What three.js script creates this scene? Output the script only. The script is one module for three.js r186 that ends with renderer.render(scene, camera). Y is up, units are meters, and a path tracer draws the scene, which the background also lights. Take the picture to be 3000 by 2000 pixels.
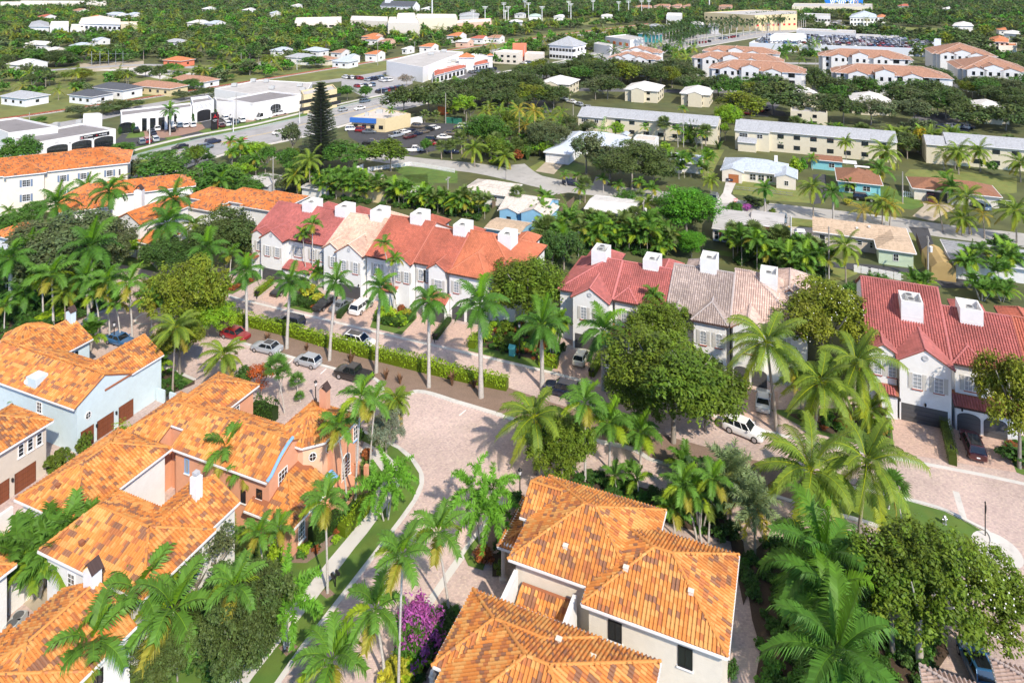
import * as THREE from 'three';
import { Sky } from 'three/addons/objects/Sky.js';

// ---------- camera, sky, sun, exposure ----------
const scene = new THREE.Scene();
const CAM_H = 55,FOCAL = 2040,HORIZON = -100;            // metres above ground; lens in photo pixels; horizon line in photo pixels
const camera = new THREE.PerspectiveCamera(2 * Math.atan(2100 / FOCAL) * 180 / Math.PI,1.5,1,9000);
camera.position.set(0,CAM_H,0);
camera.setViewOffset(3000,4200,0,2200,3000,2000);     // level camera with a lens shifted down, so that verticals stay vertical
const renderer = new THREE.WebGLRenderer({ antialias: true });
renderer.setSize(1024,682);
renderer.toneMapping = THREE.LinearToneMapping;
renderer.toneMappingExposure = 1.45;
renderer.shadowMap.enabled = true;
const sunDir = new THREE.Vector3(0.46,0.92,0.88).normalize();
const sky = new Sky();
sky.scale.setScalar(8000); sky.name = 'sky'; sky.userData.kind = 'structure';
Object.assign(sky.material.uniforms.sunPosition.value,sunDir);
sky.material.uniforms.turbidity.value = 3; sky.material.uniforms.rayleigh.value = 0.55; sky.material.uniforms.mieCoefficient.value = 0.004;
sky.material.uniforms.cloudCoverage.value = 0.6; sky.material.uniforms.cloudDensity.value = 0.5;
scene.add(sky);
scene.environmentIntensity = 0.28;
const sun = new THREE.DirectionalLight(0xfff0d8,4.0);
sun.position.copy(sunDir).multiplyScalar(600); sun.castShadow = true; sun.name = 'sun';
sun.shadow.mapSize.set(4096,4096); sun.shadow.radius = 1.5;
Object.assign(sun.shadow.camera,{ left: -500,right: 500,top: 500,bottom: -500,near: 10,far: 2500 });
sun.target.position.set(0,0,-200); sun.position.add(sun.target.position);
scene.add(sun,sun.target);
scene.fog = new THREE.FogExp2(0xdfe8ee,0.000025);

// ---------- helpers ----------
const V = (x,y,z) => new THREE.Vector3(x,y,z);
function RNG(s) { s = (s * 2654435761) >>> 0 || 1; return () => { s = (s + 0x6d2b79f5) | 0; let t = Math.imul(s ^ (s >>> 15),1 | s); t = (t + Math.imul(t ^ (t >>> 7),61 | t)) ^ t; return ((t ^ (t >>> 14)) >>> 0) / 4294967296; }; }
// a point of the photograph, taken as lying h metres above the ground, as a place in the world
const G = (px,py,h = 0) => { const z = FOCAL * (CAM_H - h) / (py - HORIZON); return V((px - 1500) / FOCAL * z,h,-z); };
const REGION = { P: [0,0,1],A: [0,0,2.352],B: [1000,0,2.352],C: [2000,0,2.352],D: [0,450,2.352],E: [700,500,2.352],F: [1500,300,2.851],G: [2100,350,2.613],H: [1600,650,2.4125],I: [2300,750,2.413],J: [0,880,2.5286],K: [0,1450,2.851],L: [500,1050,2.613],M: [650,1500,3.136],N: [1200,1350,2.352],O: [2000,1350,2.352],Q: [1100,1050,2.851],S: [0,300,4.704],T: [400,180,4.704],W: [1000,200,2.688],V: [0,0,.784] };
const at = (r,x,y,h = 0) => { const [a,b,k] = REGION[r]; return G(a + x / k,b + y / k,h); };
const GRID = -Math.atan(2040 / 4900);                      // the street grid against the camera
const gridDir = V(Math.cos(GRID),0,-Math.sin(GRID)),gridFront = V(Math.sin(GRID),0,Math.cos(GRID));
const fromGrid = (o,x,z,y = 0) => o.clone().addScaledVector(gridDir,x).addScaledVector(gridFront,z).setY(y);

const used = {};
const numbered = (n) => { const c = used[n] = (used[n] ?? -1) + 1; return c ? n + '_' + String(c).padStart(3,'0') : n; };
const shade = (m) => { m.castShadow = m.receiveShadow = true; return m; };
const landmarks = [];
function tag(o,label,category,group) { if (label) o.userData.label = label; if (category) o.userData.category = category; if (group) o.userData.group = group; return o; }
function thing(name,label,category,pos,turn = 0,group) {
  const o = new THREE.Group(); o.name = numbered(name); o.position.copy(pos); o.rotation.y = turn; scene.add(o);
  return tag(o,label,category,group);
}
function part(name,geo,mat,parent,pos,turn) {
  const m = shade(new THREE.Mesh(geo.isBufferGeometry ? geo : geo.build(),mat)); m.name = name;
  if (pos) m.position.copy(pos); if (turn) m.rotation.y = turn;
  parent.add(m); return m;
}
function solo(name,geo,mat,label,category,group) { const m = part(numbered(name),geo,mat,scene); return tag(m,label,category,group); }
function struct(name,geo,mat,label) { const m = part(numbered(name),geo,mat,scene); m.userData.kind = 'structure'; if (label) m.userData.label = label; return m; }
function copyOf(root,pos,turn,label,group) {
  const c = root.clone(); c.name = numbered(root.name.replace(/_\d{3}$/,'')); c.position.copy(pos); c.rotation.y = turn; c.userData = { ...root.userData };
  if (label) c.userData.label = label; if (group) c.userData.group = group; scene.add(c); return c;
}
const landmark = (pos,text) => landmarks.push({ pos: pos.clone(),text });

// triangles collected into one geometry, with uv in metres
class Geo {
  constructor() { this.p = []; this.n = []; this.u = []; this.c = null; }
  tri(a,b,c,na,nb,nc,col,uv) {
    let fx,fy,fz;
    { const ux = b.x - a.x,uy = b.y - a.y,uz = b.z - a.z,vx = c.x - a.x,vy = c.y - a.y,vz = c.z - a.z; fx = uy * vz - uz * vy; fy = uz * vx - ux * vz; fz = ux * vy - uy * vx; const l = Math.hypot(fx,fy,fz) || 1; fx /= l; fy /= l; fz /= l; }
    const ax = Math.abs(fx),ay = Math.abs(fy),az = Math.abs(fz),vs = [a,b,c],ns = [na,nb,nc];
    for (let i = 0; i < 3; i++) {
      const v = vs[i],n = ns[i];
      this.p.push(v.x,v.y,v.z); n ? this.n.push(n.x,n.y,n.z) : this.n.push(fx,fy,fz);
      if (uv) this.u.push(uv[i][0],uv[i][1]); else if (ay >= ax && ay >= az) this.u.push(v.x,-v.z); else if (ax >= az) this.u.push(v.z,v.y); else this.u.push(v.x,v.y);
    }
    if (col || this.c) { this.c ??= new Array(this.p.length - 9).fill(1); const k = col ?? [1,1,1]; for (let i = 0; i < 3; i++) this.c.push(k[0],k[1],k[2]); }
    return this;
  }
  quad(a,b,c,d,col) { return this.tri(a,b,c,0,0,0,col).tri(a,c,d,0,0,0,col); }
  fan(pts,col) { for (let i = 1; i < pts.length - 1; i++) this.tri(pts[0],pts[i],pts[i + 1],0,0,0,col); return this; }
  box(cx,cy,cz,w,h,d,turn = 0,col) {
    const c = Math.cos(turn),s = Math.sin(turn),P = (x,y,z) => V(cx + (x * c + z * s) * 1,cy + y,cz + (-x * s + z * c));
    const x = w / 2,y = h / 2,z = d / 2,q = (...k) => this.quad(...k.map((e) => P(...e)),col);
    q([-x,-y,z],[x,-y,z],[x,y,z],[-x,y,z]); q([x,-y,-z],[-x,-y,-z],[-x,y,-z],[x,y,-z]);
    q([x,-y,z],[x,-y,-z],[x,y,-z],[x,y,z]); q([-x,-y,-z],[-x,-y,z],[-x,y,z],[-x,y,-z]);
    q([-x,y,z],[x,y,z],[x,y,-z],[-x,y,-z]); q([-x,-y,-z],[x,-y,-z],[x,-y,z],[-x,-y,z]);
    return this;
  }
  tube(pts,radii,n = 6,col) {                            // a tapered tube through points
    const rings = [];
    for (let i = 0; i < pts.length; i++) {
      const d = pts[Math.min(i + 1,pts.length - 1)].clone().sub(pts[Math.max(i - 1,0)]).normalize();
      const a = Math.abs(d.y) > 0.9 ? V(1,0,0) : V(0,1,0),e1 = a.cross(d).normalize(),e2 = d.clone().cross(e1),r = Array.isArray(radii) ? radii[i] : radii;
      rings.push(Array.from({ length: n },(_,k) => { const t = k / n * 2 * Math.PI,nn = e1.clone().multiplyScalar(Math.cos(t)).addScaledVector(e2,Math.sin(t)); return [pts[i].clone().addScaledVector(nn,r),nn]; }));
    }
    for (let i = 0; i < rings.length - 1; i++) for (let k = 0; k < n; k++) {
      const [a,na] = rings[i][k],[b,nb] = rings[i][(k + 1) % n],[c,nc] = rings[i + 1][(k + 1) % n],[d,nd] = rings[i + 1][k];
      this.tri(a,b,c,na,nb,nc,col).tri(a,c,d,na,nc,nd,col);
    }
    const cap = rings[rings.length - 1].map((e) => e[0]); this.fan(cap,col);
    return this;
  }
  lathe(prof,n = 12,c = V(0,0,0),col) {                // [radius, height] pairs round a vertical axis
    const P = (k,i) => { const t = k / n * 2 * Math.PI; return V(c.x + Math.cos(t) * prof[i][0],c.y + prof[i][1],c.z - Math.sin(t) * prof[i][0]); };
    for (let i = 0; i < prof.length - 1; i++) for (let k = 0; k < n; k++) { if (prof[i][0] > 1e-4) this.tri(P(k,i),P(k + 1,i),P(k + 1,i + 1),0,0,0,col); if (prof[i + 1][0] > 1e-4) this.tri(P(k,i),P(k + 1,i + 1),P(k,i + 1),0,0,0,col); }
    return this;
  }
  prism(pts,y0,y1,col) {                                 // an upright prism over a convex outline (seen from above, counterclockwise or not)
    let area = 0; for (let i = 0; i < pts.length; i++) { const a = pts[i],b = pts[(i + 1) % pts.length]; area += a.x * b.z - b.x * a.z; }
    const q = area > 0 ? [...pts].reverse() : pts;
    for (let i = 0; i < q.length; i++) { const a = q[i],b = q[(i + 1) % q.length]; this.quad(V(a.x,y0,a.z),V(b.x,y0,b.z),V(b.x,y1,b.z),V(a.x,y1,a.z),col); }
    return this.fan(q.map((a) => V(a.x,y1,a.z)),col).fan(q.map((a) => V(a.x,y0,a.z)).reverse(),col);
  }
  add(g,m) { const b = g.build ? g : null; for (let i = 0; i < b.p.length; i += 9) { const q = [0,3,6].map((k) => V(b.p[i + k],b.p[i + k + 1],b.p[i + k + 2]).applyMatrix4(m)); const j = i; this.tri(q[0],q[1],q[2],0,0,0,b.c ? [b.c[j],b.c[j + 1],b.c[j + 2]] : undefined); } return this; }
  build() {
    const g = new THREE.BufferGeometry();
    g.setAttribute('position',new THREE.Float32BufferAttribute(this.p,3)); g.setAttribute('normal',new THREE.Float32BufferAttribute(this.n,3)); g.setAttribute('uv',new THREE.Float32BufferAttribute(this.u,2));
    if (this.c) g.setAttribute('color',new THREE.Float32BufferAttribute(this.c,3));
    return g;
  }
}

// ---------- textures and materials ----------
function hash2(x,y,s) { let h = Math.imul(x,374761393) + Math.imul(y,668265263) + Math.imul(s,1274126177); h = Math.imul(h ^ (h >>> 13),1274126177); return ((h ^ (h >>> 16)) >>> 0) / 4294967296; }
function vnoise(x,y,per,s) {                             // tiling value noise
  const ix = Math.floor(x),iy = Math.floor(y),fx = x - ix,fy = y - iy,u = fx * fx * (3 - 2 * fx),v = fy * fy * (3 - 2 * fy),w = (a) => ((a % per) + per) % per;
  const a = hash2(w(ix),w(iy),s),b = hash2(w(ix + 1),w(iy),s),c = hash2(w(ix),w(iy + 1),s),d = hash2(w(ix + 1),w(iy + 1),s);
  return a + (b - a) * u + (c - a) * v + (a - b - c + d) * u * v;
}
const fbm = (x,y,per,s,o = 4) => { let t = 0,a = 0.5; for (let i = 0; i < o; i++) { t += a * vnoise(x,y,per,s + i); x *= 2; y *= 2; per *= 2; a *= 0.5; } return t / (1 - Math.pow(0.5,o)); };
function texture(n,metres,f) {
  const d = new Uint8Array(n * n * 4);
  for (let y = 0; y < n; y++) for (let x = 0; x < n; x++) { const c = f(x / n,y / n),i = (y * n + x) * 4; for (let k = 0; k < 3; k++) d[i + k] = Math.max(0,Math.min(255,(Array.isArray(c) ? c[k] : c) * 255)); d[i + 3] = 255; }
  const t = new THREE.DataTexture(d,n,n); t.wrapS = t.wrapT = THREE.RepeatWrapping; t.magFilter = THREE.LinearFilter; t.minFilter = THREE.LinearMipmapLinearFilter; t.repeat.set(1 / metres,1 / metres); t.needsUpdate = true;
  return t;
}
const T = {};
T.paver = texture(1024,16,(u,v) => {                     // small pavers in a running bond, their colours mixed
  const row = Math.floor(v * 96),x = u * 80 + (row % 2) * 0.5,col = Math.floor(x) % 80,r = hash2(col,row,3),k = hash2(col,row,4),fy = v * 96 - row,fx = x - Math.floor(x);
  const joint = (fx < 0.06 || fy < 0.09) ? 0.8 : 1,st = 0.86 + 0.24 * fbm(u * 5,v * 5,5,9) + 0.1 * (fbm(u * 24,v * 24,24,7) - 0.5);
  const c = r < 0.4 ? [0.76,0.64,0.58] : r < 0.7 ? [0.71,0.59,0.545] : r < 0.86 ? [0.65,0.55,0.51] : [0.8,0.69,0.6];
  return c.map((e) => e * joint * st * (0.92 + 0.16 * k));
});
T.paverBump = texture(512,8,(u,v) => { const row = Math.floor(v * 48),x = u * 40 + (row % 2) * 0.5,fx = x - Math.floor(x),fy = v * 48 - row; return (fx < 0.08 || fy < 0.12 ? 0.2 : 0.8) + 0.2 * (hash2(Math.floor(x) % 40,row,1) - 0.5); });
T.rough = texture(512,9,(u,v) => 0.72 + 0.4 * fbm(u * 6,v * 6,6,21,5) - 0.06 + 0.1 * (hash2(Math.floor(u * 512),Math.floor(v * 512),2) - 0.5));
T.asphalt = texture(512,24,(u,v) => { const n = fbm(u * 8,v * 8,8,31,5),crack = Math.abs(fbm(u * 4,v * 4,4,77,3) - 0.5) < 0.006 ? 0.75 : 1; return (0.7 + 0.5 * n + 0.1 * (hash2(Math.floor(u * 512),Math.floor(v * 512),5) - 0.5)) * crack; });
T.grass = texture(512,7,(u,v) => { const n = fbm(u * 5,v * 5,5,41,5),f = hash2(Math.floor(u * 512),Math.floor(v * 512),6),k = 0.6 + 0.6 * n + 0.35 * (f - 0.5); return [k * (0.85 + 0.3 * vnoise(u * 9,v * 9,9,8)),k,k * 0.8]; });
T.field = texture(512,60,(u,v) => { const n = fbm(u * 7,v * 7,7,51,5),m = fbm(u * 20,v * 20,20,61,4),k = 0.6 + 0.6 * m; return [k * (0.7 + 0.55 * n),k * (0.85 + 0.15 * n),k * 0.8]; });
T.mulch = texture(256,3,(u,v) => 0.5 + 0.6 * hash2(Math.floor(u * 128),Math.floor(v * 128),9) * (0.6 + 0.6 * fbm(u * 5,v * 5,5,4)));
T.stucco = texture(256,3,(u,v) => 0.93 + 0.1 * (fbm(u * 8,v * 8,8,12,4) - 0.5) + 0.05 * (hash2(Math.floor(u * 256),Math.floor(v * 256),7) - 0.5));
T.stuccoBump = texture(256,1.5,(u,v) => fbm(u * 24,v * 24,24,15,3));
T.stain = texture(512,14,(u,v) => { const n = fbm(u * 4,v * 4,4,71,5),m = fbm(u * 14,v * 14,14,75,4); return 0.78 + 0.34 * n - 0.25 * Math.max(0,m - 0.58) * 3; });
T.shingle = texture(512,6,(u,v) => { const row = Math.floor(v * 30),x = u * 20 + hash2(row,3,3),k = hash2(Math.floor(x) % 20,row,5),fy = v * 30 - row; return (fy < 0.16 ? 0.68 : 1) * (0.78 + 0.34 * k) * (0.85 + 0.3 * fbm(u * 4,v * 4,4,33)); });
T.pantile = texture(512,7.2,(u,v) => { const cx = u * 24,col = Math.floor(cx),row = Math.floor(v * 18),k = hash2(col,row,25),fx = cx - col; return (0.75 + 0.3 * Math.sin(fx * Math.PI)) * (0.74 + 0.4 * k) * (v * 18 - row < 0.12 ? 0.75 : 1); });
T.pantileBump = texture(256,3.6,(u,v) => 0.5 + 0.5 * Math.cos(u * 12 * 2 * Math.PI));
T.metalRoof = texture(256,4,(u,v) => (u * 8 - Math.floor(u * 8) < 0.1 ? 0.8 : 1) * (0.92 + 0.12 * fbm(u * 4,v * 4,4,13)));
T.bark = texture(256,2,(u,v) => 0.7 + 0.45 * fbm(u * 6,v * 20,20,17,4) - 0.1 * (v * 16 - Math.floor(v * 16) < 0.2 ? 1 : 0));
T.brick = texture(512,4,(u,v) => { const row = Math.floor(v * 50),x = u * 18 + (row % 2) * 0.5,fx = x - Math.floor(x),fy = v * 50 - row; return fx < 0.05 || fy < 0.14 ? [1.0,1.3,1.5] : 0.7 + 0.5 * hash2(Math.floor(x) % 18,row,3); });
T.plank = texture(256,4,(u,v) => (u * 20 - Math.floor(u * 20) < 0.1 ? 0.6 : 1) * (0.8 + 0.3 * hash2(Math.floor(u * 20),1,1)) * (0.9 + 0.2 * fbm(u * 10,v * 4,10,2)));

const mat = (r,g,b,o = {}) => { const m = new THREE.MeshStandardMaterial({ roughness: 0.85,...o }); m.color.setRGB(r,g,b); return m; };
const phys = (r,g,b,o = {}) => { const m = new THREE.MeshPhysicalMaterial({ roughness: 0.85,...o }); m.color.setRGB(r,g,b); return m; };
const stucco = (r,g,b) => mat(r,g,b,{ map: T.stucco,bumpMap: T.stuccoBump,bumpScale: 0.008,roughness: 0.92 });
const M = {
  paver: mat(0.8,0.745,0.74,{ map: T.paver,bumpMap: T.paverBump,bumpScale: 0.006 }),paverDrive: mat(0.76,0.64,0.58,{ map: T.paver,bumpMap: T.paverBump,bumpScale: 0.006 }),
  concrete: mat(0.62,0.6,0.57,{ map: T.stain }),concreteOld: mat(0.42,0.41,0.39,{ map: T.stain }),kerb: mat(0.62,0.61,0.58,{ map: T.stain }),
  asphalt: mat(0.06,0.062,0.07,{ map: T.asphalt,roughness: 0.9 }),asphaltGrey: mat(0.36,0.36,0.37,{ map: T.asphalt,roughness: 0.9 }),asphaltMid: mat(0.14,0.14,0.15,{ map: T.asphalt }),
  paint: mat(0.8,0.8,0.78),paintYellow: mat(0.75,0.5,0.08),greenPaint: mat(0.1,0.4,0.25),
  lawn: mat(0.11,0.19,0.035,{ map: T.grass }),lawnPale: mat(0.2,0.23,0.07,{ map: T.grass }),field: mat(0.17,0.2,0.06,{ map: T.field }),ground: mat(0.1,0.12,0.045,{ map: T.field }),
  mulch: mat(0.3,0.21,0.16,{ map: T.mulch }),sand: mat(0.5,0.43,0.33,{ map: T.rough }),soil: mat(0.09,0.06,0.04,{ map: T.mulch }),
  white: stucco(0.8,0.8,0.79),cream: stucco(0.76,0.7,0.6),beige: stucco(0.62,0.55,0.47),salmon: stucco(0.72,0.36,0.22),paleBlue: stucco(0.6,0.73,0.78),skyBlue: stucco(0.26,0.52,0.74),paleGreen: stucco(0.55,0.68,0.5),
  yellow: stucco(0.7,0.58,0.34),tanWall: stucco(0.72,0.66,0.5),pinkWall: stucco(0.75,0.5,0.38),turquoise: stucco(0.25,0.6,0.65),greyWall: stucco(0.5,0.51,0.53),orangeWall: stucco(0.75,0.22,0.12),
  trim: mat(0.8,0.8,0.8,{ roughness: 0.5 }),glass: phys(0.018,0.025,0.032,{ roughness: 0.08,clearcoat: 1,clearcoatRoughness: 0.05 }),darkGlass: phys(0.012,0.016,0.02,{ roughness: 0.1,clearcoat: 0.8 }),blinds: mat(0.28,0.31,0.34,{ roughness: 0.25 }),
  shutter: mat(0.5,0.49,0.46),shutterBlue: mat(0.16,0.22,0.32),frameBlue: mat(0.2,0.4,0.72),garageDark: mat(0.075,0.075,0.08,{ roughness: 0.6 }),garageWood: mat(0.2,0.06,0.025,{ roughness: 0.55,map: T.plank }),garageWhite: mat(0.75,0.75,0.74),garageOrange: mat(0.4,0.14,0.05),
  iron: mat(0.012,0.012,0.014,{ roughness: 0.5 }),metal: mat(0.42,0.43,0.44,{ roughness: 0.4,metalness: 0.6 }),acGrey: mat(0.45,0.46,0.45,{ roughness: 0.6 }),brickSill: mat(0.35,0.09,0.05),brick: mat(0.36,0.12,0.06,{ map: T.brick }),wood: mat(0.2,0.15,0.11,{ map: T.plank }),woodDark: mat(0.07,0.04,0.035,{ map: T.plank }),
  tileBed: mat(0.3,0.11,0.05),bark: mat(0.3,0.27,0.23,{ map: T.bark }),palmBark: mat(0.52,0.49,0.45,{ map: T.bark }),brownBark: mat(0.22,0.16,0.11,{ map: T.bark }),paleBark: mat(0.5,0.46,0.4,{ map: T.bark }),pole: mat(0.4,0.38,0.35,{ map: T.bark }),poleWhite: mat(0.66,0.66,0.65),
  roofShingleGrey: mat(0.42,0.44,0.47,{ map: T.shingle }),roofShingleBlue: mat(0.5,0.57,0.66,{ map: T.shingle }),roofTan: mat(0.55,0.42,0.3,{ map: T.shingle }),roofPale: mat(0.66,0.6,0.54,{ map: T.shingle }),roofBrown: mat(0.3,0.14,0.08,{ map: T.shingle }),roofMetal: mat(0.55,0.62,0.72,{ map: T.metalRoof,roughness: 0.5 }),roofWhite: mat(0.72,0.71,0.69,{ map: T.stain }),roofFlat: mat(0.25,0.24,0.25,{ map: T.stain }),roofFlatPale: mat(0.5,0.49,0.48,{ map: T.stain }),
  roofPantile: mat(0.5,0.27,0.18,{ map: T.pantile,bumpMap: T.pantileBump,bumpScale: 0.08 }),roofOrangeFar: mat(0.6,0.22,0.09,{ map: T.pantile }),roofRedFar: mat(0.5,0.14,0.09,{ map: T.pantile }),roofDark: mat(0.09,0.1,0.12,{ map: T.shingle }),
  red: mat(0.6,0.02,0.03),blue: mat(0.03,0.15,0.5),signBlue: mat(0.02,0.25,0.75),black: mat(0.015,0.015,0.017,{ roughness: 0.5 }),orange: mat(0.75,0.2,0.05),teal: mat(0.1,0.45,0.45),binGreen: mat(0.02,0.16,0.1),
  tyre: mat(0.02,0.02,0.02,{ roughness: 0.9 }),rim: mat(0.5,0.5,0.52,{ roughness: 0.35,metalness: 0.7 }),lampRed: mat(0.4,0.01,0.01,{ roughness: 0.3 }),lampClear: mat(0.75,0.76,0.78,{ roughness: 0.2 }),
};
// roof tile colours: [weight, material]
const tileSets = {
  orange: [[0.5,[0.58,0.22,0.05]],[0.26,[0.6,0.3,0.09]],[0.12,[0.26,0.12,0.065]],[0.12,[0.42,0.15,0.05]]],
  orangeFar: [[0.74,[0.56,0.185,0.05]],[0.1,[0.55,0.24,0.08]],[0.16,[0.26,0.12,0.07]]],
  red: [[0.7,[0.39,0.12,0.108]],[0.3,[0.34,0.105,0.095]]],redOrange: [[0.7,[0.42,0.125,0.08]],[0.3,[0.37,0.11,0.072]]],terracotta: [[0.7,[0.5,0.165,0.085]],[0.3,[0.45,0.145,0.075]]],
  beige: [[0.6,[0.62,0.44,0.34]],[0.4,[0.55,0.38,0.3]]],grey: [[0.55,[0.4,0.33,0.3]],[0.45,[0.33,0.27,0.25]]],pinkGrey: [[0.6,[0.58,0.44,0.38]],[0.4,[0.5,0.37,0.32]]],
};
for (const k in tileSets) tileSets[k] = tileSets[k].map(([w,c]) => ({ w,c,m: mat(...c,{ roughness: 0.72 }) }));
const tileWhite = mat(1,1,1,{ roughness: 0.72 });

// ---------- ground sheets ----------
let layer = 0;
function sheetGeo(pts,y) {
  const s = new THREE.Shape(pts.map((p) => new THREE.Vector2(p.x,-p.z))),g = new THREE.ShapeGeometry(s);
  const p = g.attributes.position,uv = g.attributes.uv;
  for (let i = 0; i < p.count; i++) { const x = p.getX(i),z = -p.getY(i); uv.setXY(i,x,-z); p.setXYZ(i,x,y,z); g.attributes.normal.setXYZ(i,0,1,0); }
  return g;
}
const pts = (r,list) => list.map(([x,y]) => at(r,x,y));
function sheet(name,points,m,y) { layer += 1; const o = part(numbered(name),sheetGeo(points,y),m,scene); o.userData.kind = 'structure'; o.castShadow = false; return o; }
// a band of given width along a line, raised h above the ground
function bandGeo(line,w,y0,h,side = 0) {
  const g = new Geo(),L = [],R = [];
  line.forEach((p,i) => { const d = line[Math.min(i + 1,line.length - 1)].clone().sub(line[Math.max(i - 1,0)]).setY(0).normalize(),n = V(d.z,0,-d.x); L.push(p.clone().addScaledVector(n,w * (side + 1) / 2).setY(0)); R.push(p.clone().addScaledVector(n,w * (side - 1) / 2).setY(0)); });
  const U = (p,y) => V(p.x,y,p.z);
  for (let i = 0; i < line.length - 1; i++) {
    const a = L[i],b = L[i + 1],c = R[i + 1],d = R[i],y = y0 + h;
    g.quad(U(d,y),U(c,y),U(b,y),U(a,y));
    g.quad(U(a,y),U(b,y),U(b,y0),U(a,y0)); g.quad(U(c,y),U(d,y),U(d,y0),U(c,y0));
    if (i === 0) g.quad(U(d,y0),U(d,y),U(a,y),U(a,y0)); if (i === line.length - 2) g.quad(U(c,y),U(c,y0),U(b,y0),U(b,y));
  }
  return g;
}
function smooth(line,n = 6) { const c = new THREE.CatmullRomCurve3(line,false,'centripetal'); return c.getPoints((line.length - 1) * n); }
// ---------- building kit ----------
const footprints = [];                                       // outlines of what is built, with their boxes in the photo
const geoCache = new Map();
const cached = (key,make) => { if (!geoCache.has(key)) geoCache.set(key,make().build()); return geoCache.get(key); };
const archLine = (w,h,rise,n = 10) => { const a = [[-w / 2,0],[w / 2,0]]; for (let i = 0; i <= n; i++) { const t = i / n * Math.PI; a.push([Math.cos(t) * w / 2,h - rise + Math.sin(t) * rise]); } return a.map(([x,y]) => V(x,y,0)); };
function ringGeo(outer,inner,z0,z1) { const g = new Geo(),f = (p,z) => V(p.x,p.y,z); for (let i = 0; i < outer.length; i++) { const j = (i + 1) % outer.length; g.quad(f(outer[i],z1),f(outer[j],z1),f(inner[j],z1),f(inner[i],z1)); g.quad(f(outer[i],z0),f(outer[j],z0),f(outer[j],z1),f(outer[i],z1)); g.quad(f(inner[i],z1),f(inner[j],z1),f(inner[j],z0),f(inner[i],z0)); } return g; }
// a window whose bottom middle is the origin and which faces +z
function makeWindow(parent,pos,turn,w,h,o = {}) {
  const rise = o.arch ? Math.min(w / 2,o.arch * w) : 0,key = [w.toFixed(2),h.toFixed(2),rise.toFixed(2)].join();
  const outline = (d) => (o.round ? Array.from({ length: 16 },(_,i) => V(Math.cos(i / 8 * Math.PI) * (w / 2 - d),h / 2 + Math.sin(i / 8 * Math.PI) * (h / 2 - d),0)) : rise ? archLine(w - 2 * d,h - 2 * d,Math.max(0.02,rise - d)).map((p) => p.setY(p.y + d)) : [V(-w / 2 + d,d,0),V(w / 2 - d,d,0),V(w / 2 - d,h - d,0),V(-w / 2 + d,h - d,0)]);
  const f = part('window',cached('wf' + key + !!o.round,() => ringGeo(outline(0),outline(0.07),-0.02,0.06)),o.frame ?? M.trim,parent,pos,turn);
  part('pane',cached('wp' + key + !!o.round,() => new Geo().fan(outline(0.05).map((p) => p.setZ(0.012)))),o.pane ?? M.glass,f);
  const nx = o.nx ?? Math.max(1,Math.round(w / 0.45)),ny = o.ny ?? Math.max(1,Math.round(h / 0.45));
  if (nx * ny > 1) part('muntin',cached('wm' + key + nx + '_' + ny + !!o.round,() => { const g = new Geo(); const top = (x) => (o.round ? h / 2 + Math.sqrt(Math.max(0,1 - (2 * x / w) ** 2)) * h / 2 : rise ? h - rise + Math.sqrt(Math.max(0,1 - (2 * x / w) ** 2)) * rise : h); for (let i = 1; i < nx; i++) { const x = -w / 2 + w * i / nx,t = top(x),b = o.round ? h - t : 0; g.box(x,(t + b) / 2,0.03,i === nx / 2 && w > 1.3 ? 0.07 : 0.035,t - b - 0.06,0.03); } for (let j = 1; j < ny; j++) { const y = (o.round || !rise ? h : h - rise) * j / ny; g.box(0,y,0.028,w - 0.1 - (o.round ? 0.05 : 0),0.035,0.026); } return g; }),o.frame ?? M.trim,f);
  if (o.sill !== 0) part('sill',cached('ws' + w.toFixed(2),() => new Geo().box(0,-0.05,0.05,w + 0.16,0.1,0.16)),o.sill ?? M.trim,f);
  if (o.shutter) for (const s of [-1,1]) part('shutter',cached('sh' + h.toFixed(2),() => { const g = new Geo().box(0,h / 2,0.025,0.42,h,0.05); for (const y of [0.3,0.7]) g.box(0,h * y,0.055,0.3,h * 0.3,0.016); return g; }),o.shutter,parent,pos.clone().add(V(Math.cos(turn),0,-Math.sin(turn)).multiplyScalar(s * (w / 2 + 0.25))),turn);
  return f;
}
function makeGarage(parent,pos,turn,w,h,m,o = {}) {
  const rise = o.arch ?? 0,g = part('garage_door',cached('gd' + w + h + rise,() => { const a = rise ? archLine(w,h,rise) : [V(-w / 2,0,0),V(w / 2,0,0),V(w / 2,h,0),V(-w / 2,h,0)]; return new Geo().fan(a.map((p) => p.setZ(0.012))); }),M.black,parent,pos,turn);
  const n = 4,ph = h / n;
  for (let i = 0; i < n; i++) part('panel',cached('gp' + w + h + rise + i,() => {
    let a = (rise ? archLine(w - 0.06,h - 0.03,Math.max(rise - 0.02,0.02)) : [V(-w / 2 + 0.03,0,0),V(w / 2 - 0.03,0,0),V(w / 2 - 0.03,h,0),V(-w / 2 + 0.03,h,0)]);
    a = clip(a,(p) => p.y - i * ph - 0.015); a = clip(a,(p) => (i + 1) * ph - 0.015 - p.y);
    const q = new Geo(); if (a.length > 2) { q.fan(a.map((p) => V(p.x,p.y,0.045))); for (let k = 0; k < a.length; k++) { const b = a[(k + 1) % a.length]; q.quad(V(a[k].x,a[k].y,0),V(b.x,b.y,0),V(b.x,b.y,0.045),V(a[k].x,a[k].y,0.045)); } } return q;
  }),m,g);
  return g;
}
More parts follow.
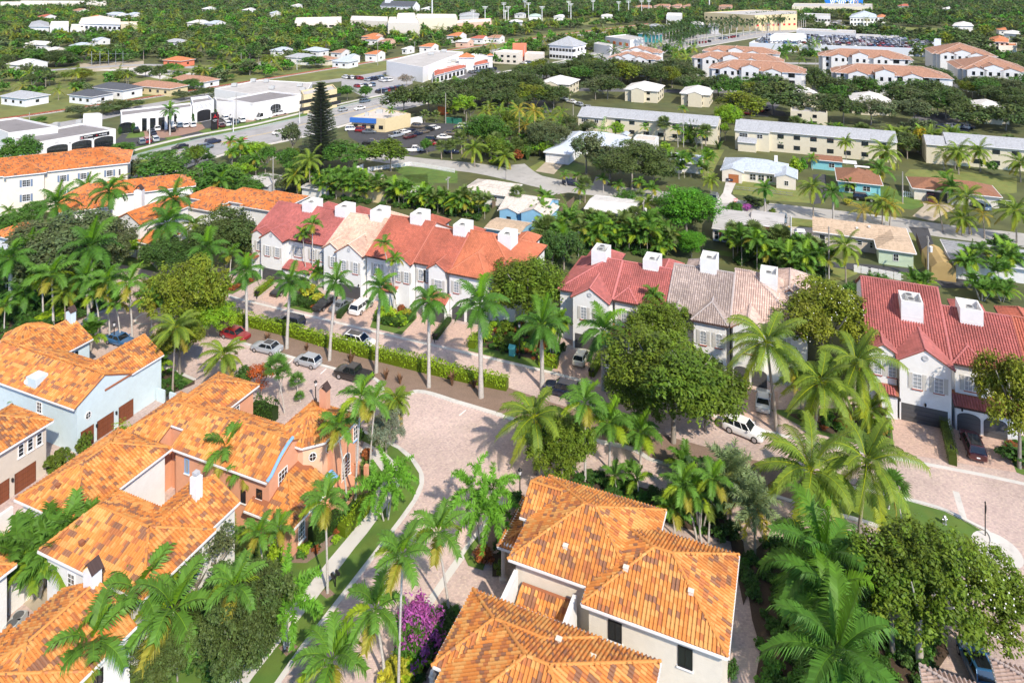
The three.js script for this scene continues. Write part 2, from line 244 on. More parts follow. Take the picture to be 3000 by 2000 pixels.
function clip(poly,f) {                                     // the part of a convex polygon where f >= 0
  const out = [];
  for (let i = 0; i < poly.length; i++) { const a = poly[i],b = poly[(i + 1) % poly.length],fa = f(a),fb = f(b); if (fa >= 0) out.push(a.clone()); if ((fa >= 0) !== (fb >= 0)) out.push(a.clone().lerp(b,fa / (fa - fb))); }
  return out;
}
// roof tiles: a barrel and a pan, lying along z (downslope +z)
const PW = 0.3,PL = 0.4;
const tileGeo = (() => {
  const g = new Geo(),prof = [[-0.15,0.0],[-0.14,0.055],[-0.1,0.108],[-0.03,0.115],[0.02,0.075],[0.045,0.0],[0.15,-0.012]],z0 = -PL / 2 - 0.03,z1 = PL / 2 + 0.02;
  for (let i = 0; i < prof.length - 1; i++) { const [ax,ay] = prof[i],[bx,by] = prof[i + 1],k = 0.03; g.quad(V(ax,ay + k,z1),V(bx,by + k,z1),V(bx * 0.97,by - 0.005,z0),V(ax * 0.97,ay - 0.005,z0)); g.quad(V(ax,ay - 0.012,z1 - 0.01),V(bx,by - 0.012,z1 - 0.01),V(bx,by + k,z1),V(ax,ay + k,z1)); }
  return g.build();
})();
const capGeo = (() => { const g = new Geo(),n = 6,P = (k,z,r,y) => { const t = k / n * Math.PI; return V(Math.cos(t) * r,Math.sin(t) * r * 0.8 + y,z); }; for (let k = 0; k < n; k++) { g.quad(P(k,0.21,0.13,0.03),P(k + 1,0.21,0.13,0.03),P(k + 1,-0.21,0.115,0),P(k,-0.21,0.115,0)); g.quad(P(k,0.2,0.08,0.03),P(k + 1,0.2,0.08,0.03),P(k + 1,0.21,0.13,0.03),P(k,0.21,0.13,0.03)); } return g.build(); })();

/* A house: o = { name,label,cat,pos,turn,blocks,wall,roof,tiles (name of a set),trim,tileParts,group,short (landmark text) }
   block = { r: [x0,x1,z0,z1] or p: [[x,z],...],e: eave height,s: slope of each side (front,right,back,left; 0 = gable),o: overhang,b: base,wall,roof,tiles,w: [[side,along,up,w,h,options],...],d: garage doors likewise } */
function house(o) {
  const g = thing(o.name,o.label,o.cat ?? 'house',o.pos,o.turn ?? GRID,o.group);
  if (o.short) landmark(o.pos.clone().add(V(...(o.mid ?? [0,0,0])).applyAxisAngle(V(0,1,0),o.turn ?? GRID)),o.short);
  const rng = RNG(o.seed ?? Math.abs(Math.round(o.pos.x * 31 + o.pos.z * 17)));
  const bl = o.blocks.map((b) => {
    const ov = b.o ?? 0.45,base = b.r ? [[b.r[0],b.r[3]],[b.r[1],b.r[3]],[b.r[1],b.r[2]],[b.r[0],b.r[2]]] : b.p;
    const P = base.map(([x,z]) => V(x,0,z)),N = P.length,S = b.s ?? Array(N).fill(0.45);
    const E = P.map((a,i) => { const c = P[(i + 1) % N],t = c.clone().sub(a).normalize(); return { a,t,len: a.distanceTo(c),out: V(-t.z,0,t.x),s: S[i] }; });
    const off = (p,d) => { let q = p; return q; };
    const dist = (p,e) => -((p.x - e.a.x) * e.out.x + (p.z - e.a.z) * e.out.z);
    const hf = (p) => { let m = Infinity; for (const e of E) { const d = dist(p,e); if (e.s > 0) m = Math.min(m,e.s * d); else if (d < -0.02) return -1e9; } if (m < -0.02) return -1e9; return m === Infinity ? b.e : b.e + Math.min(m,b.cap ?? 1e9); };
    return { b,P,N,E,dist,hf,ov,flat: S.every((x) => !x) };
  });
  const roofs = new Map(),walls = new Map(),roofGeo = (m) => (roofs.has(m) || roofs.set(m,new Geo()),roofs.get(m)),wallGeo = (m) => (walls.has(m) || walls.set(m,new Geo()),walls.get(m));
  const gutter = new Geo(),tiles = new Map(),caps = [];
  const hidden = (k,p,y) => bl.some((q,j) => j !== k && q.hf(p) > y + 0.04);
  bl.forEach((q,k) => {
    const { b,P,N,E,dist,hf,ov } = q,wm = b.wall ?? o.wall ?? M.white,rm = b.roof ?? o.roof ?? M.tileBed,base = b.b ?? 0;
    // walls, set in under the eaves
    const inset = E.map((e) => (e.s > 0 ? ov : q.flat ? 0 : 0.16));
    const corner = (i) => { const e0 = E[(i + N - 1) % N],e1 = E[i],d0 = inset[(i + N - 1) % N],d1 = inset[i],det = e0.out.x * e1.out.z - e0.out.z * e1.out.x,c0 = e0.out.dot(e0.a) - d0,c1 = e1.out.dot(e1.a) - d1; return V((c0 * e1.out.z - c1 * e0.out.z) / det,0,(e0.out.x * c1 - e1.out.x * c0) / det); };
    const Wc = P.map((_,i) => corner(i));
    q.wall = E.map((e,i) => ({ a: Wc[i],b: Wc[(i + 1) % N],t: e.t,out: e.out }));
    if (!b.nowall) E.forEach((e,i) => {
      const a = Wc[i],c = Wc[(i + 1) % N],top = [];
      const n = q.flat || e.s > 0 ? 1 : 12;
      for (let j = 0; j <= n; j++) { const p = c.clone().lerp(a,j / n); let y = q.flat ? b.e + (b.parapet ?? 0.5) : hf(p.clone().addScaledVector(e.out,-0.01)) - 0.06; if (y < 0) y = b.e; top.push(V(p.x,y,p.z)); }
      wallGeo(wm).fan([V(a.x,base,a.z),V(c.x,base,c.z),...top]);
      if (q.flat && (b.parapet ?? 0.5) > 0) { const w = wallGeo(b.coping ?? wm),z = b.e + (b.parapet ?? 0.5),ia = a.clone().addScaledVector(e.out,-0.3),ic = c.clone().addScaledVector(e.out,-0.3); w.quad(V(a.x,z,a.z),V(c.x,z,c.z),V(ic.x,z,ic.z),V(ia.x,z,ia.z)); w.quad(V(ic.x,b.e,ic.z),V(ia.x,b.e,ia.z),V(ia.x,z,ia.z),V(ic.x,z,ic.z)); }
    });
    if (q.flat) { roofGeo(rm).fan(Wc.map((p) => V(p.x,b.e,p.z))); return; }
    // roof slopes
    E.forEach((e,i) => {
      if (!(e.s > 0)) { // rake caps along a gable
        if (o.tiles && b.tiles !== 0) for (let d = 0.2; d < e.len; d += 0.36) { const p = e.a.clone().addScaledVector(e.t,d).addScaledVector(e.out,-0.08),y = hf(p),y2 = hf(p.clone().addScaledVector(e.t,0.1)); if (y > 0 && !hidden(k,p,y)) caps.push({ p: V(p.x,y + 0.02,p.z),dir: V(e.t.x * 0.1,y2 > 0 ? y2 - y : 0,e.t.z * 0.1).normalize() }); }
        return;
      }
      let poly = P.map((p) => p.clone());
      E.forEach((f,j) => { if (j !== i && f.s > 0) poly = clip(poly,(p) => f.s * dist(p,f) - e.s * dist(p,e)); });
      if (b.cap) poly = clip(poly,(p) => b.cap - e.s * dist(p,e));
      if (poly.length < 3) return;
      const lift = (p,d = 0) => V(p.x,b.e + e.s * dist(p,e) - d,p.z),R = roofGeo(rm),up = poly.map((p) => lift(p)),dn = poly.map((p) => lift(p,0.13));
      R.fan(up).fan([...dn].reverse()); for (let j = 0; j < up.length; j++) { const m = (j + 1) % up.length; if (dist(poly[j],e) < 0.01 && dist(poly[m],e) < 0.01 || E.some((f) => !(f.s > 0) && dist(poly[j],f) < 0.01 && dist(poly[m],f) < 0.01)) R.quad(dn[j],dn[m],up[m],up[j]); }
      for (let d = 0; d < e.len; d += 0.5) { const l = Math.min(0.5,e.len - d),p = e.a.clone().addScaledVector(e.t,d + l / 2).addScaledVector(e.out,0.05); if (!hidden(k,p,b.e)) gutter.box(p.x,b.e - 0.09,p.z,l + 0.001,0.16,0.12,Math.atan2(-e.t.z,e.t.x)); }
      const set = b.tiles === 0 ? null : b.tiles ?? o.tiles;
      if (set) {
        const kk = Math.sqrt(1 + e.s * e.s),v3 = V(-e.out.x,e.s,-e.out.z).normalize(),nn = e.t.clone().cross(v3).normalize(); if (nn.y < 0) nn.negate();
        const depth = Math.max(...poly.map((p) => dist(p,e))),zAxis = v3.clone().negate();
        for (let r = 0; r * PL < depth * kk; r++) for (let c = 0; c * PW < e.len; c++) {
          const d = (r + 0.5) * PL / kk,p = e.a.clone().addScaledVector(e.t,(c + 0.5) * PW).addScaledVector(e.out,-d),y = b.e + e.s * d;
          let ok = true; for (const f of E) { const df = dist(p,f); if (f === e) continue; if (f.s > 0 ? f.s * df < e.s * d - 0.03 : df < 0.02) { ok = false; break; } }
          if (!ok || b.cap && y > b.e + b.cap || hidden(k,p,y)) continue;
          if (!tiles.has(set)) tiles.set(set,[]);
          tiles.get(set).push({ p: V(p.x,y + 0.01,p.z),m: new THREE.Matrix4().makeBasis(e.t.clone(),nn,zAxis).setPosition(p.x,y + 0.008,p.z),r,c });
        }
      }
      if (o.tiles || o.ridge) for (let j = 0; j < poly.length; j++) { const p0 = poly[j],p1 = poly[(j + 1) % poly.length],mid = p0.clone().lerp(p1,0.5); const other = E.findIndex((f,x) => x > i && f.s > 0 && Math.abs(f.s * dist(mid,f) - e.s * dist(mid,e)) < 1e-4); if (other < 0 || dist(mid,e) < 0.01) continue; const A = lift(p0),B = lift(p1),L = A.distanceTo(B),dir = A.y <= B.y ? A.clone().sub(B).normalize() : B.clone().sub(A).normalize(); for (let d = 0.18; d < L; d += 0.38) { const p = A.clone().lerp(B,d / L); if (!hidden(k,p,p.y)) caps.push({ p: p.add(V(0,0.05,0)),dir }); } }
    });
  });
  { const mtx = new THREE.Matrix4().makeRotationY(o.turn ?? GRID).setPosition(o.pos); for (const q of bl) { const w = q.P.map((p) => p.clone().applyMatrix4(mtx)),sc = { x0: 1e9,x1: -1e9,y0: 1e9,y1: -1e9,z: 0 }; for (const p of w) for (const y of [0,q.b.e + 1]) { const X = p.x / -p.z * FOCAL + 1500,Y = HORIZON + FOCAL * (CAM_H - y) / -p.z; sc.x0 = Math.min(sc.x0,X); sc.x1 = Math.max(sc.x1,X); sc.y0 = Math.min(sc.y0,Y); sc.y1 = Math.max(sc.y1,Y); } sc.z = Math.max(...w.map((p) => p.z)); footprints.push({ poly: w,sc }); } }
  for (const [m,w] of walls) part('wall',w,m,g);
  const roofParts = []; for (const [m,r] of roofs) roofParts.push(part('roof',r,m,g));
  if (gutter.p.length) part('gutter',gutter,o.trim ?? M.trim,g);
  g.updateMatrixWorld(true);
  const cam = camera.position;
  for (const [set,list] of tiles) {
    const pal = tileSets[set],choose = () => { let x = rng(); for (const t of pal) { if ((x -= t.w) < 0) return t; } return pal[0]; };
    let last = pal[0];
    list.forEach((t) => { last = rng() < 0.3 && last !== pal[0] ? last : choose(); t.t = last; });
    let rest = list;
    if (o.tileParts) {
      list.forEach((t) => { t.d = t.p.clone().applyMatrix4(g.matrixWorld).distanceTo(cam); const w = t.p.clone().applyMatrix4(g.matrixWorld),x = w.x / -w.z * FOCAL + 1500,y = HORIZON + FOCAL * (CAM_H - w.y) / -w.z; if (x < 0 || x > 3000 || y > 2000) t.d += 500; });
      list.sort((a,b) => a.d - b.d); const near = list.slice(0,o.tileParts); rest = list.slice(o.tileParts);
      for (const t of near) { const m = new THREE.Mesh(tileGeo,t.t.m); m.name = 'tile'; shade(m); m.applyMatrix4(t.m); roofParts[0].add(m); }
    }
    if (rest.length) { const im = shade(new THREE.InstancedMesh(tileGeo,tileWhite,rest.length)); im.name = 'roof_tiles'; im.userData.kind = 'stuff'; const c = new THREE.Color(); rest.forEach((t,i) => { im.setMatrixAt(i,t.m); const k = (0.9 + 0.2 * rng()) * (0.82 + 0.36 * vnoise(t.p.x * 0.45 + 40,t.p.z * 0.45 + 40,991,6)); im.setColorAt(i,c.setRGB(t.t.c[0] * k,t.t.c[1] * k,t.t.c[2] * k)); }); roofParts[0].add(im); }
  }
  if (caps.length && (o.tiles || o.ridge)) {
    const pal = tileSets[o.tiles ?? o.ridge],im = shade(new THREE.InstancedMesh(capGeo,tileWhite,caps.length)); im.name = 'ridge_tiles'; im.userData.kind = 'stuff'; const c = new THREE.Color(),X = V(0,0,0);
    caps.forEach((q,i) => { const z = q.dir,x = V(0,1,0).cross(z).normalize(),y = z.clone().cross(x).normalize(); im.setMatrixAt(i,new THREE.Matrix4().makeBasis(x,y,z).setPosition(q.p)); const t = pal[rng() < 0.85 ? 0 : Math.floor(rng() * pal.length)].c,k = o.capLift ?? 1.05; im.setColorAt(i,c.setRGB(Math.min(0.75,t[0] * k),Math.min(0.75,t[1] * k * 1.08),Math.min(0.75,t[2] * k * 1.15))); });
    roofParts[0].add(im);
  }
  // windows and doors
  bl.forEach((q) => {
    const place = (side,u,up) => { const w = q.wall[side],len = w.a.distanceTo(w.b),p = w.a.clone().addScaledVector(w.t,u < 0 ? len + u : u).addScaledVector(w.out,0.006); p.y = up; return [p,Math.atan2(w.out.x,w.out.z)]; };
    for (const [side,u,up,w,h,oo] of q.b.w ?? []) makeWindow(g,...place(side,u,up),w,h,{ ...(o.win ?? {}),...(oo ?? {}) });
    for (const [side,u,w,h,m,arch] of q.b.d ?? []) makeGarage(g,...place(side,u,0.02),w,h,m,{ arch });
    for (const [side,u,up,w,h,m,name,z] of q.b.x ?? []) { const [p,t] = place(side,u,up); part(name,new Geo().box(0,h / 2,z ?? 0.03,w,h,2 * (z ?? 0.03)),m,g,p,t); }
  });
  return g;
}
// a hollow chimney-like tower on a townhouse roof with an air conditioner down in it
function chimneyTower(parent,x,z,y0,y1,w,d,o = {}) {
  const g = new Geo(),t = 0.16,h = y1 - y0,y = (y0 + y1) / 2;
  const fy = y1 - 0.85; g.box(x,y,z + d / 2 - t / 2,w,h,t).box(x,y,z - d / 2 + t / 2,w,h,t).box(x - w / 2 + t / 2,y,z,t,h - 0.004,d - 2 * t).box(x + w / 2 - t / 2,y,z,t,h - 0.004,d - 2 * t).box(x,fy - 0.06,z,w - 2 * t,0.1,d - 2 * t);
  g.box(x,y0 + h * 0.5,z + d / 2 + 0.015,w * 0.9,0.05,0.03);
  const c = part('chimney_tower',g,M.white,parent);
  part('air_conditioner',acGeo,M.acGrey,c,V(x,fy,z + (o.shift ?? 0.4)));
  if (o.two) part('air_conditioner',acGeo,M.acGrey,c,V(x - 0.1,fy,z - 0.9));
  return c;
}
const acGeo = (() => { const g = new Geo().box(0,0.38,0,0.8,0.76,0.8); g.lathe([[0.34,0.765],[0.34,0.8],[0.3,0.81],[0.08,0.79],[0,0.79]],14,V(0,0,0),[0.25,0.25,0.26]); for (let i = 0; i < 6; i++) g.box(0,0.12 + i * 0.1,0.41,0.7,0.02,0.02); return g.build(); })();
M.acGrey.vertexColors = true;
// a flue with a little pitched cap
function flueCap(parent,x,z,y0,y1,w,wallM,capM) {
  const c = part('chimney',new Geo().box(x,(y0 + y1) / 2,z,w,y1 - y0,w * 0.8),wallM,parent);
  const g = new Geo(),a = w * 0.62,b = w * 0.5,hh = w * 0.75; g.quad(V(x - a,y1,z + b),V(x,y1 + hh,z + b),V(x,y1 + hh,z - b),V(x - a,y1,z - b)).quad(V(x + a,y1,z + b),V(x + a,y1,z - b),V(x,y1 + hh,z - b),V(x,y1 + hh,z + b)).quad(V(x - a,y1 - 0.06,z + b),V(x,y1 + hh - 0.06,z + b),V(x,y1 + hh,z + b),V(x - a,y1,z + b)).quad(V(x,y1 + hh - 0.06,z + b),V(x + a,y1 - 0.06,z + b),V(x + a,y1,z + b),V(x,y1 + hh,z + b));
  part('chimney_cap',g,capM,c); return c;
}
function roofVent(parent,x,y,z,m) { return part('roof_vent',cached('vent',() => new Geo().box(0,0.12,0,0.36,0.24,0.3).box(0,0.27,0,0.44,0.05,0.38)),m,parent,V(x,y,z)); }
function wallLamp(parent,x,y,z,turn = 0) { return part('wall_lamp',cached('wlamp',() => new Geo().box(0,0,0.05,0.08,0.3,0.06).lathe([[0.03,-0.22],[0.1,-0.16],[0.12,0.12],[0.02,0.24]],6,V(0,0,0.16))),M.iron,parent,V(x,y,z),turn); }
function dish(parent,x,y,z,turn) { const g = new Geo(),n = 12; for (let k = 0; k < n; k++) { const P = (i,r,d) => V(Math.cos(i / n * 6.283) * r,0.5 + Math.sin(i / n * 6.283) * r,d); g.tri(V(0,0.5,0),P(k,0.38,0.1),P(k + 1,0.38,0.1)); } g.box(0,0.2,-0.08,0.05,0.5,0.05).box(0,0.42,0.22,0.03,0.03,0.42); return part('satellite_dish',g,M.poleWhite,parent,V(x,y,z),turn); }
// ---------- plants ----------
const leafMat = (r,g,b,tr = 0.28) => phys(r,g,b,{ roughness: 0.55,vertexColors: true,transmission: tr,thickness: 0,specularIntensity: 0.4 });
const LEAF = {
  royal: leafMat(0.075,0.195,0.022),coconut: leafMat(0.14,0.235,0.028),christmas: leafMat(0.11,0.245,0.03),foxtail: leafMat(0.14,0.34,0.028),areca: leafMat(0.1,0.225,0.026),sabal: leafMat(0.13,0.19,0.045),silver: leafMat(0.22,0.3,0.13),dark: leafMat(0.045,0.1,0.025),royalDark: leafMat(0.075,0.14,0.035),gold: leafMat(0.42,0.35,0.04),banana: leafMat(0.09,0.17,0.03),
  oak: leafMat(0.09,0.135,0.035),oakGrey: leafMat(0.13,0.165,0.07),olive: leafMat(0.135,0.205,0.018),gumbo: leafMat(0.185,0.225,0.018),mid: leafMat(0.085,0.2,0.026),bright: leafMat(0.1,0.29,0.018),lime: leafMat(0.24,0.4,0.025),deep: leafMat(0.07,0.14,0.03),bare: leafMat(0.32,0.28,0.24),pine: leafMat(0.075,0.12,0.035),yellowTree: leafMat(0.6,0.45,0.03),hedge: leafMat(0.26,0.4,0.02),hedgeDark: leafMat(0.05,0.12,0.02),topiary: leafMat(0.12,0.18,0.02),purple: leafMat(0.42,0.1,0.4),croton: leafMat(0.3,0.09,0.03),cordyline: leafMat(0.12,0.02,0.025),ti: leafMat(0.2,0.11,0.06),yellowBush: leafMat(0.42,0.4,0.04),silvery: leafMat(0.24,0.27,0.2),redTip: leafMat(0.5,0.12,0.03),scrub: leafMat(0.1,0.14,0.04),
};
const wind = V(-0.55,0.05,-0.12);
// a leafy cluster of radius 1 round the origin: many small leaves on clumps spread through the crown
function crownGeo(seed,clumps,leaves,size,o = {}) {
  const r = RNG(seed),g = new Geo(),sx = o.sx ?? 1,sy = o.sy ?? 0.8,low = o.low ?? -0.35,lobes = [];
  const dir = () => { let d; do { d = V(r() * 2 - 1,r() * 2 - 1,r() * 2 - 1); } while (d.length() > 1 || d.length() < 0.1); return d.normalize(); };
  for (let i = 0; i < (o.lobes ?? 12); i++) { let d; do { d = dir(); } while (d.y < low); lobes.push({ c: d.multiplyScalar((o.solid ? 0.5 : 0.66) * (0.6 + 0.62 * r())),R: (o.lobe ?? 0.4) * (0.62 + 0.7 * r()),tone: 0.82 + 0.36 * r(),warm: 0.84 + 0.24 * r() }); }
  lobes.push({ c: V(0,0.1,0),R: 0.6,tone: 0.9,warm: 1 });
  for (let i = 0; i < clumps; i++) {
    const L = lobes[i % lobes.length]; let d; do { d = dir(); } while (d.y < low - 0.3);
    const cr = (o.clump ?? 0.2) * (0.65 + 0.7 * r()),tone = L.tone * (0.75 + 0.5 * r()),warm = L.warm * (0.93 + 0.14 * r()),c = L.c.clone().addScaledVector(d,L.R * (0.75 + 0.3 * r())); c.x *= sx; c.y *= sy; c.z *= sx;
    for (let j = 0; j < leaves; j++) {
      const n = V(r() * 2 - 1,r() * 2 - 0.75,r() * 2 - 1).normalize(),p = c.clone().addScaledVector(n,cr * (0.4 + 0.7 * r())),s = size * (0.6 + 0.8 * r());
      const up = n.clone().multiplyScalar(0.6).add(V(r() - 0.5,r() * 0.9,r() - 0.5)).normalize(),e1 = V(r() - 0.5,r() - 0.5,r() - 0.5).cross(up).normalize(),e2 = up.clone().cross(e1),t = tone * (0.75 + 0.5 * r());
      g.quad(p.clone().addScaledVector(e1,-s),p.clone().addScaledVector(e2,-s * 0.55),p.clone().addScaledVector(e1,s),p.clone().addScaledVector(e2,s * 0.55),[t * warm,t,t * 0.9]);
    }
  }
  return g.build();
}
const CROWN = {
  near: [0,1,2].map((i) => crownGeo(11 + i,420,56,0.029,{ clump: 0.13 })),nearWide: [0,1].map((i) => crownGeo(31 + i,400,54,0.029,{ sy: 0.62,clump: 0.13,lobes: 16 })),
  mid: [0,1,2,3].map((i) => crownGeo(51 + i,170,30,0.052,{ clump: 0.16 })),midWide: [0,1].map((i) => crownGeo(71 + i,170,30,0.052,{ sy: 0.58,clump: 0.16 })),dense: [0,1].map((i) => crownGeo(91 + i,420,52,0.034,{ clump: 0.17,solid: 1,lobes: 18,sy: 0.92,low: -0.8 })),
  far: [0,1,2,3].map((i) => crownGeo(111 + i,36,11,0.16,{ clump: 0.24,lobes: 8 })),bush: [0,1,2].map((i) => crownGeo(131 + i,40,28,0.13,{ clump: 0.3,solid: 1,low: -0.2,sy: 0.95 })),cone: [crownGeo(151,60,30,0.09,{ clump: 0.2 })],
  ball: [crownGeo(161,90,40,0.07,{ clump: 0.12,solid: 1,low: -1,sy: 1 })],wispy: [0,1].map((i) => crownGeo(171 + i,70,22,0.06,{ clump: 0.22 })),
};
const trunkGeos = [0,1,2].map((s) => { const r = RNG(200 + s),g = new Geo(); g.tube([V(0,0,0),V(0.02,0.25,0.01),V(0.04 * (r() - 0.5),0.5,0)],[0.055,0.042,0.036],7); for (let i = 0; i < 5; i++) { const a = i / 5 * 6.28 + r(),d = 0.5 + 0.25 * r(); g.tube([V(0,0.42,0),V(Math.cos(a) * d * 0.45,0.6,Math.sin(a) * d * 0.45),V(Math.cos(a) * d,0.8 + 0.12 * r(),Math.sin(a) * d)],[0.03,0.02,0.007],5); } return g.build(); });
const pick = (a,r) => a[Math.floor(r() * a.length) % a.length];
const autos = [];                                            // things whose labels are composed at the end from where they stand
const treeWords = { oak: 'dark olive',oakGrey: 'grey green',olive: 'olive',gumbo: 'yellow olive',mid: 'mid green',bright: 'bright green',lime: 'lime green',deep: 'deep green',bare: 'bare grey',silvery: 'silvery',yellowTree: 'yellow flowering',scrub: 'pale scrubby',pine: 'dark',hedge: 'bright green',hedgeDark: 'dark green',topiary: 'clipped green',croton: 'reddish orange',cordyline: 'dark red',ti: 'bronze',yellowBush: 'yellow green',purple: 'purple flowering',gold: 'golden yellow',redTip: 'orange tipped' };
let treeNo = 0;
// a broadleaf tree: p on the ground, total height h, crown radius r
function tree(p,h,r,kind = 'oak',lod = 'mid',o = {}) {
  const rng = RNG(1000 + treeNo++),t = thing('broadleaf_tree',null,'tree',p,rng() * 6.28);
  const crownH = Math.min(h * 0.85,Math.max(r * (o.flat ?? 1.6),h * 0.55)),sy = lod.endsWith('Wide') ? 0.6 : lod === 'dense' ? 0.95 : 0.8;
  const c = part('crown',pick(CROWN[lod],rng),LEAF[kind],t,V(0,h - crownH / 2,0)); c.scale.set(r * (0.92 + 0.16 * rng()),crownH / 2 / sy * 0.92,r * (0.92 + 0.16 * rng()));
  const k = part('trunk',pick(trunkGeos,rng),o.bark ?? M.bark,t); k.scale.set(h * 0.5 * (o.thin ?? 1),h * 0.92,h * 0.5 * (o.thin ?? 1));
  if (o.label) tag(t,o.label); else autos.push({ o: t,kind: treeWords[kind] + ' tree',h,far: o.far });
  return t;
}
// seen in the photograph: foot (x, yFoot), top of the crown yTop, crown width w, all in photo pixels
const PT = (reg,x,yFoot,yTop,w,kind,lod,o) => { const [a,b,k] = REGION[reg],fx = a + x / k,fy = b + yFoot / k,s = (fy - HORIZON) / CAM_H; return tree(G(fx,fy),(yFoot - yTop) / k / s,w / k / s / 2 * 1.2,kind,lod ?? (s > 14 ? 'near' : 'mid'),o); };
function bush(p,h,r,kind = 'hedge',o = {}) {
  const rng = RNG(3000 + treeNo++),b = solo('shrub',pick(CROWN[o.lod ?? 'bush'],rng),LEAF[kind],o.label ?? null,'shrub',o.group);
  b.position.copy(p).setY(h * 0.42); b.scale.set(r,h * 0.58,o.rz ?? r); b.rotation.y = o.turn ?? rng() * 6.28;
  if (!o.label) autos.push({ o: b,kind: treeWords[kind] + ' ' + (o.word ?? 'shrub'),h }); return b;
}
const PB = (reg,x,y,hPx,wPx,kind,o) => { const [a,b,k] = REGION[reg],s = (b + y / k - HORIZON) / CAM_H; return bush(at(reg,x,y),hPx / k / s,wPx / k / s / 2,kind,o); };
// a clipped or leafy hedge along a line
function hedge(line,w,h,kind,label,o = {}) {
  const r = RNG(5000 + treeNo++),g = new Geo(),d = o.density ?? 100,sz = o.size ?? 0.13;
  for (let i = 0; i < line.length - 1; i++) {
    const a = line[i],b = line[i + 1],L = a.distanceTo(b),t = b.clone().sub(a).normalize(),n = V(-t.z,0,t.x);
    for (let j = 0; j < L * d; j++) {
      const top = r() < 0.5,u = r() * L,v = (r() * 2 - 1),side = r() < 0.5 ? -1 : 1,lump = 0.8 + 0.32 * vnoise((u + i * 7) * 1.1,3,997,5) + 0.16 * r();
      const p = a.clone().addScaledVector(t,u).addScaledVector(n,(top ? v : side * (0.9 + 0.14 * r())) * w / 2); p.y = (top ? 1 : Math.sqrt(r())) * h * lump;
      const up = (top ? V(0,1,0) : n.clone().multiplyScalar(side)).add(V(r() - 0.5,r() * 0.8 - 0.2,r() - 0.5)).normalize(),e1 = V(r() - 0.5,r() - 0.5,r() - 0.5).cross(up).normalize(),e2 = up.clone().cross(e1),s = sz * (0.6 + 0.8 * r()),k = 0.7 + 0.6 * r();
      g.quad(p.clone().addScaledVector(e1,-s),p.clone().addScaledVector(e2,-s * 0.6),p.clone().addScaledVector(e1,s),p.clone().addScaledVector(e2,s * 0.6),[k,k,k * 0.9]);
    }
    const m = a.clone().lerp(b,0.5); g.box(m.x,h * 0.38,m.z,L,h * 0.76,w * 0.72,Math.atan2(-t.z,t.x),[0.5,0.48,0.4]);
  }
  const m = solo('hedge',g,LEAF[kind],label,'hedge',o.group); if (!label) autos.push({ o: m,kind: (treeWords[kind] ?? '') + ' hedge',h,at: line[0].clone().lerp(line[line.length - 1],0.5) }); return m;
}
// one palm frond, growing from the origin
function frond(r,o) {
  o.L *= 0.82 + 0.3 * r(); o.el += (r() - 0.5) * 0.35; o.grav *= 0.8 + 0.5 * r(); const g = new Geo(),N = 9,P = [V(0,0,0)],D = []; let d = V(Math.cos(o.az) * Math.cos(o.el),Math.sin(o.el),Math.sin(o.az) * Math.cos(o.el));
  for (let i = 0; i < N; i++) { D.push(d.clone()); P.push(P[i].clone().addScaledVector(d,o.L / N)); d = d.clone().add(V(0,-o.grav / N * (0.6 + 0.1 * i),0)).addScaledVector(wind,o.wind / N * (0.4 + 0.15 * i)).normalize(); }
  const rach = o.rachis ?? [1.6,1.35,0.9]; g.tube(P,P.map((_,i) => o.L * 0.011 * (1.15 - i / N)),3,rach);
  const tone = (o.tone ?? 1) * (0.85 + 0.3 * r()),base = o.col ?? [1,1,1];
  for (let i = 0; i < o.n; i++) {
    const t = (o.stem ?? 0.14) + (1 - (o.stem ?? 0.14)) * (i + 0.5) / o.n,k = Math.min(N - 1,Math.floor(t * N)),p = P[k].clone().lerp(P[k + 1],t * N - k),f = D[k],side0 = f.clone().cross(V(0,1,0)); if (side0.lengthSq() < 1e-3) side0.set(1,0,0); side0.normalize();
    const up = side0.clone().cross(f).normalize();
    for (const s of [-1,1]) {
      const l = o.ll * (0.55 + 0.6 * Math.sin(Math.min(1,t * 1.15) * Math.PI * 0.93)) * (0.85 + 0.3 * r()),roll = o.plume ? (r() - 0.5) * 2.6 : (o.keel ?? 0.25) * (0.5 + r());
      const dir = side0.clone().multiplyScalar(s * Math.cos(roll)).addScaledVector(up,Math.sin(roll)).addScaledVector(f,o.rake ?? 0.75).addScaledVector(wind,o.wind * 0.5).normalize();
      const m = p.clone().addScaledVector(dir,l * 0.5),e = m.clone().addScaledVector(dir.clone().add(V(0,-o.droop * (0.7 + 0.6 * r()),0)).addScaledVector(wind,o.wind * 0.4).normalize(),l * 0.55);
      const w = f.clone().multiplyScalar(o.lw / 2),c = tone * (0.78 + 0.44 * r()),tip = o.tip ? o.tip * t * t : 0,col = [base[0] * c * (1 + tip),base[1] * c * (1 + tip * 0.5),base[2] * c];
      g.quad(p.clone().sub(w),p.clone().add(w),m.clone().addScaledVector(w,0.85),m.clone().addScaledVector(w,-0.85),col).tri(m.clone().addScaledVector(w,-0.85),m.clone().addScaledVector(w,0.85),e,0,0,0,col);
    }
  }
  return g;
}
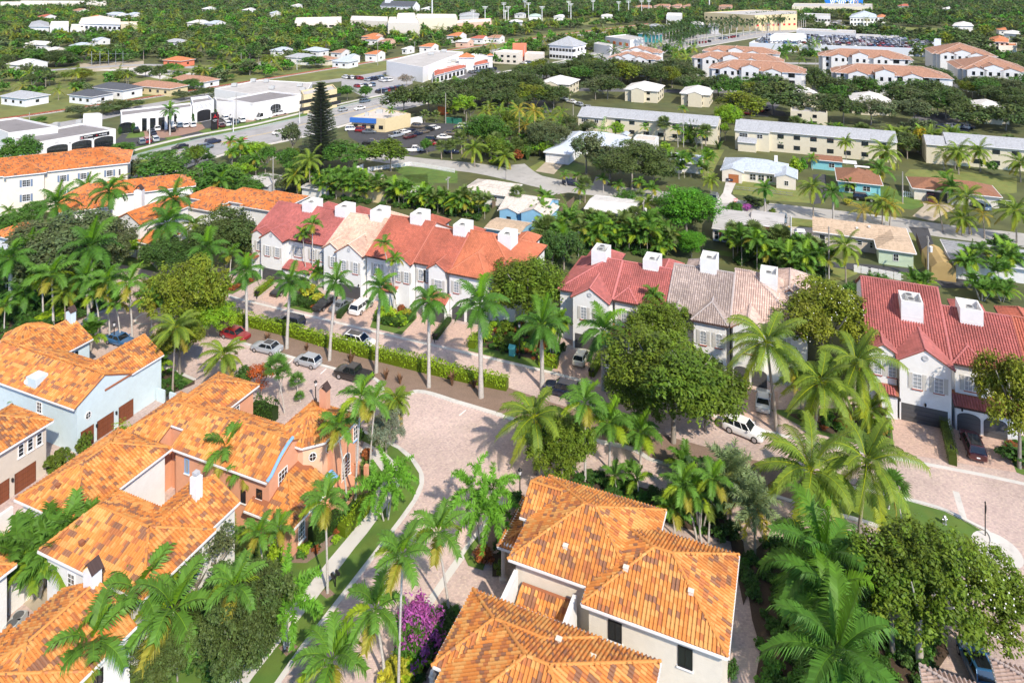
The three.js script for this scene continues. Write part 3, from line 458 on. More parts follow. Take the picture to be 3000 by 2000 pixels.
function fanLeaf(r,o) {                                     // a palmate leaf on its stalk
  const g = new Geo(),d = V(Math.cos(o.az) * Math.cos(o.el),Math.sin(o.el),Math.sin(o.az) * Math.cos(o.el)).addScaledVector(wind,0.25).normalize(),c = d.clone().multiplyScalar(o.L * 0.5),side = d.clone().cross(V(0,1,0)).normalize(),up = side.clone().cross(d).normalize(),tone = 0.75 + 0.5 * r();
  g.tube([V(0,0,0),c],[0.025,0.015],3,[1.2,1.2,0.7]);
  const n = 13; for (let i = 0; i < n; i++) { const a = (i / (n - 1) - 0.5) * 4.0,dir = d.clone().multiplyScalar(Math.cos(a)).addScaledVector(side,Math.sin(a)).addScaledVector(up,-0.12),q = dir.clone().add(V(0,-0.35,0)),w = dir.clone().cross(up).normalize().multiplyScalar(o.L * 0.05),m = c.clone().addScaledVector(dir,o.L * 0.34),e = m.clone().addScaledVector(q,o.L * 0.26),k = tone * (0.8 + 0.4 * r()),col = [k,k,k]; g.tri(c,m.clone().sub(w),m.clone().add(w),0,0,0,col).tri(m.clone().sub(w),e,m.clone().add(w),0,0,0,col); }
  return g;
}
const YEL = [2.4,1.5,0.6],LIMEC = [1.9,1.6,0.6],BROWN = [2.4,1.0,0.9];
// kinds of palm: how the fronds of one head are laid out
const PALM = {
  royal: { word: 'royal palm',leaf: 'royal',h: 11,fr: (r,i,n) => ({ az: i * 2.4 + r() * 0.3,el: 1.25 - 1.75 * i / n,L: 3.5,grav: 1.6,n: 34,ll: 1.0,lw: 0.1,droop: 1.0,wind: 0.62,keel: 0.2,col: i === 0 ? LIMEC : i % 5 === 2 ? [1.35,1.2,0.8] : null,rachis: [1.4,1.25,0.8] }),n: 18 },
  coconut: { word: 'coconut palm',leaf: 'coconut',h: 9,fr: (r,i,n) => ({ az: i * 2.4 + r() * 0.4,el: 1.15 - 1.75 * i / n,L: 4.4,grav: 1.5,n: 38,ll: 1.0,lw: 0.095,droop: 1.3,wind: 0.85,keel: 0.05,col: i > n - 3 ? [1.6,0.9,0.8] : i > n - 6 ? [1.6,1.3,0.7] : null,rachis: [3.2,2.2,0.5],tip: 0.5 }),n: 23 },
  christmas: { word: 'slender palm',leaf: 'christmas',h: 6,fr: (r,i,n) => ({ az: i * 2.4 + r() * 0.3,el: 1.2 - 1.35 * i / n,L: 2.35,grav: 1.5,n: 28,ll: 0.74,lw: 0.1,droop: 0.8,wind: 0.42,keel: 0.3,col: i === 0 ? LIMEC : i > n - 2 ? BROWN : i > n - 4 ? YEL : null,rachis: [2.2,1.8,0.8] }),n: 13 },
  foxtail: { word: 'foxtail palm',leaf: 'foxtail',h: 6,fr: (r,i,n) => ({ az: i * 2.4 + r() * 0.3,el: 1.25 - 1.5 * i / n,L: 2.9,grav: 1.7,n: 54,ll: 0.42,lw: 0.1,droop: 0.3,wind: 0.25,plume: 1,rake: 0.5,rachis: [1.2,1.2,0.7] }),n: 10 },
  areca: { word: 'areca palm',leaf: 'areca',h: 4,fr: (r,i,n) => ({ az: i * 2.4 + r() * 0.5,el: 1.35 - 1.0 * i / n,L: 2.2,grav: 1.5,n: 19,ll: 0.7,lw: 0.13,droop: 0.6,wind: 0.35,keel: 0.3,col: i > n - 3 ? [1.8,1.3,0.7] : null }),n: 9 },
  silver: { word: 'silver date palm',leaf: 'silver',h: 5,fr: (r,i,n) => ({ az: i * 2.4 + r() * 0.3,el: 1.45 - 2.1 * i / n,L: 2.5,grav: 1.0,n: 34,ll: 0.55,lw: 0.09,droop: 0.3,wind: 0.2,rake: 0.9,plume: 0.6,keel: 0.5,col: i > n - 9 ? [2.4,1.5,0.4] : null }),n: 46 },
  sabal: { word: 'cabbage palm',leaf: 'sabal',h: 6,fan: 1,fr: (r,i,n) => ({ az: i * 2.4 + r() * 0.4,el: 1.3 - 2.0 * i / n,L: 2.1 }),n: 22 },
  fan: { word: 'fan palm',leaf: 'mid',h: 4,fan: 1,fr: (r,i,n) => ({ az: i * 2.4 + r() * 0.4,el: 1.3 - 1.5 * i / n,L: 2.2 }),n: 16 },
  gold: { word: 'golden coconut palm',leaf: 'gold',h: 9,fr: (r,i,n) => ({ az: i * 2.4 + r() * 0.4,el: 1.15 - 1.75 * i / n,L: 4.2,grav: 1.5,n: 24,ll: 0.9,lw: 0.09,droop: 1.2,wind: 0.9,keel: 0.05,col: i % 3 ? null : [0.6,0.8,1] }),n: 17 },
};
const headCache = {};
function palmHead(kind,v) {
  const key = kind + v; if (headCache[key]) return headCache[key];
  const K = PALM[kind],r = RNG(7000 + v * 97 + kind.length * 13),n = K.n + Math.floor((r() - 0.5) * 3);
  const fr = Array.from({ length: n },(_,i) => (K.fan ? fanLeaf(r,K.fr(r,i,n)) : frond(r,K.fr(r,i,n))));
  const all = new Geo(); fr.forEach((f) => { all.p.push(...f.p); all.n.push(...f.n); all.u.push(...f.u); (all.c ??= []).push(...f.c); });
  return headCache[key] = { fronds: fr.map((f) => f.build()),all: all.build() };
}
// the far, simple head
const simpleHead = {};
function farHead(kind) { if (simpleHead[kind]) return simpleHead[kind]; const K = PALM[kind],r = RNG(99 + kind.length),all = new Geo(); for (let i = 0; i < 12; i++) { const f = K.fr(r,i,12),q = K.fan ? fanLeaf(r,f) : frond(r,{ ...f,n: 8,lw: 0.3,ll: (f.ll ?? 0.6) * 1.15 }); all.p.push(...q.p); all.n.push(...q.n); all.u.push(...q.u); (all.c ??= []).push(...q.c); } return simpleHead[kind] = all.build(); }
let palmNo = 0;
/* a palm: foot p,head at height h shifted by lean (world x,z); near: each frond is a part */
function palm(p,h,kind = 'royal',o = {}) {
  const K = PALM[kind],rng = RNG(9000 + palmNo++),t = thing('palm_tree',null,'palm tree',p),top = V(o.lean?.[0] ?? 0,h,o.lean?.[1] ?? 0),s = o.s ?? 1,near = o.near ?? true;
  const rb = (o.thick ?? (kind === 'royal' ? 0.25 : kind === 'coconut' || kind === 'gold' ? 0.15 : kind === 'sabal' ? 0.16 : 0.1)) * Math.max(0.8,s);
  const bend = V(top.x * 0.25,0,top.z * 0.25),line = [V(0,0,0),V(top.x * 0.12,h * 0.3,top.z * 0.12).add(bend.clone().multiplyScalar(0.4)),V(top.x * 0.5,h * 0.65,top.z * 0.5).add(bend.clone().multiplyScalar(0.5)),top.clone().setY(h)];
  const belly = kind === 'royal' ? [1.35,0.95,1.05,0.6] : [1.3,0.95,0.85,0.75];
  const bark = o.bark ?? (kind === 'sabal' || kind === 'silver' || kind === 'coconut' || kind === 'gold' ? M.brownPalm : M.palmBark);
  const shaft = kind === 'royal' ? 1.5 * s : kind === 'christmas' || kind === 'foxtail' ? 0.9 * s : 0;
  const trunkTop = line[3].clone(); if (shaft) line[3] = line[3].clone().add(V(0,-shaft,0));
  part('trunk',new Geo().tube(line,belly.map((b) => b * rb),near ? 8 : 5,null),bark,t);
  if (shaft) part('crownshaft',new Geo().tube([line[3],line[3].clone().lerp(trunkTop,0.5),trunkTop],[rb * 0.95,rb * 0.9,rb * 0.35],8),kind === 'christmas' ? M.shaftPale : M.shaft,t);
  const head = near ? palmHead(kind,Math.floor(rng() * 5)) : null,m = o.leaf ? LEAF[o.leaf] : LEAF[K.leaf],turn = (rng() - 0.5) * 0.9;
  if (near) head.fronds.forEach((f) => { const q = part('frond',f,m,t,trunkTop,turn); q.scale.setScalar(s); });
  else { const q = part('crown',farHead(kind),m,t,trunkTop,turn); q.scale.setScalar(s); }
  if (near && (kind === 'coconut' || o.fruit)) part('fruit',cached('fruit' + !!o.fruit,() => { const g = new Geo(),r = RNG(5); for (let i = 0; i < 9; i++) { const a = r() * 6.28; g.lathe([[0,-0.16],[0.12,-0.06],[0.12,0.08],[0,0.16]],6,V(Math.cos(a) * 0.35,-0.35 - 0.35 * r(),Math.sin(a) * 0.35)); } return g; }),o.fruit ? M.fruitPale : M.fruit,t,trunkTop);
  if (o.label) tag(t,o.label); else autos.push({ o: t,kind: o.word ?? K.word,h });
  return t;
}
M.brownPalm = mat(0.34,0.29,0.24,{ map: T.bark }); M.shaft = mat(0.2,0.36,0.06,{ roughness: 0.5 }); M.shaftPale = mat(0.35,0.42,0.24,{ roughness: 0.5 }); M.fruit = mat(0.4,0.28,0.05); M.fruitPale = mat(0.6,0.5,0.28);
// foot and heart of a palm in photo pixels; size of the head by its half width in pixels
function PP(reg,xf,yf,xh,yh,kind,halfW,o = {}) {
  const [a,b,k] = REGION[reg],f = G(a + xf / k,b + yf / k),s = (b + yf / k - HORIZON) / CAM_H,h = (yf - yh) / k / s;
  const L = { royal: 3.1,coconut: 3.9,christmas: 2.1,foxtail: 2.3,areca: 1.9,silver: 2.6,sabal: 2.1,fan: 2.2,gold: 3.9 }[kind];
  return palm(f,h,kind,{ lean: [(xh - xf) / k / s,0],s: halfW ? halfW / k / s / L : 1,near: s > 9,...o });
}
// several stems from one foot
function palmClump(reg,x,y,yh,halfW,n,kind,o = {}) {
  const [a,b,k] = REGION[reg],f = G(a + x / k,b + y / k),s = (b + y / k - HORIZON) / CAM_H,h = (y - yh) / k / s,hw = halfW / k / s,K = PALM[kind],rng = RNG(12000 + palmNo++),near = o.near ?? s > 9;
  const t = thing('palm_clump',null,'palm cluster',f),m = o.leaf ? LEAF[o.leaf] : LEAF[K.leaf],sc = (o.s ?? 1);
  for (let i = 0; i < n; i++) {
    const q = i / n * 6.28 + rng(),spread = hw * (0.25 + 0.35 * rng()),top = V(Math.cos(q) * spread,h * (0.72 + 0.28 * rng()),Math.sin(q) * spread),ft = V(Math.cos(q) * spread * 0.25,0,Math.sin(q) * spread * 0.25);
    part('stem',new Geo().tube([ft,ft.clone().lerp(top,0.5).add(V(0,0.1,0)),top],[0.09 * sc,0.07 * sc,0.05 * sc],6),o.bark ?? M.palmBark,t);
    if (near) palmHead(kind,i % 3).fronds.forEach((g) => part('frond',g,m,t,top,(rng() - 0.5) * 0.4 + q).scale.setScalar(sc)); else part('crown',farHead(kind),m,t,top,q).scale.setScalar(sc);
  }
  if (o.label) tag(t,o.label); else autos.push({ o: t,kind: (o.word ?? K.word) + ' cluster',h }); return t;
}
// sword leaves in a tuft (ti plants, bird of paradise, bananas)
function tuft(reg,x,y,hPx,wPx,kind,o = {}) {
  const [a,b,k] = REGION[reg],s = (b + y / k - HORIZON) / CAM_H,h = hPx / k / s,w = wPx / k / s / 2,r = RNG(15000 + treeNo++),g = new Geo(),n = o.n ?? 16;
  for (let i = 0; i < n; i++) { const az = r() * 6.28,out = w * (0.3 + 0.7 * r()),d = V(Math.cos(az),0,Math.sin(az)),sd = V(-d.z,0,d.x).multiplyScalar((o.leafW ?? 0.1) * (0.7 + 0.6 * r())),y1 = h * (0.45 + 0.2 * r()),y2 = h * (0.7 + 0.4 * r()),t = 0.6 + 0.8 * r(),c = [t,t,t],P = d.clone().multiplyScalar(out * 0.1),A = d.clone().multiplyScalar(out * 0.45).setY(y1),B = d.clone().multiplyScalar(out).setY(y2 * (0.75 + 0.25 * r())); g.quad(P.clone().addScaledVector(sd,-0.3),P.clone().addScaledVector(sd,0.3),A.clone().add(sd),A.clone().sub(sd),c).tri(A.clone().sub(sd),A.clone().add(sd),B,0,0,0,c); }
  const m = solo(o.name ?? 'leafy_plant',g,LEAF[kind],o.label ?? null,'plant',o.group); m.position.copy(at(reg,x,y)); if (!o.label) autos.push({ o: m,kind: (treeWords[kind] ?? 'green') + ' ' + (o.word ?? 'sword leaved plant'),h }); return m;
}
// ---------- vehicles ----------
const carPaint = {}; const paintOf = (c) => carPaint[c] ??= phys(...{ white: [0.78,0.78,0.77],silver: [0.42,0.46,0.5],grey: [0.16,0.18,0.2],black: [0.012,0.012,0.014],navy: [0.012,0.02,0.055],red: [0.32,0.015,0.02],maroon: [0.09,0.012,0.016],blue: [0.03,0.14,0.32],slate: [0.14,0.2,0.26],bronze: [0.2,0.17,0.13],cream: [0.75,0.72,0.58] }[c],{ roughness: 0.35,metalness: c === 'white' || c === 'cream' ? 0 : 0.3,clearcoat: 1,clearcoatRoughness: 0.06 });
const CAR = {
  sedan: { L: 4.7,W: 1.82,H: 1.45,ys: 0.93,cab: [-0.36,0.22],top: [-0.24,0.07],hood: 0.84,boot: 0.96 },coupe: { L: 4.6,W: 1.9,H: 1.28,ys: 0.86,cab: [-0.4,0.18],top: [-0.2,0.03],hood: 0.78,boot: 0.9 },
  suv: { L: 4.75,W: 1.92,H: 1.72,ys: 1.06,cab: [-0.49,0.22],top: [-0.42,0.08],hood: 1.0,boot: 1.08 },hatch: { L: 3.8,W: 1.68,H: 1.52,ys: 0.95,cab: [-0.48,0.3],top: [-0.36,0.1],hood: 0.9,boot: 1.0 },
  pickup: { L: 5.5,W: 1.98,H: 1.82,ys: 1.12,cab: [-0.14,0.24],top: [-0.1,0.12],hood: 1.06,boot: 1.12,bed: 1 },van: { L: 5.9,W: 2.05,H: 2.6,ys: 1.25,cab: [-0.5,0.4],top: [-0.485,0.26],hood: 1.15,boot: 1.3,cargo: 1 },
};
function carBody(c) {
  const g = new Geo(),{ L,W,ys } = c,w = W / 2;
  const st = [[-0.5,0.8,0.4,c.boot * 0.86],[-0.485,0.93,0.27,c.boot * 0.97],[-0.42,0.985,0.22,c.boot],[-0.3,1,0.2,c.bed ? c.boot : Math.max(ys,c.boot)],[0,1,0.2,ys],[0.2,1,0.2,ys * 0.985],[0.3,1,0.2,(c.hood + ys) / 2],[0.42,0.965,0.22,c.hood * 0.96],[0.485,0.87,0.27,c.hood * 0.85],[0.5,0.72,0.36,c.hood * 0.7]];
  const sec = ([x,k,b,t]) => [[0.86,b],[0.985,b + 0.12],[1,b + (t - b) * 0.55],[0.96,t - 0.06],[0.88,t],[0.4,t + 0.02]].map(([a,y]) => V(x * L,y,a * k * w));
  const rows = st.map((s) => { const r = sec(s); return [...r,...[...r].reverse().map((p) => V(p.x,p.y,-p.z))]; });
  const nrm = (i,j) => { const A = rows[Math.min(i + 1,rows.length - 1)][j].clone().sub(rows[Math.max(i - 1,0)][j]),m = rows[i].length,B = rows[i][(j + 1) % m].clone().sub(rows[i][(j - 1 + m) % m]); return B.cross(A).normalize().negate(); };
  for (let i = 0; i < rows.length - 1; i++) for (let j = 0; j < rows[i].length; j++) { const k = (j + 1) % rows[i].length; const q = [[i,j],[i + 1,j],[i + 1,k],[i,k]],v = q.map(([a,b]) => rows[a][b]),n = q.map(([a,b]) => nrm(a,b)); g.tri(v[0],v[1],v[2],n[0],n[1],n[2]).tri(v[0],v[2],v[3],n[0],n[2],n[3]); }
  g.fan(rows[0]).fan([...rows[rows.length - 1]].reverse());
  return g;
}
function cabin(c) { const { L,W,H,ys } = c,b = W / 2 * 0.9,t = W / 2 * 0.72,y0 = ys - 0.05; const B = [V(c.cab[1] * L,y0,b),V(c.cab[1] * L,y0,-b),V(c.cab[0] * L,y0,-b),V(c.cab[0] * L,y0,b)],Tp = [V(c.top[1] * L,H - 0.05,t),V(c.top[1] * L,H - 0.05,-t),V(c.top[0] * L,H - 0.05,-t),V(c.top[0] * L,H - 0.05,t)]; return [B,Tp]; }
function carParts(type) {
  const c = CAR[type],[B,Tp] = cabin(c),{ L,W,H } = c,glass = new Geo(),body = carBody(c);
  for (let i = 0; i < 4; i++) { const j = (i + 1) % 4; glass.quad(B[i],B[j],Tp[j],Tp[i]); }
  const rt = Tp.map((p) => V(p.x,H,p.z * 0.9)),rl = Tp.map((p) => V(p.x + Math.sign(p.x - (Tp[0].x + Tp[2].x) / 2) * 0.03,H - 0.07,p.z * 1.04));
  body.fan([rt[0],rt[1],rt[2],rt[3]]); for (let i = 0; i < 4; i++) { const j = (i + 1) % 4; body.quad(rl[i],rl[j],rt[j],rt[i]); }
  const bar = (a,b,w) => body.tube([a,b],w,4);
  for (let i = 0; i < 4; i++) bar(B[i],Tp[i].clone().setY(H - 0.03),0.055);
  if (!c.cargo) for (const z of [1,-1]) for (const f of c.bed ? [0.5] : type === 'suv' ? [0.42,0.72] : [0.45]) bar(B[3].clone().lerp(B[0],f).setZ(z * B[0].z),Tp[3].clone().lerp(Tp[0],f).setZ(z * Tp[0].z).setY(H - 0.03),0.045);
  if (c.cargo) { const x0 = c.cab[0] * L,x1 = 0.1 * L; for (const z of [1,-1]) body.quad(V(x0 - 0.02,1.2,z * W * 0.47),V(x1,1.2,z * W * 0.47),V(x1,H - 0.04,z * W * 0.4),V(x0,H - 0.04,z * W * 0.4)); body.quad(V(x0 - 0.03,1.2,W * 0.46),V(x0 - 0.03,1.2,-W * 0.46),V(Tp[2].x - 0.03,H - 0.04,-W * 0.38),V(Tp[2].x - 0.03,H - 0.04,W * 0.38)); }
  const bed = new Geo(); if (c.bed) { const x0 = -0.47 * L,x1 = -0.16 * L,w = W * 0.4,y = c.boot + 0.026; bed.box((x0 + x1) / 2,y,0,x1 - x0,0.01,w * 2); }
  const wheel = new Geo(),rim = new Geo(),r = type === 'sedan' || type === 'coupe' || type === 'hatch' ? 0.33 : 0.39;
  const disc = (g,rr,z0,z1,n = 14) => { const P = (k,z,q) => V(Math.cos(k / n * 6.283) * q,Math.sin(k / n * 6.283) * q,z); for (let k = 0; k < n; k++) { g.quad(P(k,z0,rr),P(k + 1,z0,rr),P(k + 1,z1,rr),P(k,z1,rr)); g.tri(V(0,0,z1),P(k,z1,rr),P(k + 1,z1,rr)).tri(V(0,0,z0),P(k + 1,z0,rr),P(k,z0,rr)); } };
  disc(wheel,r,-0.11,0.11); disc(rim,r * 0.66,-0.118,0.118,10);
  const lights = (x,z,w,y) => new Geo().box(x,y,z,0.12,0.13,w);
  return { c,body: body.build(),glass: glass.build(),bed: c.bed ? bed.build() : null,wheel: wheel.build(),rim: rim.build(),r,head: lights(L * 0.468,0,0.36,c.hood * 0.72).build(),tail: lights(-L * 0.482,0,0.26,c.boot * 0.82).build(),plate: new Geo().box(-L * 0.497,0.62,0,0.03,0.14,0.34).build() };
}
const carCache = {}; const carOf = (t) => carCache[t] ??= carParts(t);
function car(type,color,pos,turn,label,o = {}) {
  const k = carOf(type),c = k.c,t = thing('parked_car',label,type === 'pickup' ? 'pickup truck' : type === 'van' ? 'van' : 'car',pos,turn,o.group); t.position.y += 0.02;
  const b = part('body',k.body,paintOf(color),t); part('windows',k.glass,M.darkGlass,t);
  if (k.bed) part('cargo_bed',k.bed,M.black,t);
  if (o.simple) { const w = part('wheels',cached('wh' + type,() => { const g = new Geo(); for (const x of [-0.3,0.31]) g.box(x * c.L,0.3,0,0.66,0.6,c.W * 0.99); return g; }),M.tyre,t); return t; }
  for (const x of [-0.3,0.31]) for (const z of [-1,1]) { const w = part('wheel',k.wheel,M.tyre,t,V(x * c.L,k.r,z * (c.W / 2 - 0.11))); part('rim',k.rim,M.rim,w); }
  for (const z of [-1,1]) { part('headlight',k.head,M.lampClear,t,V(0,0,z * c.W * 0.3)); part('taillight',k.tail,M.lampRed,t,V(0,0,z * c.W * 0.34)); part('mirror',cached('mirror',() => new Geo().box(0,0,0,0.14,0.14,0.2)),paintOf(color),t,V(c.cab[1] * c.L - 0.25,c.ys + 0.08,z * (c.W / 2 + 0.06))); }
  part('number_plate',k.plate,M.paint,t);
  if (o.sunroof) part('sunroof',new Geo().box((c.top[0] + c.top[1]) / 2 * c.L,c.H + 0.006,0,(c.top[1] - c.top[0]) * c.L * 0.85,0.012,c.W * 0.56),M.darkGlass,t);
  return t;
}
// a car as one mesh, for those too small in the picture to show their parts
const tinyCar = (() => { const c = {}; return (type) => c[type] ??= (() => { const k = carOf(type),g = new Geo(),take = (q,col) => { const p = q.attributes.position,n = q.attributes.normal; for (let i = 0; i < p.count; i += 3) g.tri(...[0,1,2].map((j) => V().fromBufferAttribute(p,i + j)),...[0,1,2].map((j) => V().fromBufferAttribute(n,i + j)),col); }; take(k.body,[1,1,1]); take(k.glass,[0.03,0.035,0.04]); g.box(0,0.1,0,k.c.L * 0.84,0.4,k.c.W * 0.94,0,[0.02,0.02,0.02]); return g.build(); })(); })();
const tinyPaint = {};
function carFar(type,color,pos,turn,label,group) { const m = tinyPaint[color] ??= (() => { const p = paintOf(color).clone(); p.vertexColors = true; return p; })(); const o = solo('parked_car',tinyCar(type),m,label,'car',group); o.position.copy(pos); o.position.y += 0.1; o.rotation.y = turn; return o; }
// ---------- ground, roads, beds ----------
const P = (list) => pts('P',list);
sheet('ground',[V(-4000,0,600),V(4000,0,600),V(4000,0,-6000),V(-4000,0,-6000)],M.ground,0);
// open grass: railway corridor and fields
sheet('field',P([[-200,240],[0,205],[300,188],[640,190],[800,176],[1000,190],[1640,92],[1800,76],[1960,66],[1980,78],[1700,112],[1260,178],[960,240],[600,298],[400,330],[150,375],[-200,420]]),M.field,0.004);
sheet('sports_field',P([[1240,72],[1420,60],[1560,52],[1700,50],[1830,54],[1800,70],[1560,78],[1400,84],[1260,80]]),M.lawnPale,0.004);
sheet('field',P([[2440,76],[2600,76],[2760,82],[2760,100],[2600,96],[2460,84]]),M.lawnPale,0.004);
sheet('ball_field',P([[230,186],[420,178],[420,200],[240,212]]),M.sand,0.008);
const clear = [],roadLines = [];
const road = (name,reg,list,w,m,y,n = 6) => (roadLines.push([smooth(pts(reg,list),n),w / 2]),0) || struct(name,bandGeo(smooth(pts(reg,list),n),w,y - 0.02,0.02),m);
const HWY = [[240,560],[420,480],[612,424],[813,383],[1055,320],[1300,266],[1500,226],[1680,190],[1850,156],[2042,126],[2255,93],[2350,80]];
road('highway','P',HWY,24,M.asphaltGrey,0.012,8);
{ // lane lines, green cycle lane, kerbs
  const c = smooth(pts('P',HWY),14),off = (d) => c.map((p,i) => { const a = c[Math.min(i + 1,c.length - 1)].clone().sub(c[Math.max(i - 1,0)]).normalize(); return p.clone().add(V(a.z,0,-a.x).multiplyScalar(d)); });
  const dash = (line) => { const g = new Geo(); for (let i = 0; i + 1 < line.length; i++) { const a = line[i],b = line[i + 1],L = a.distanceTo(b),t = b.clone().sub(a).normalize(),n = V(t.z,0,-t.x); for (let d = 0; d + 3 < L; d += 12) { const q = (u,v) => a.clone().addScaledVector(t,u).addScaledVector(n,v).setY(0.017); g.quad(q(d,0.09),q(d,-0.09),q(d + 3,-0.09),q(d + 3,0.09)); } } return g; };
  const solid = (line,w,y = 0.016) => bandGeo(line,w,0.012,y - 0.012);
  for (const d of [3.6,7.2,-3.6,-7.2]) struct('lane_marking',dash(off(d)),M.paint);
  struct('lane_marking',solid(off(0.3),0.14),M.paintYellow); struct('lane_marking',solid(off(-0.3),0.14),M.paintYellow);
  struct('cycle_lane_marking',solid(off(9.6),0.35),M.greenPaint); struct('lane_marking',solid(off(10.9),0.14),M.paint);
  struct('pavement',bandGeo(off(14.2),2,0,0.12),M.concrete); struct('pavement',bandGeo(off(-13.6),1.8,0,0.12),M.concrete);
  struct('grass_verge',bandGeo(off(12.6),1.1,0,0.1),M.lawn);
}
road('side_road','P',[[-100,420],[60,385],[300,342],[400,317],[510,297],[700,263],[980,236],[1300,178],[1640,112],[1800,90]],8,M.asphaltGrey,0.012);
{ const rl = smooth(P([[-100,366],[200,322],[400,292],[510,275],[825,225],[900,213],[1200,165],[1633,103],[1770,86],[1900,70]]),8);
  struct('railway_bed',bandGeo(rl,3.4,0,0.3),M.concreteOld); const sl = new Geo(); rl.slice(0,30).forEach((p,i) => { if (!rl[i + 1]) return; const q = rl[i + 1],L = p.distanceTo(q),t = q.clone().sub(p).normalize(); for (let d = 0; d < L; d += 1.6) { const c = p.clone().addScaledVector(t,d); sl.box(c.x,0.34,c.z,0.3,0.1,2.6,Math.atan2(-t.z,t.x)); } });
  const rw = new THREE.Group(); rw.name = 'railway_track'; tag(rw,'railway track running along the grass corridor behind the car dealership','railway track'); scene.add(rw);
  part('sleepers',sl,M.woodDark,rw).userData.kind = 'stuff';
  for (const d of [-0.75,0.75]) part('rail',bandGeo(rl.map((p,i) => { const a = rl[Math.min(i + 1,rl.length - 1)].clone().sub(rl[Math.max(i - 1,0)]).normalize(); return p.clone().add(V(a.z,0,-a.x).multiplyScalar(d)); }),0.12,0.3,0.22),M.brickSill,rw); }
road('street','P',[[1080,455],[1204,473],[1400,493],[1500,512],[1640,543],[1900,572],[2100,596],[2350,622],[2600,652],[2800,680],[3000,703],[3200,728]],8.4,M.concreteOld,0.012);
road('street','F',[[20,520],[120,600],[300,690],[420,760]],6,M.concreteOld,0.016);
road('street','P',[[2600,190],[2240,184],[1990,184],[1900,170],[1800,160]],7,M.asphaltGrey,0.02);
road('street','P',[[3100,262],[2700,250],[2400,262],[2130,268],[1700,262],[1560,262]],8,M.asphaltMid,0.012);
road('street','P',[[-100,222],[150,205],[420,190],[620,200],[720,196],[850,150]],7,M.asphaltGrey,0.016);
for (const [a,b,w] of [[[2230,340],[2290,280],5],[[1600,330],[1560,262],5],[[2720,372],[2760,330],14],[[1960,124],[1880,200],8],[[2440,60],[2480,98],10]]) struct('street',bandGeo([G(...a),G(...b)],w,0,0.016),M.asphaltMid);
// car parks
const lot = (reg,l,m,y = 0.016) => (clear.push(pts(reg,l)),0) || sheet('car_park',pts(reg,l),m,y);
lot('W',[[40,480],[250,490],[545,440],[600,425],[960,440],[1010,470],[1000,560],[860,620],[560,690],[380,640],[190,620],[60,540]],M.asphalt);
lot('W',[[0,60],[330,66],[560,40],[560,120],[470,160],[330,240],[230,250],[60,170],[0,150]],M.asphaltGrey);
lot('T',[[-320,1110],[-200,1000],[60,1040],[380,1055],[420,1070],[120,1160],[-180,1240]],M.asphalt,0.028);
lot('T',[[600,1020],[850,965],[1030,1020],[750,1085]],M.asphalt,0.03);
lot('T',[[880,840],[1010,790],[1200,770],[1500,830],[1330,880],[1110,920],[940,920]],M.asphalt,0.026);
sheet('forecourt',pts('T',[[0,1050],[100,960],[420,880],[820,850],[940,880],[940,920],[850,960],[600,1020],[380,1055]]),mat(0.45,0.33,0.28,{ map: T.paver }),0.024);
sheet('forecourt',pts('T',[[820,840],[850,790],[1050,760],[1100,790],[1000,800],[880,840]]),mat(0.42,0.25,0.18,{ map: T.paver }),0.022);
sheet('forecourt',pts('T',[[1450,800],[2080,715],[2110,735],[1600,835],[1500,840]]),mat(0.45,0.36,0.3,{ map: T.paver }),0.022);
sheet('lawn',pts('T',[[-60,1180],[120,1155],[430,1075],[380,1050],[560,1025],[750,1085],[200,1215],[-60,1290]]),M.lawn,0.032);
sheet('lawn',pts('T',[[845,960],[1100,910],[1500,845],[2110,730],[2352,680],[2352,740],[1400,950],[1040,1022]]),M.lawn,0.034);
sheet('lawn',pts('T',[[-160,1060],[-100,980],[100,975],[110,1030],[0,1050]]),M.lawn,0.033);
lot('P',[[1370,200],[1440,196],[1470,210],[1400,232],[1330,238],[1330,220]],M.asphaltMid);
lot('P',[[1530,175],[1610,178],[1600,192],[1540,195]],M.asphaltMid);
lot('P',[[1660,165],[1760,150],[1840,128],[1900,118],[2050,108],[2040,124],[1850,152],[1700,182]],M.asphaltGrey);
lot('P',[[1970,110],[2110,96],[2120,108],[2040,122],[1960,132]],M.asphaltGrey); lot('P',[[2400,66],[2440,60],[2480,75],[2430,84],[2380,80]],M.concrete);
lot('P',[[1880,192],[1970,182],[2000,200],[1960,215],[1880,214]],M.asphaltGrey);
lot('C',[[1780,870],[1900,850],[2000,880],[1960,910],[1800,905]],M.asphaltMid); lot('C',[[540,740],[700,770],[720,800],[420,790]],M.asphalt);
lot('P',[[280,205],[360,210],[470,232],[560,225],[570,215],[420,196]],M.concrete);
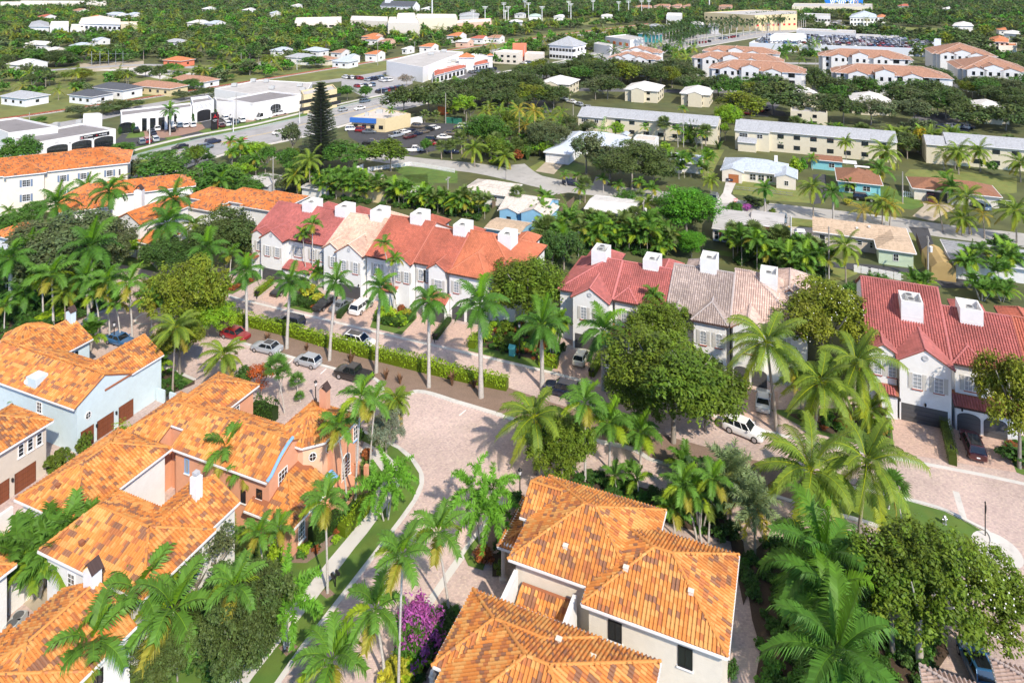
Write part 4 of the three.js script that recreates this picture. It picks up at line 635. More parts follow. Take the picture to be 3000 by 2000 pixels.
// yards and driveways of the bungalows
const yard = (reg,l,m = M.lawnPale) => (clear.push(pts(reg,l)),0) || sheet('lawn',pts(reg,l),m,0.006),drive = (reg,l,m = M.concrete) => (clear.push(pts(reg,l)),0) || sheet('driveway',pts(reg,l),m,0.022);
yard('G',[[130,500],[200,450],[540,480],[700,560],[720,640],[430,620],[125,570]]); yard('G',[[840,420],[930,480],[960,560],[1060,640],[1500,690],[1590,660],[1540,600],[1430,560],[1280,500],[1000,530],[900,430]],M.lawn);
yard('G',[[1440,420],[1480,380],[1900,400],[2300,450],[2300,560],[2200,570],[1480,490]]); yard('G',[[1620,840],[2200,930],[2352,950],[2352,880],[1700,800]],M.lawn); yard('G',[[1380,830],[1470,820],[1540,900],[1560,1010],[1600,1120],[1520,1160],[1440,1100],[1420,1030]]);
yard('G',[[870,740],[1300,790],[1380,830],[1100,810],[880,790]],M.lawn); yard('G',[[570,720],[620,700],[740,720],[740,830],[560,820]]); yard('G',[[850,1080],[1050,1060],[1080,1180],[850,1280]]); yard('B',[[360,1130],[520,1150],[800,1175],[800,1260],[500,1260],[380,1180]],M.lawn);
yard('E',[[1000,40],[1300,20],[1300,100],[1080,100]],M.lawn); yard('F',[[110,560],[280,470],[300,500],[200,575]],M.lawnPale); yard('F',[[360,570],[520,500],[640,540],[600,590]],M.lawn); yard('G',[[-180,240],[60,230],[-20,380],[-60,480],[-200,330]]); yard('F',[[1620,1220],[1850,1250],[1840,1290],[1640,1260]],M.lawn);
drive('F',[[195,575],[290,490],[440,500],[350,600]],M.sand); drive('G',[[70,480],[150,480],[110,570],[200,640],[-10,640],[50,560]]); drive('G',[[735,420],[835,420],[845,560],[830,640],[715,650],[750,540]],M.asphalt); drive('G',[[1500,740],[1590,660],[1560,590],[1660,590],[1830,680],[1700,750],[1660,780]],M.sand); drive('G',[[1470,820],[1620,830],[1700,1060],[1990,1160],[1990,1290],[1700,1290],[1560,960]],M.asphalt); drive('G',[[460,730],[560,720],[560,820],[450,800]],M.concreteOld); drive('G',[[560,820],[740,830],[770,970],[560,960]],M.concrete); drive('G',[[870,1090],[1180,1110],[1560,1150],[1560,1190],[1100,1160],[880,1130]],M.asphalt); drive('F',[[700,620],[820,640],[760,760],[640,760]],M.concreteOld); drive('P',[[900,515],[1050,500],[1050,530],[970,550]],M.concreteOld); drive('E',[[620,60],[760,10],[880,0],[1000,30],[920,100]],M.concreteOld);
clear.push(P([[300,762],[470,768],[700,792],[1390,930],[1650,975],[2300,1120],[2600,1180],[3150,1290],[3300,2150],[-300,2150],[-300,770]]),P([[-200,345],[200,308],[520,268],[960,206],[1640,96],[1800,78],[1980,78],[1700,110],[1260,174],[960,236],[600,290],[400,325],[-200,395]]),P([[1240,72],[1560,52],[1830,54],[1800,70],[1260,80]]),P([[120,205],[620,180],[640,200],[500,240],[200,250],[120,230]]),pts('T',[[-320,1240],[-200,980],[900,780],[2352,600],[2352,760],[200,1240]]),P([[2440,76],[2760,82],[2760,100],[2460,84]]));
// ---------- the gated street: block paving with kerbs and beds ----------
{ // laid as small squares so that wear and stains can vary across it
  const poly = P([[300,762],[470,768],[700,792],[1390,930],[1650,975],[2300,1120],[2600,1180],[3150,1290],[3300,2150],[-300,2150],[-300,770]]),g = new Geo(),c = 1.5,ins = (x,z) => { let q = false; for (let i = 0,j = poly.length - 1; i < poly.length; j = i++) { const a = poly[i],b = poly[j]; if ((a.z > z) !== (b.z > z) && x < (b.x - a.x) * (z - a.z) / (b.z - a.z) + a.x) q = !q; } return q; };
  g.c = []; const tone = (x,z) => { const m = fbm(x * 0.09 + 50,z * 0.09 + 90,983,5,4),s = fbm(x * 0.35 + 50,z * 0.35 + 90,983,15,3),k = 0.9 + 0.28 * (m - 0.5) - 0.22 * Math.max(0,s - 0.6) * 2.5; return [k,k * (0.985 + 0.03 * s),k * (0.98 + 0.04 * m)]; };
  for (let x = -95; x < 105; x += c) for (let z = -140; z < -44; z += c) { if (!ins(x + c / 2,z + c / 2)) continue; const v = [[x,z + c],[x + c,z + c],[x + c,z],[x,z]].map(([a,b]) => V(a,0.004,b)),k = v.map((p) => tone(p.x,p.z)); g.tri(v[0],v[1],v[2]).tri(v[0],v[2],v[3]); g.c.length -= 18; g.c.push(...k[0],...k[1],...k[2],...k[0],...k[2],...k[3]); }
  M.paver.vertexColors = true; struct('paved_street',g,M.paver); M.paverPlain = M.paver.clone(); M.paverPlain.vertexColors = false; }
let bedY = 0.012; const bedAt = (name,points,m) => sheet(name,points,m,bedY += 0.0012);
const kerb = (line,w = 0.45,h = 0.12,y = 0) => struct('kerb',bandGeo(smooth(line,5),w,y,h),M.kerb),flush = (line,w) => struct('kerb_strip',bandGeo(smooth(line,5),w,0,0.03),M.kerb);
const kerbPark = [...pts('E',[[-140,1120],[0,1180],[350,1285],[650,1365],[940,1440],[1000,1528]])],kerbCourt = pts('Q',[[75,300],[230,312],[350,277],[700,372],[1050,478],[1240,540],[1850,692],[2150,762],[2281,840]]);
const medianTop = [...pts('E',[[-140,985],[0,1015],[900,1250],[1850,1492]]),...P([[1620,1180],[1900,1262],[2200,1345],[2420,1395]])];
bedAt('planting_bed',[...medianTop,...P([[2650,1462],[2560,1535],[2382,1490],[2100,1402]]),...[...kerbCourt].reverse(),...[...kerbPark].reverse()],M.mulch);
kerb(kerbPark); kerb(kerbCourt,0.6); kerb(P([[1900,1345],[2000,1376],[2200,1432],[2382,1489],[2560,1538],[2700,1596]]));
bedAt('lawn',pts('O',[[900,150],[1530,268],[1800,345],[2000,442],[2110,505],[2128,580],[2060,622],[1900,640],[1400,480],[1000,360],[800,280]]),M.lawn);
kerb(pts('O',[[1100,170],[1530,262],[1800,338],[2000,434],[2110,495],[2140,570],[2090,622],[1980,650],[1800,640]]),0.35);
{ const c = at('O',2170,610),r = 2.6; sheet('concrete_apron',Array.from({ length: 24 },(_,i) => V(c.x + Math.cos(i / 12 * Math.PI) * r * 0.75,0,c.z + Math.sin(i / 12 * Math.PI) * r * 0.85)),M.concrete,0.02); }
struct('road_marking',bandGeo([at('O',1885,210),at('O',1940,400)],0.6,0.004,0.006),M.concrete);
for (const [x,y] of [[700,475],[1180,600]]) struct('parking_bay_line',bandGeo([at('Q',x,y),at('Q',x + 55,y - 45)],0.14,0.004,0.005),M.paint);
for (const [x,y] of [[330,1335],[560,1400]]) struct('parking_bay_line',bandGeo([at('E',x,y),at('E',x + 40,y - 36)],0.14,0.004,0.005),M.paint);
// road edge by the terraced houses
flush([...pts('E',[[-200,830],[0,882],[300,957],[500,1004],[1100,1148],[1600,1262],[2150,1390]]),...P([[1640,1098],[1760,1130],[2080,1215],[2350,1290],[2600,1338],[2900,1395],[3100,1440]])],0.5);
// drive surfaces, a shade browner
for (const [r,l] of [['E',[[130,885],[245,790],[370,800],[300,940]]],['E',[[505,985],[650,870],[960,900],[905,1080]]],['E',[[1120,1130],[1250,975],[1430,1000],[1330,1180]]],['E',[[1350,1185],[1480,1045],[1660,1080],[1575,1240]]],['H',[[50,1050],[140,890],[600,970],[500,1175]]],['H',[[1370,1380],[1330,1160],[1640,1200],[1650,1450]]],['I',[[770,1385],[755,1148],[1530,1260],[1640,1530]]]]) bedAt('driveway',pts(r,l),M.paverDrive);
const lawnBits = [['E',[[302,935],[368,872],[520,800],[620,880],[500,982]]],['E',[[902,1080],[955,930],[1020,890],[1215,905],[1225,1015],[1118,1130]]],['E',[[1577,1240],[1640,1110],[1720,1000],[1900,960],[2230,1120],[2180,1300],[2155,1382]]],['D',[[1500,960],[1580,905],[1770,800],[1800,860],[1600,968]]],['H',[[-50,1000],[0,880],[140,860],[40,1055]]],['H',[[600,1000],[1330,1180],[1370,1370],[820,1260]]],['I',[[600,1200],[700,1090],[750,1130],[775,1380],[690,1370]]],['I',[[1530,1250],[1800,1290],[1800,1590],[1640,1530]]],['I',[[-100,1090],[560,1070],[640,1360],[200,1250]]]];
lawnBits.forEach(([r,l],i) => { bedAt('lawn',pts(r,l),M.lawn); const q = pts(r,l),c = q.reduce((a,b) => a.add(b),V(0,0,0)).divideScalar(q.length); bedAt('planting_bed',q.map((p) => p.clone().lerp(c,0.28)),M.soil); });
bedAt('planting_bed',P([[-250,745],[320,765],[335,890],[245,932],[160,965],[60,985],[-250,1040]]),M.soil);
kerb(P([[245,938],[335,896]]),0.4); bedAt('lawn',P([[330,745],[440,770],[470,800],[330,770]]),M.lawn);
bedAt('planting_bed',pts('J',[[1080,300],[1200,480],[1440,580],[1440,620],[1250,700],[1090,760],[1100,500]]),M.soil); kerb(pts('J',[[1160,480],[1300,530],[1440,590]]),0.4); bedAt('lawn',pts('J',[[1300,590],[1360,570],[1430,600],[1380,630]]),M.lawn);
// lower left: verge, pavement, front gardens
const kerbLeft = [...pts('L',[[1250,520],[1480,575],[1600,622],[1740,695],[1840,785],[1900,880],[1905,960],[1850,1085],[1750,1225],[1600,1420]]),...P([[1061,1660],[947,1806],[880,1892],[809,1993],[760,2060]])];
const walkR = [...pts('L',[[1480,640],[1640,720],[1770,850],[1760,960],[1640,1150]]),...pts('M',[[1455,30],[1330,200],[1220,332],[1000,622],[870,792],[620,1092],[290,1512],[200,1640]])],walkL = [...pts('L',[[1450,720],[1560,790],[1640,900],[1500,1150]]),...pts('M',[[1330,0],[1210,170],[980,442],[760,722],[450,1102],[170,1442],[20,1640]])];
bedAt('front_garden',[...walkL,...P([[-100,2080],[250,1900],[470,1750],[560,1620],[700,1480],[860,1440],[1000,1420],[1060,1350]])],M.lawn);
bedAt('grass_verge',[...kerbLeft,...[...walkR].reverse()],M.lawn); bedAt('pavement',[...walkR,...[...walkL].reverse()],M.concrete);
for (let i = 0; i < 15; i++) { const u = 3.5 + i * 0.5,k = Math.floor(u),f = u - k; if (walkR[k + 1] && walkL[k]) struct('pavement_joint',bandGeo([walkR[k].clone().lerp(walkR[k + 1],f),walkL[k].clone().lerp(walkL[Math.min(k + 1,walkL.length - 1)],f)],0.03,0.03,0.022),M.concreteOld); }
flush(kerbLeft,0.9); bedAt('planting_bed',pts('L',[[620,1568],[900,1400],[1080,1300],[1330,1050],[1500,1090],[1440,1260],[1230,1430],[1040,1568]]),M.mulch); bedAt('planting_bed',pts('K',[[180,900],[100,900],[230,690],[700,690],[560,900],[300,1000]]),M.sand);
bedAt('planting_bed',pts('M',[[900,750],[970,690],[1040,760],[960,800]]),M.mulch); bedAt('planting_bed',pts('M',[[520,1250],[620,1190],[700,1240],[590,1330]]),M.mulch);
flush(P([[1120,2060],[1160,1910],[1238,1795],[1330,1660],[1438,1515],[1470,1470]]),0.7);
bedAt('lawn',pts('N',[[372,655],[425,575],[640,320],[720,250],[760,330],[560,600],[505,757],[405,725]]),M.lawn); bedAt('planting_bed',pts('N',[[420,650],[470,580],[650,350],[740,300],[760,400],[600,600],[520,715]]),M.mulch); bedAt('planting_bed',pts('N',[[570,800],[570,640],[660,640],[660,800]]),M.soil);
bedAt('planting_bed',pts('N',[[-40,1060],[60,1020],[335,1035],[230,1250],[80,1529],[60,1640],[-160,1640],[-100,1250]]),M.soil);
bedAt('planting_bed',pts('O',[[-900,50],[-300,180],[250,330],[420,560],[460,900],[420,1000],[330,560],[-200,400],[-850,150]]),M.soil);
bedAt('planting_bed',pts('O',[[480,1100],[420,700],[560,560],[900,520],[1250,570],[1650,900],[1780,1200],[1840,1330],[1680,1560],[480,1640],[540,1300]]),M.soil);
sheet('concrete_ring',Array.from({ length: 28 },(_,i) => { const c = at('D',1025,1130); return V(c.x + Math.cos(i / 14 * Math.PI) * 2.1,0,c.z + Math.sin(i / 14 * Math.PI) * 2.1); }),M.concrete,0.02);
sheet('paving_medallion',Array.from({ length: 28 },(_,i) => { const c = at('D',1025,1130); return V(c.x + Math.cos(i / 14 * Math.PI) * 1.8,0,c.z + Math.sin(i / 14 * Math.PI) * 1.8); }),M.paverPlain,0.026);
// ---------- the orange-tiled houses in front ----------
const g0 = (reg,x,y,h) => at(reg,x,y,h).setY(0);
const oct = (cx,cz,r) => Array.from({ length: 8 },(_,i) => [cx + Math.cos((i + 0.5) / 8 * 2 * Math.PI) * r,cz + Math.sin((i + 0.5) / 8 * 2 * Math.PI) * r]).reverse();
const darkWin = { frame: M.iron,pane: M.darkGlass,nx: 2,ny: 1 };
const villa = house({ name: 'villa',label: 'cream villa with a large orange barrel tile hip roof and columned porch',cat: 'house',short: 'the cream villa with the porch',mid: [2,0,-5],pos: g0('N',1185,985,6.4),wall: M.cream,tiles: 'orange',tileParts: 300,seed: 5,blocks: [
  { r: [0,10.7,-9.2,0],e: 6.4,s: [0.48,0.48,0.48,0.48],w: [[0,2.05,4.1,1.05,1.5,darkWin],[0,7.25,4.1,1.05,1.5,darkWin],[1,4,4.1,1,1.4,darkWin],[0,2.05,0.8,1.05,1.5,darkWin],[0,7.25,0.8,1.05,1.5,darkWin]] },
  { r: [-6.7,4.3,-11.6,-1.6],e: 6.4,s: [0.48,0.48,0.48,0.48] },
  { r: [-7.5,-2.5,-11.2,-6.0],e: 6.4,s: [0.5,0,0.5,0] },
  { r: [-9.6,-6.0,-12,-5.9],e: 3.2,s: [0.4,0,0.4,0.4],nowall: 1 },
  { r: [-5.6,-1.2,-1.9,2.0],e: 2.9,s: [0.45,0,0,0],o: 0.2 }] });
for (const [x,z] of [[-9.2,-6.3],[-9.2,-11.6]]) part('column',new Geo().lathe([[0.42,0],[0.42,0.25],[0.3,0.32],[0.22,0.4],[0.19,2.6],[0.27,2.7],[0.3,2.85],[0.3,3.1]],12,V(x,0,z)),M.beige,villa);
part('porch_beam',new Geo().box(-9.2,3.2,-9,0.4,0.4,5.6).box(-7.6,3.2,-6.25,2.9,0.4,0.4),M.trim,villa);
part('parapet',new Geo().box(-6.0,4.2,0.2,0.34,3.2,3.4).box(-1.0,4.0,0.3,0.34,3.0,3.6),M.white,villa);
{ const b = new Geo(); for (let i = 0; i <= 12; i++) b.box(-0.75 + i * 0.12,3.75,1.5,0.03,0.9,0.03); b.box(-0.03,4.2,1.5,1.5,0.05,0.06).box(-0.03,3.3,1.5,1.5,0.05,0.06); part('balcony_railing',b,M.iron,villa); part('balcony_floor',new Geo().box(0.1,3.2,0.9,1.7,0.15,1.5),M.beige,villa); }
for (const [x,z] of [[2.8,-2.7],[7.8,-2.6],[-0.5,-10.2],[-2.4,-3.4]]) roofVent(villa,x,6.4 + 0.48 * Math.min(-z,9.2 + z,3) + (x < 0 ? -0.6 : 0.05),z,M.cream);
const villa2 = house({ name: 'villa',label: 'lower orange tiled villa along the bottom edge beside the flowering bush',cat: 'house',short: 'the villa along the bottom edge',mid: [0,0,7],pos: g0('N',1185,985,6.4),wall: M.cream,tiles: 'orange',tileParts: 300,seed: 9,blocks: [
  { r: [-7.6,6.3,1.75,14],e: 6.0,s: [0.5,0.5,0.5,0.5] },{ r: [-8.35,2,1.7,8.1],e: 6.02,s: [0.5,0.5,0.5,0.5] }] });
roofVent(villa2,-0.3,7.4,4.5,M.cream); roofVent(villa2,2.2,7.2,4.6,M.cream);
const salmon = house({ name: 'villa',label: 'salmon pink villa with an octagonal tiled turret and blue trim',cat: 'house',short: 'the salmon villa with the turret',mid: [14,0,-3],pos: g0('J',935,960,5.8),wall: M.salmon,tiles: 'orange',seed: 3,win: { frame: M.trim },blocks: [
  { r: [0,4.75,-7,0.2],e: 5.8,s: [0.5,0,0.5,0.5] },{ r: [4.6,6.8,-5.3,-1.5],e: 6.65,s: [0.5,0,0.5,0],o: 0.1,w: [[0,1.1,3.2,1.3,1.5,{ frame: M.iron,pane: M.darkGlass,nx: 5 }]] },
  { r: [6.6,19.1,-7,0.2],e: 5.8,s: [0.5,0,0.5,0],w: [[0,1.6,3.4,0.6,1.5,{ frame: M.frameBlue,pane: M.blinds,nx: 1,ny: 1 }],[0,9.0,2.6,0.6,1.2,{ ...darkWin,nx: 1 }],[0,11.0,3.6,0.7,0.9,{ ...darkWin,nx: 1 }],[1,1.9,3.6,1.3,1.9,{ nx: 3,ny: 4,sill: M.frameBlue }]] },
  { r: [1.0,7.25,-11.6,-3],e: 5.8,s: [0,0.5,0.5,0.5],w: [[1,-2.6,3.4,0.9,1.6,{ sill: M.frameBlue }]] },
  { p: oct(18.6,-6.7,2.95),e: 6.6,s: Array(8).fill(0.62),wall: stucco(0.76,0.5,0.34) },{ r: [15.5,22,-11,-6.2],e: 6.2,s: [0.5,0.5,0.5,0.5],wall: M.salmon,w: [[1,2.2,0.9,1.5,2.5,{ arch: 0.45,nx: 3,ny: 5 }],[1,3.9,3.8,0.8,1.5,{ sill: M.frameBlue }]] },
  { r: [17.0,22.8,-5,0.95],e: 3.1,s: [0.45,0.45,0,0],w: [[1,1.3,0.6,0.9,2,{ arch: 0.45,nx: 3,ny: 4 }],[1,3.2,0.6,0.9,2,{ arch: 0.45,nx: 3,ny: 4 }],[0,3.4,0.8,0.9,1.7,{}]] }] });
for (const [k,a] of [[0,0.6],[1,1.5]]) {
  const w = 18.6 + Math.cos(a * 0.785 + 0.02) * 2.35,z = -6.7 + Math.sin(a * 0.785 + 0.02) * 2.35; makeWindow(salmon,V(18.6 + 2.32 * Math.cos([0.785,0][k]),4.7,-6.7 + 2.32 * Math.sin([0.785,0][k])),[0.785,1.571][k],0.8,0.95,{ round: 1,frame: M.white,pane: M.darkGlass,nx: 2,ny: 2,sill: 0 }); }
part('blue_coping',new Geo().tube([V(19.1,5.9,0.25),V(19.12,6.1,-0.3),V(19.15,7.2,-1.6),V(19.15,7.7,-2.6),V(19.15,7.9,-3.4)],0.17,6),M.frameBlue,salmon);
part('blue_awning',(() => { const g = new Geo(),n = 8; for (let i = 0; i < n; i++) { const a = i / n * Math.PI,b = (i + 1) / n * Math.PI; g.quad(V(21.6,3.0 + Math.sin(a) * 0.5,-5.9 + Math.cos(a) * 0.75),V(21.6,3.0 + Math.sin(b) * 0.5,-5.9 + Math.cos(b) * 0.75),V(22.25,2.6 + Math.sin(b) * 0.12,-5.9 + Math.cos(b) * 0.8),V(22.25,2.6 + Math.sin(a) * 0.12,-5.9 + Math.cos(a) * 0.8)); } return g; })(),M.frameBlue,salmon);
part('terrace',new Geo().box(23.0,0.5,-6.9,2.6,1,4.6).box(24.2,1.2,-6.9,0.2,0.5,4.6).box(23.0,1.2,-4.7,2.4,0.5,0.2),M.salmon,salmon);
part('gate_post',new Geo().box(22.3,1,-9.9,0.4,2,0.4).box(23.4,1,-9.9,0.4,2,0.4).box(21.4,0.8,-9.9,1.6,1.6,0.2),M.salmon,salmon); part('gate',(() => { const g = new Geo(); for (let i = 0; i < 7; i++) g.box(22.55 + i * 0.1,0.95,-9.9,0.025,1.7,0.025); return g.box(22.85,1.6,-9.9,0.7,0.04,0.04); })(),M.iron,salmon);
flueCap(salmon,18.4,-9.4,6,9.2,0.9,M.salmon,M.woodDark);
const whiteV = house({ name: 'villa',label: 'white villa whose orange tiled hip roofs spread before the salmon one',cat: 'house',short: 'the white villa with spreading roofs',mid: [9,0,-2],pos: g0('J',115,1465,6),wall: M.white,tiles: 'orange',tileParts: 300,seed: 7,blocks: [
  { r: [0,7.7,-10.4,0.1],e: 6,s: [0.5,0.5,0.5,0.5],w: [[0,1.4,3.5,0.9,1.3],[0,4.2,3.5,0.9,1.3]] },{ r: [7.7,19.8,-4.3,3.0],e: 6,s: [0.5,0.5,0.5,0.8],w: [[1,3,3.6,0.8,1.3],[0,3,3.6,0.9,1.3],[0,8,3.6,0.9,1.3]] },
  { r: [13.3,19.35,-7.6,-1],e: 6.02,s: [0,0.5,0,0.5] },{ r: [-0.6,5,0.3,4],e: 2.9,s: [0.4,0,0,0.4],wall: M.white }] });
part('parapet',new Geo().box(-0.7,3.9,1.6,0.3,2.2,3.4),M.white,whiteV); dish(whiteV,2.0,3.2,4.2,0.4);
part('chimney',new Geo().box(16.6,8.1,-5.2,0.8,2.2,0.7),M.white,whiteV); part('chimney_pot',new Geo().box(16.6,9.5,-5.2,0.5,0.25,0.45),M.greyWall,whiteV);
roofVent(whiteV,3.4,6.9,-1.6,M.tileBed); roofVent(whiteV,11.6,7,2.0,M.tileBed);
const blueV = house({ name: 'villa',label: 'pale blue villa with three brown garage doors and orange roof',cat: 'house',short: 'the pale blue villa',mid: [-4,0,-5],pos: g0('J',520,790,5.3),wall: M.paleBlue,tiles: 'orange',seed: 13,blocks: [
  { r: [-18,0.75,-7.4,0.1],e: 5.3,s: [0.5,0,0.5,0],d: [[1,1.2,1.6,2.15,M.garageWood,0],[1,3.45,2.15,2.15,M.garageWood,0],[1,6.15,2.0,2.15,M.garageWood,0]],w: [[1,1.3,3.1,0.75,0.9,{ round: 1,frame: M.trim,nx: 2,ny: 2,sill: 0 }],[0,12,3.0,0.9,1.3]],x: [[1,2.3,1.6,0.14,0.35,M.iron,'wall_lamp',0.1],[1,4.8,1.6,0.14,0.35,M.iron,'wall_lamp',0.1]] },
  { r: [-6.0,0.7,-11.8,-3.7],e: 5.3,s: [0,0.55,0,0.55],o: 0.25 },{ r: [-19.5,-11.6,-11.2,-4],e: 5.1,s: [0,0.52,0,0.52],w: [[1,-1.8,3.4,0.4,0.9,{ ...darkWin,nx: 1 }]] },{ p: oct(-20.4,-8.2,2.9),e: 5.4,s: Array(8).fill(0.5),wall: M.paleBlue }] });
flueCap(blueV,-15.2,-10.7,5,8.3,0.95,M.paleBlue,M.woodDark); dish(blueV,-8,5.7,-0.4,0.8); part('roof_notch',new Geo().box(-7.4,6.1,-1.1,1.7,1.1,1.5),M.paleBlue,blueV);
part('garden_wall',new Geo().box(1.4,0.8,-10.8,1.4,1.6,0.2).box(3.4,0.8,-10.8,1.0,1.6,0.2),M.paleBlue,blueV); part('gate',(() => { const g = new Geo(); for (let i = 0; i < 8; i++) g.box(2.15 + i * 0.1,0.9,-10.8,0.025,1.7,0.025); return g.box(2.5,1.7,-10.8,0.8,0.04,0.04).box(2.5,0.2,-10.8,0.8,0.04,0.04); })(),M.iron,blueV);
house({ name: 'villa',label: 'cream villa with wooden garage doors at the picture edge below the blue one',cat: 'house',short: 'the cream villa at the edge',mid: [-3,0,4],pos: g0('J',390,890,5.6),wall: M.beige,tiles: 'orange',seed: 15,blocks: [{ r: [-7,0,0,10],e: 5.6,s: [0.5,0.5,0.5,0.5],w: [[1,8.35,3.6,0.62,1.3],[1,7.4,3.6,0.62,1.3],[1,6.45,3.6,0.62,1.3]],d: [[1,6.9,2.2,2.15,M.garageWood],[1,4.2,2.2,2.15,M.garageWood]],x: [[1,5.55,1.6,0.14,0.35,M.iron,'wall_lamp',0.1]] }] });
const bl = house({ name: 'villa',label: 'white villa with mottled orange roof at the bottom left among palms',cat: 'house',short: 'the villa in the bottom corner',mid: [-4,0,4],pos: g0('K',1075,1140,5.5),wall: M.white,tiles: 'orange',tileParts: 300,seed: 17,blocks: [{ r: [-8,0.1,-0.5,9],e: 5.5,s: [0.5,0.5,0,0.5],w: [[1,6.3,3.4,0.8,1.1,darkWin]] },{ r: [-8.6,0.12,3.2,14],e: 5.52,s: [0.5,0.5,0.5,0.5] }] });
flueCap(bl,-4.2,-0.2,5,8.6,1.0,M.white,M.woodDark);
house({ name: 'villa',label: 'sliver of a white villa with orange tiles at the left border',cat: 'house',pos: g0('K',130,585,5.5),wall: M.white,tiles: 'orange',seed: 19,blocks: [{ r: [-7,0,0,9],e: 5.5,s: [0.5,0.5,0.5,0.5] }] });
house({ name: 'villa',label: 'house with pinkish grey tiles at the bottom beside the blue car',cat: 'house',short: 'the grey tiled house',pos: g0('O',1640,1410,5),wall: M.white,tiles: 'pinkGrey',seed: 21,blocks: [{ r: [0,4.6,0,7],e: 5,s: [0.5,0.5,0.5,0.5] }] });
house({ name: 'villa',label: 'pinkish grey tiled roof in the bottom right corner',cat: 'house',pos: g0('O',2128,1362,5),wall: M.white,tiles: 'pinkGrey',seed: 23,blocks: [{ r: [0,7,0,7],e: 5,s: [0.5,0.5,0.5,0.5] }] });

// ---------- the terraced houses ----------
const shut = { shutter: M.shutter,sill: M.brickSill,pane: M.blinds },win2 = { ...shut,nx: 2,ny: 4 },winA = { ...shut,arch: 0.28,nx: 2,ny: 4 },winBig = { ...shut,nx: 4,ny: 3 };
const SL = 0.5,E7 = 7.2;
// one house of a terrace: x0, x1 along the street; bits = front wings; ridge at depth zr
function terrace(org,c) {
  const { x0,x1 } = c,zf = c.zf ?? -1.6,zr = c.zr ?? -8.5,zb = 2 * zr - zf,bl = [];
  bl.push({ r: [x0,x1,zb,zf],e: E7,s: [SL,c.hipR ? SL : 0,SL,c.hipL ? SL : 0],o: 0.35,w: c.w ?? [],cap: c.cap });
  for (const b of c.bits ?? []) { const depth = b.hip ? (b.x1 - b.x0) / 2 : 0; bl.push({ r: [b.x0,b.x1,b.zb ?? zr + 1.5,b.z],e: b.e ?? E7,s: [b.hip ? SL : 0,b.s ?? SL + 0.12,0,b.s ?? SL + 0.12],o: b.o ?? 0.3,w: b.w ?? [],d: b.d ?? [] }); }
  for (const b of c.back ?? []) bl.push({ r: [b[0],b[1],zb - 2.2,zr],e: E7 + 0.6,s: [0,0.6,0.6,0.6],o: 0.3 });
  for (const b of c.low ?? []) bl.push({ r: [b[0],b[1],b[4] ?? zf - 0.1,b[2] ?? 0.2],e: b[3] ?? 2.9,s: [0.42,0,0,0],o: 0.12,d: b[5] ?? [],w: b[6] ?? [] });
  const h = house({ name: 'terraced_house',label: c.label,cat: 'house',group: c.group,pos: org,blocks: bl,wall: M.white,tiles: c.tiles,seed: 31 + Math.round(x0 * 3),short: c.short,mid: [(x0 + x1) / 2,0,-3],trim: M.woodDark,capLift: c.capLift ?? 1.1 });
  if (c.ch) { const [x,z] = c.ch,y = E7 + SL * (zf - z); chimneyTower(h,x,z - 1.5,y - 1.3,y + (c.tall ?? 1.85),c.chw ?? 2.3,3.1,{ two: c.two,shift: c.shift }); }
  for (const [x,z] of c.vents ?? []) part('gable_vent',new Geo().lathe([[0.3,0],[0.34,0.05],[0.26,0.06],[0,0.02]],14),M.greyWall,h,V(x,8.0,z + 0.02)).rotation.x = Math.PI / 2;
  for (const [x,y,z] of c.lamps ?? []) wallLamp(h,x,y,z + 0.05);
  return h;
}
const O1 = at('E',135,745),O2 = at('H',155,880),O3 = at('I',755,1145),gd = M.garageDark;
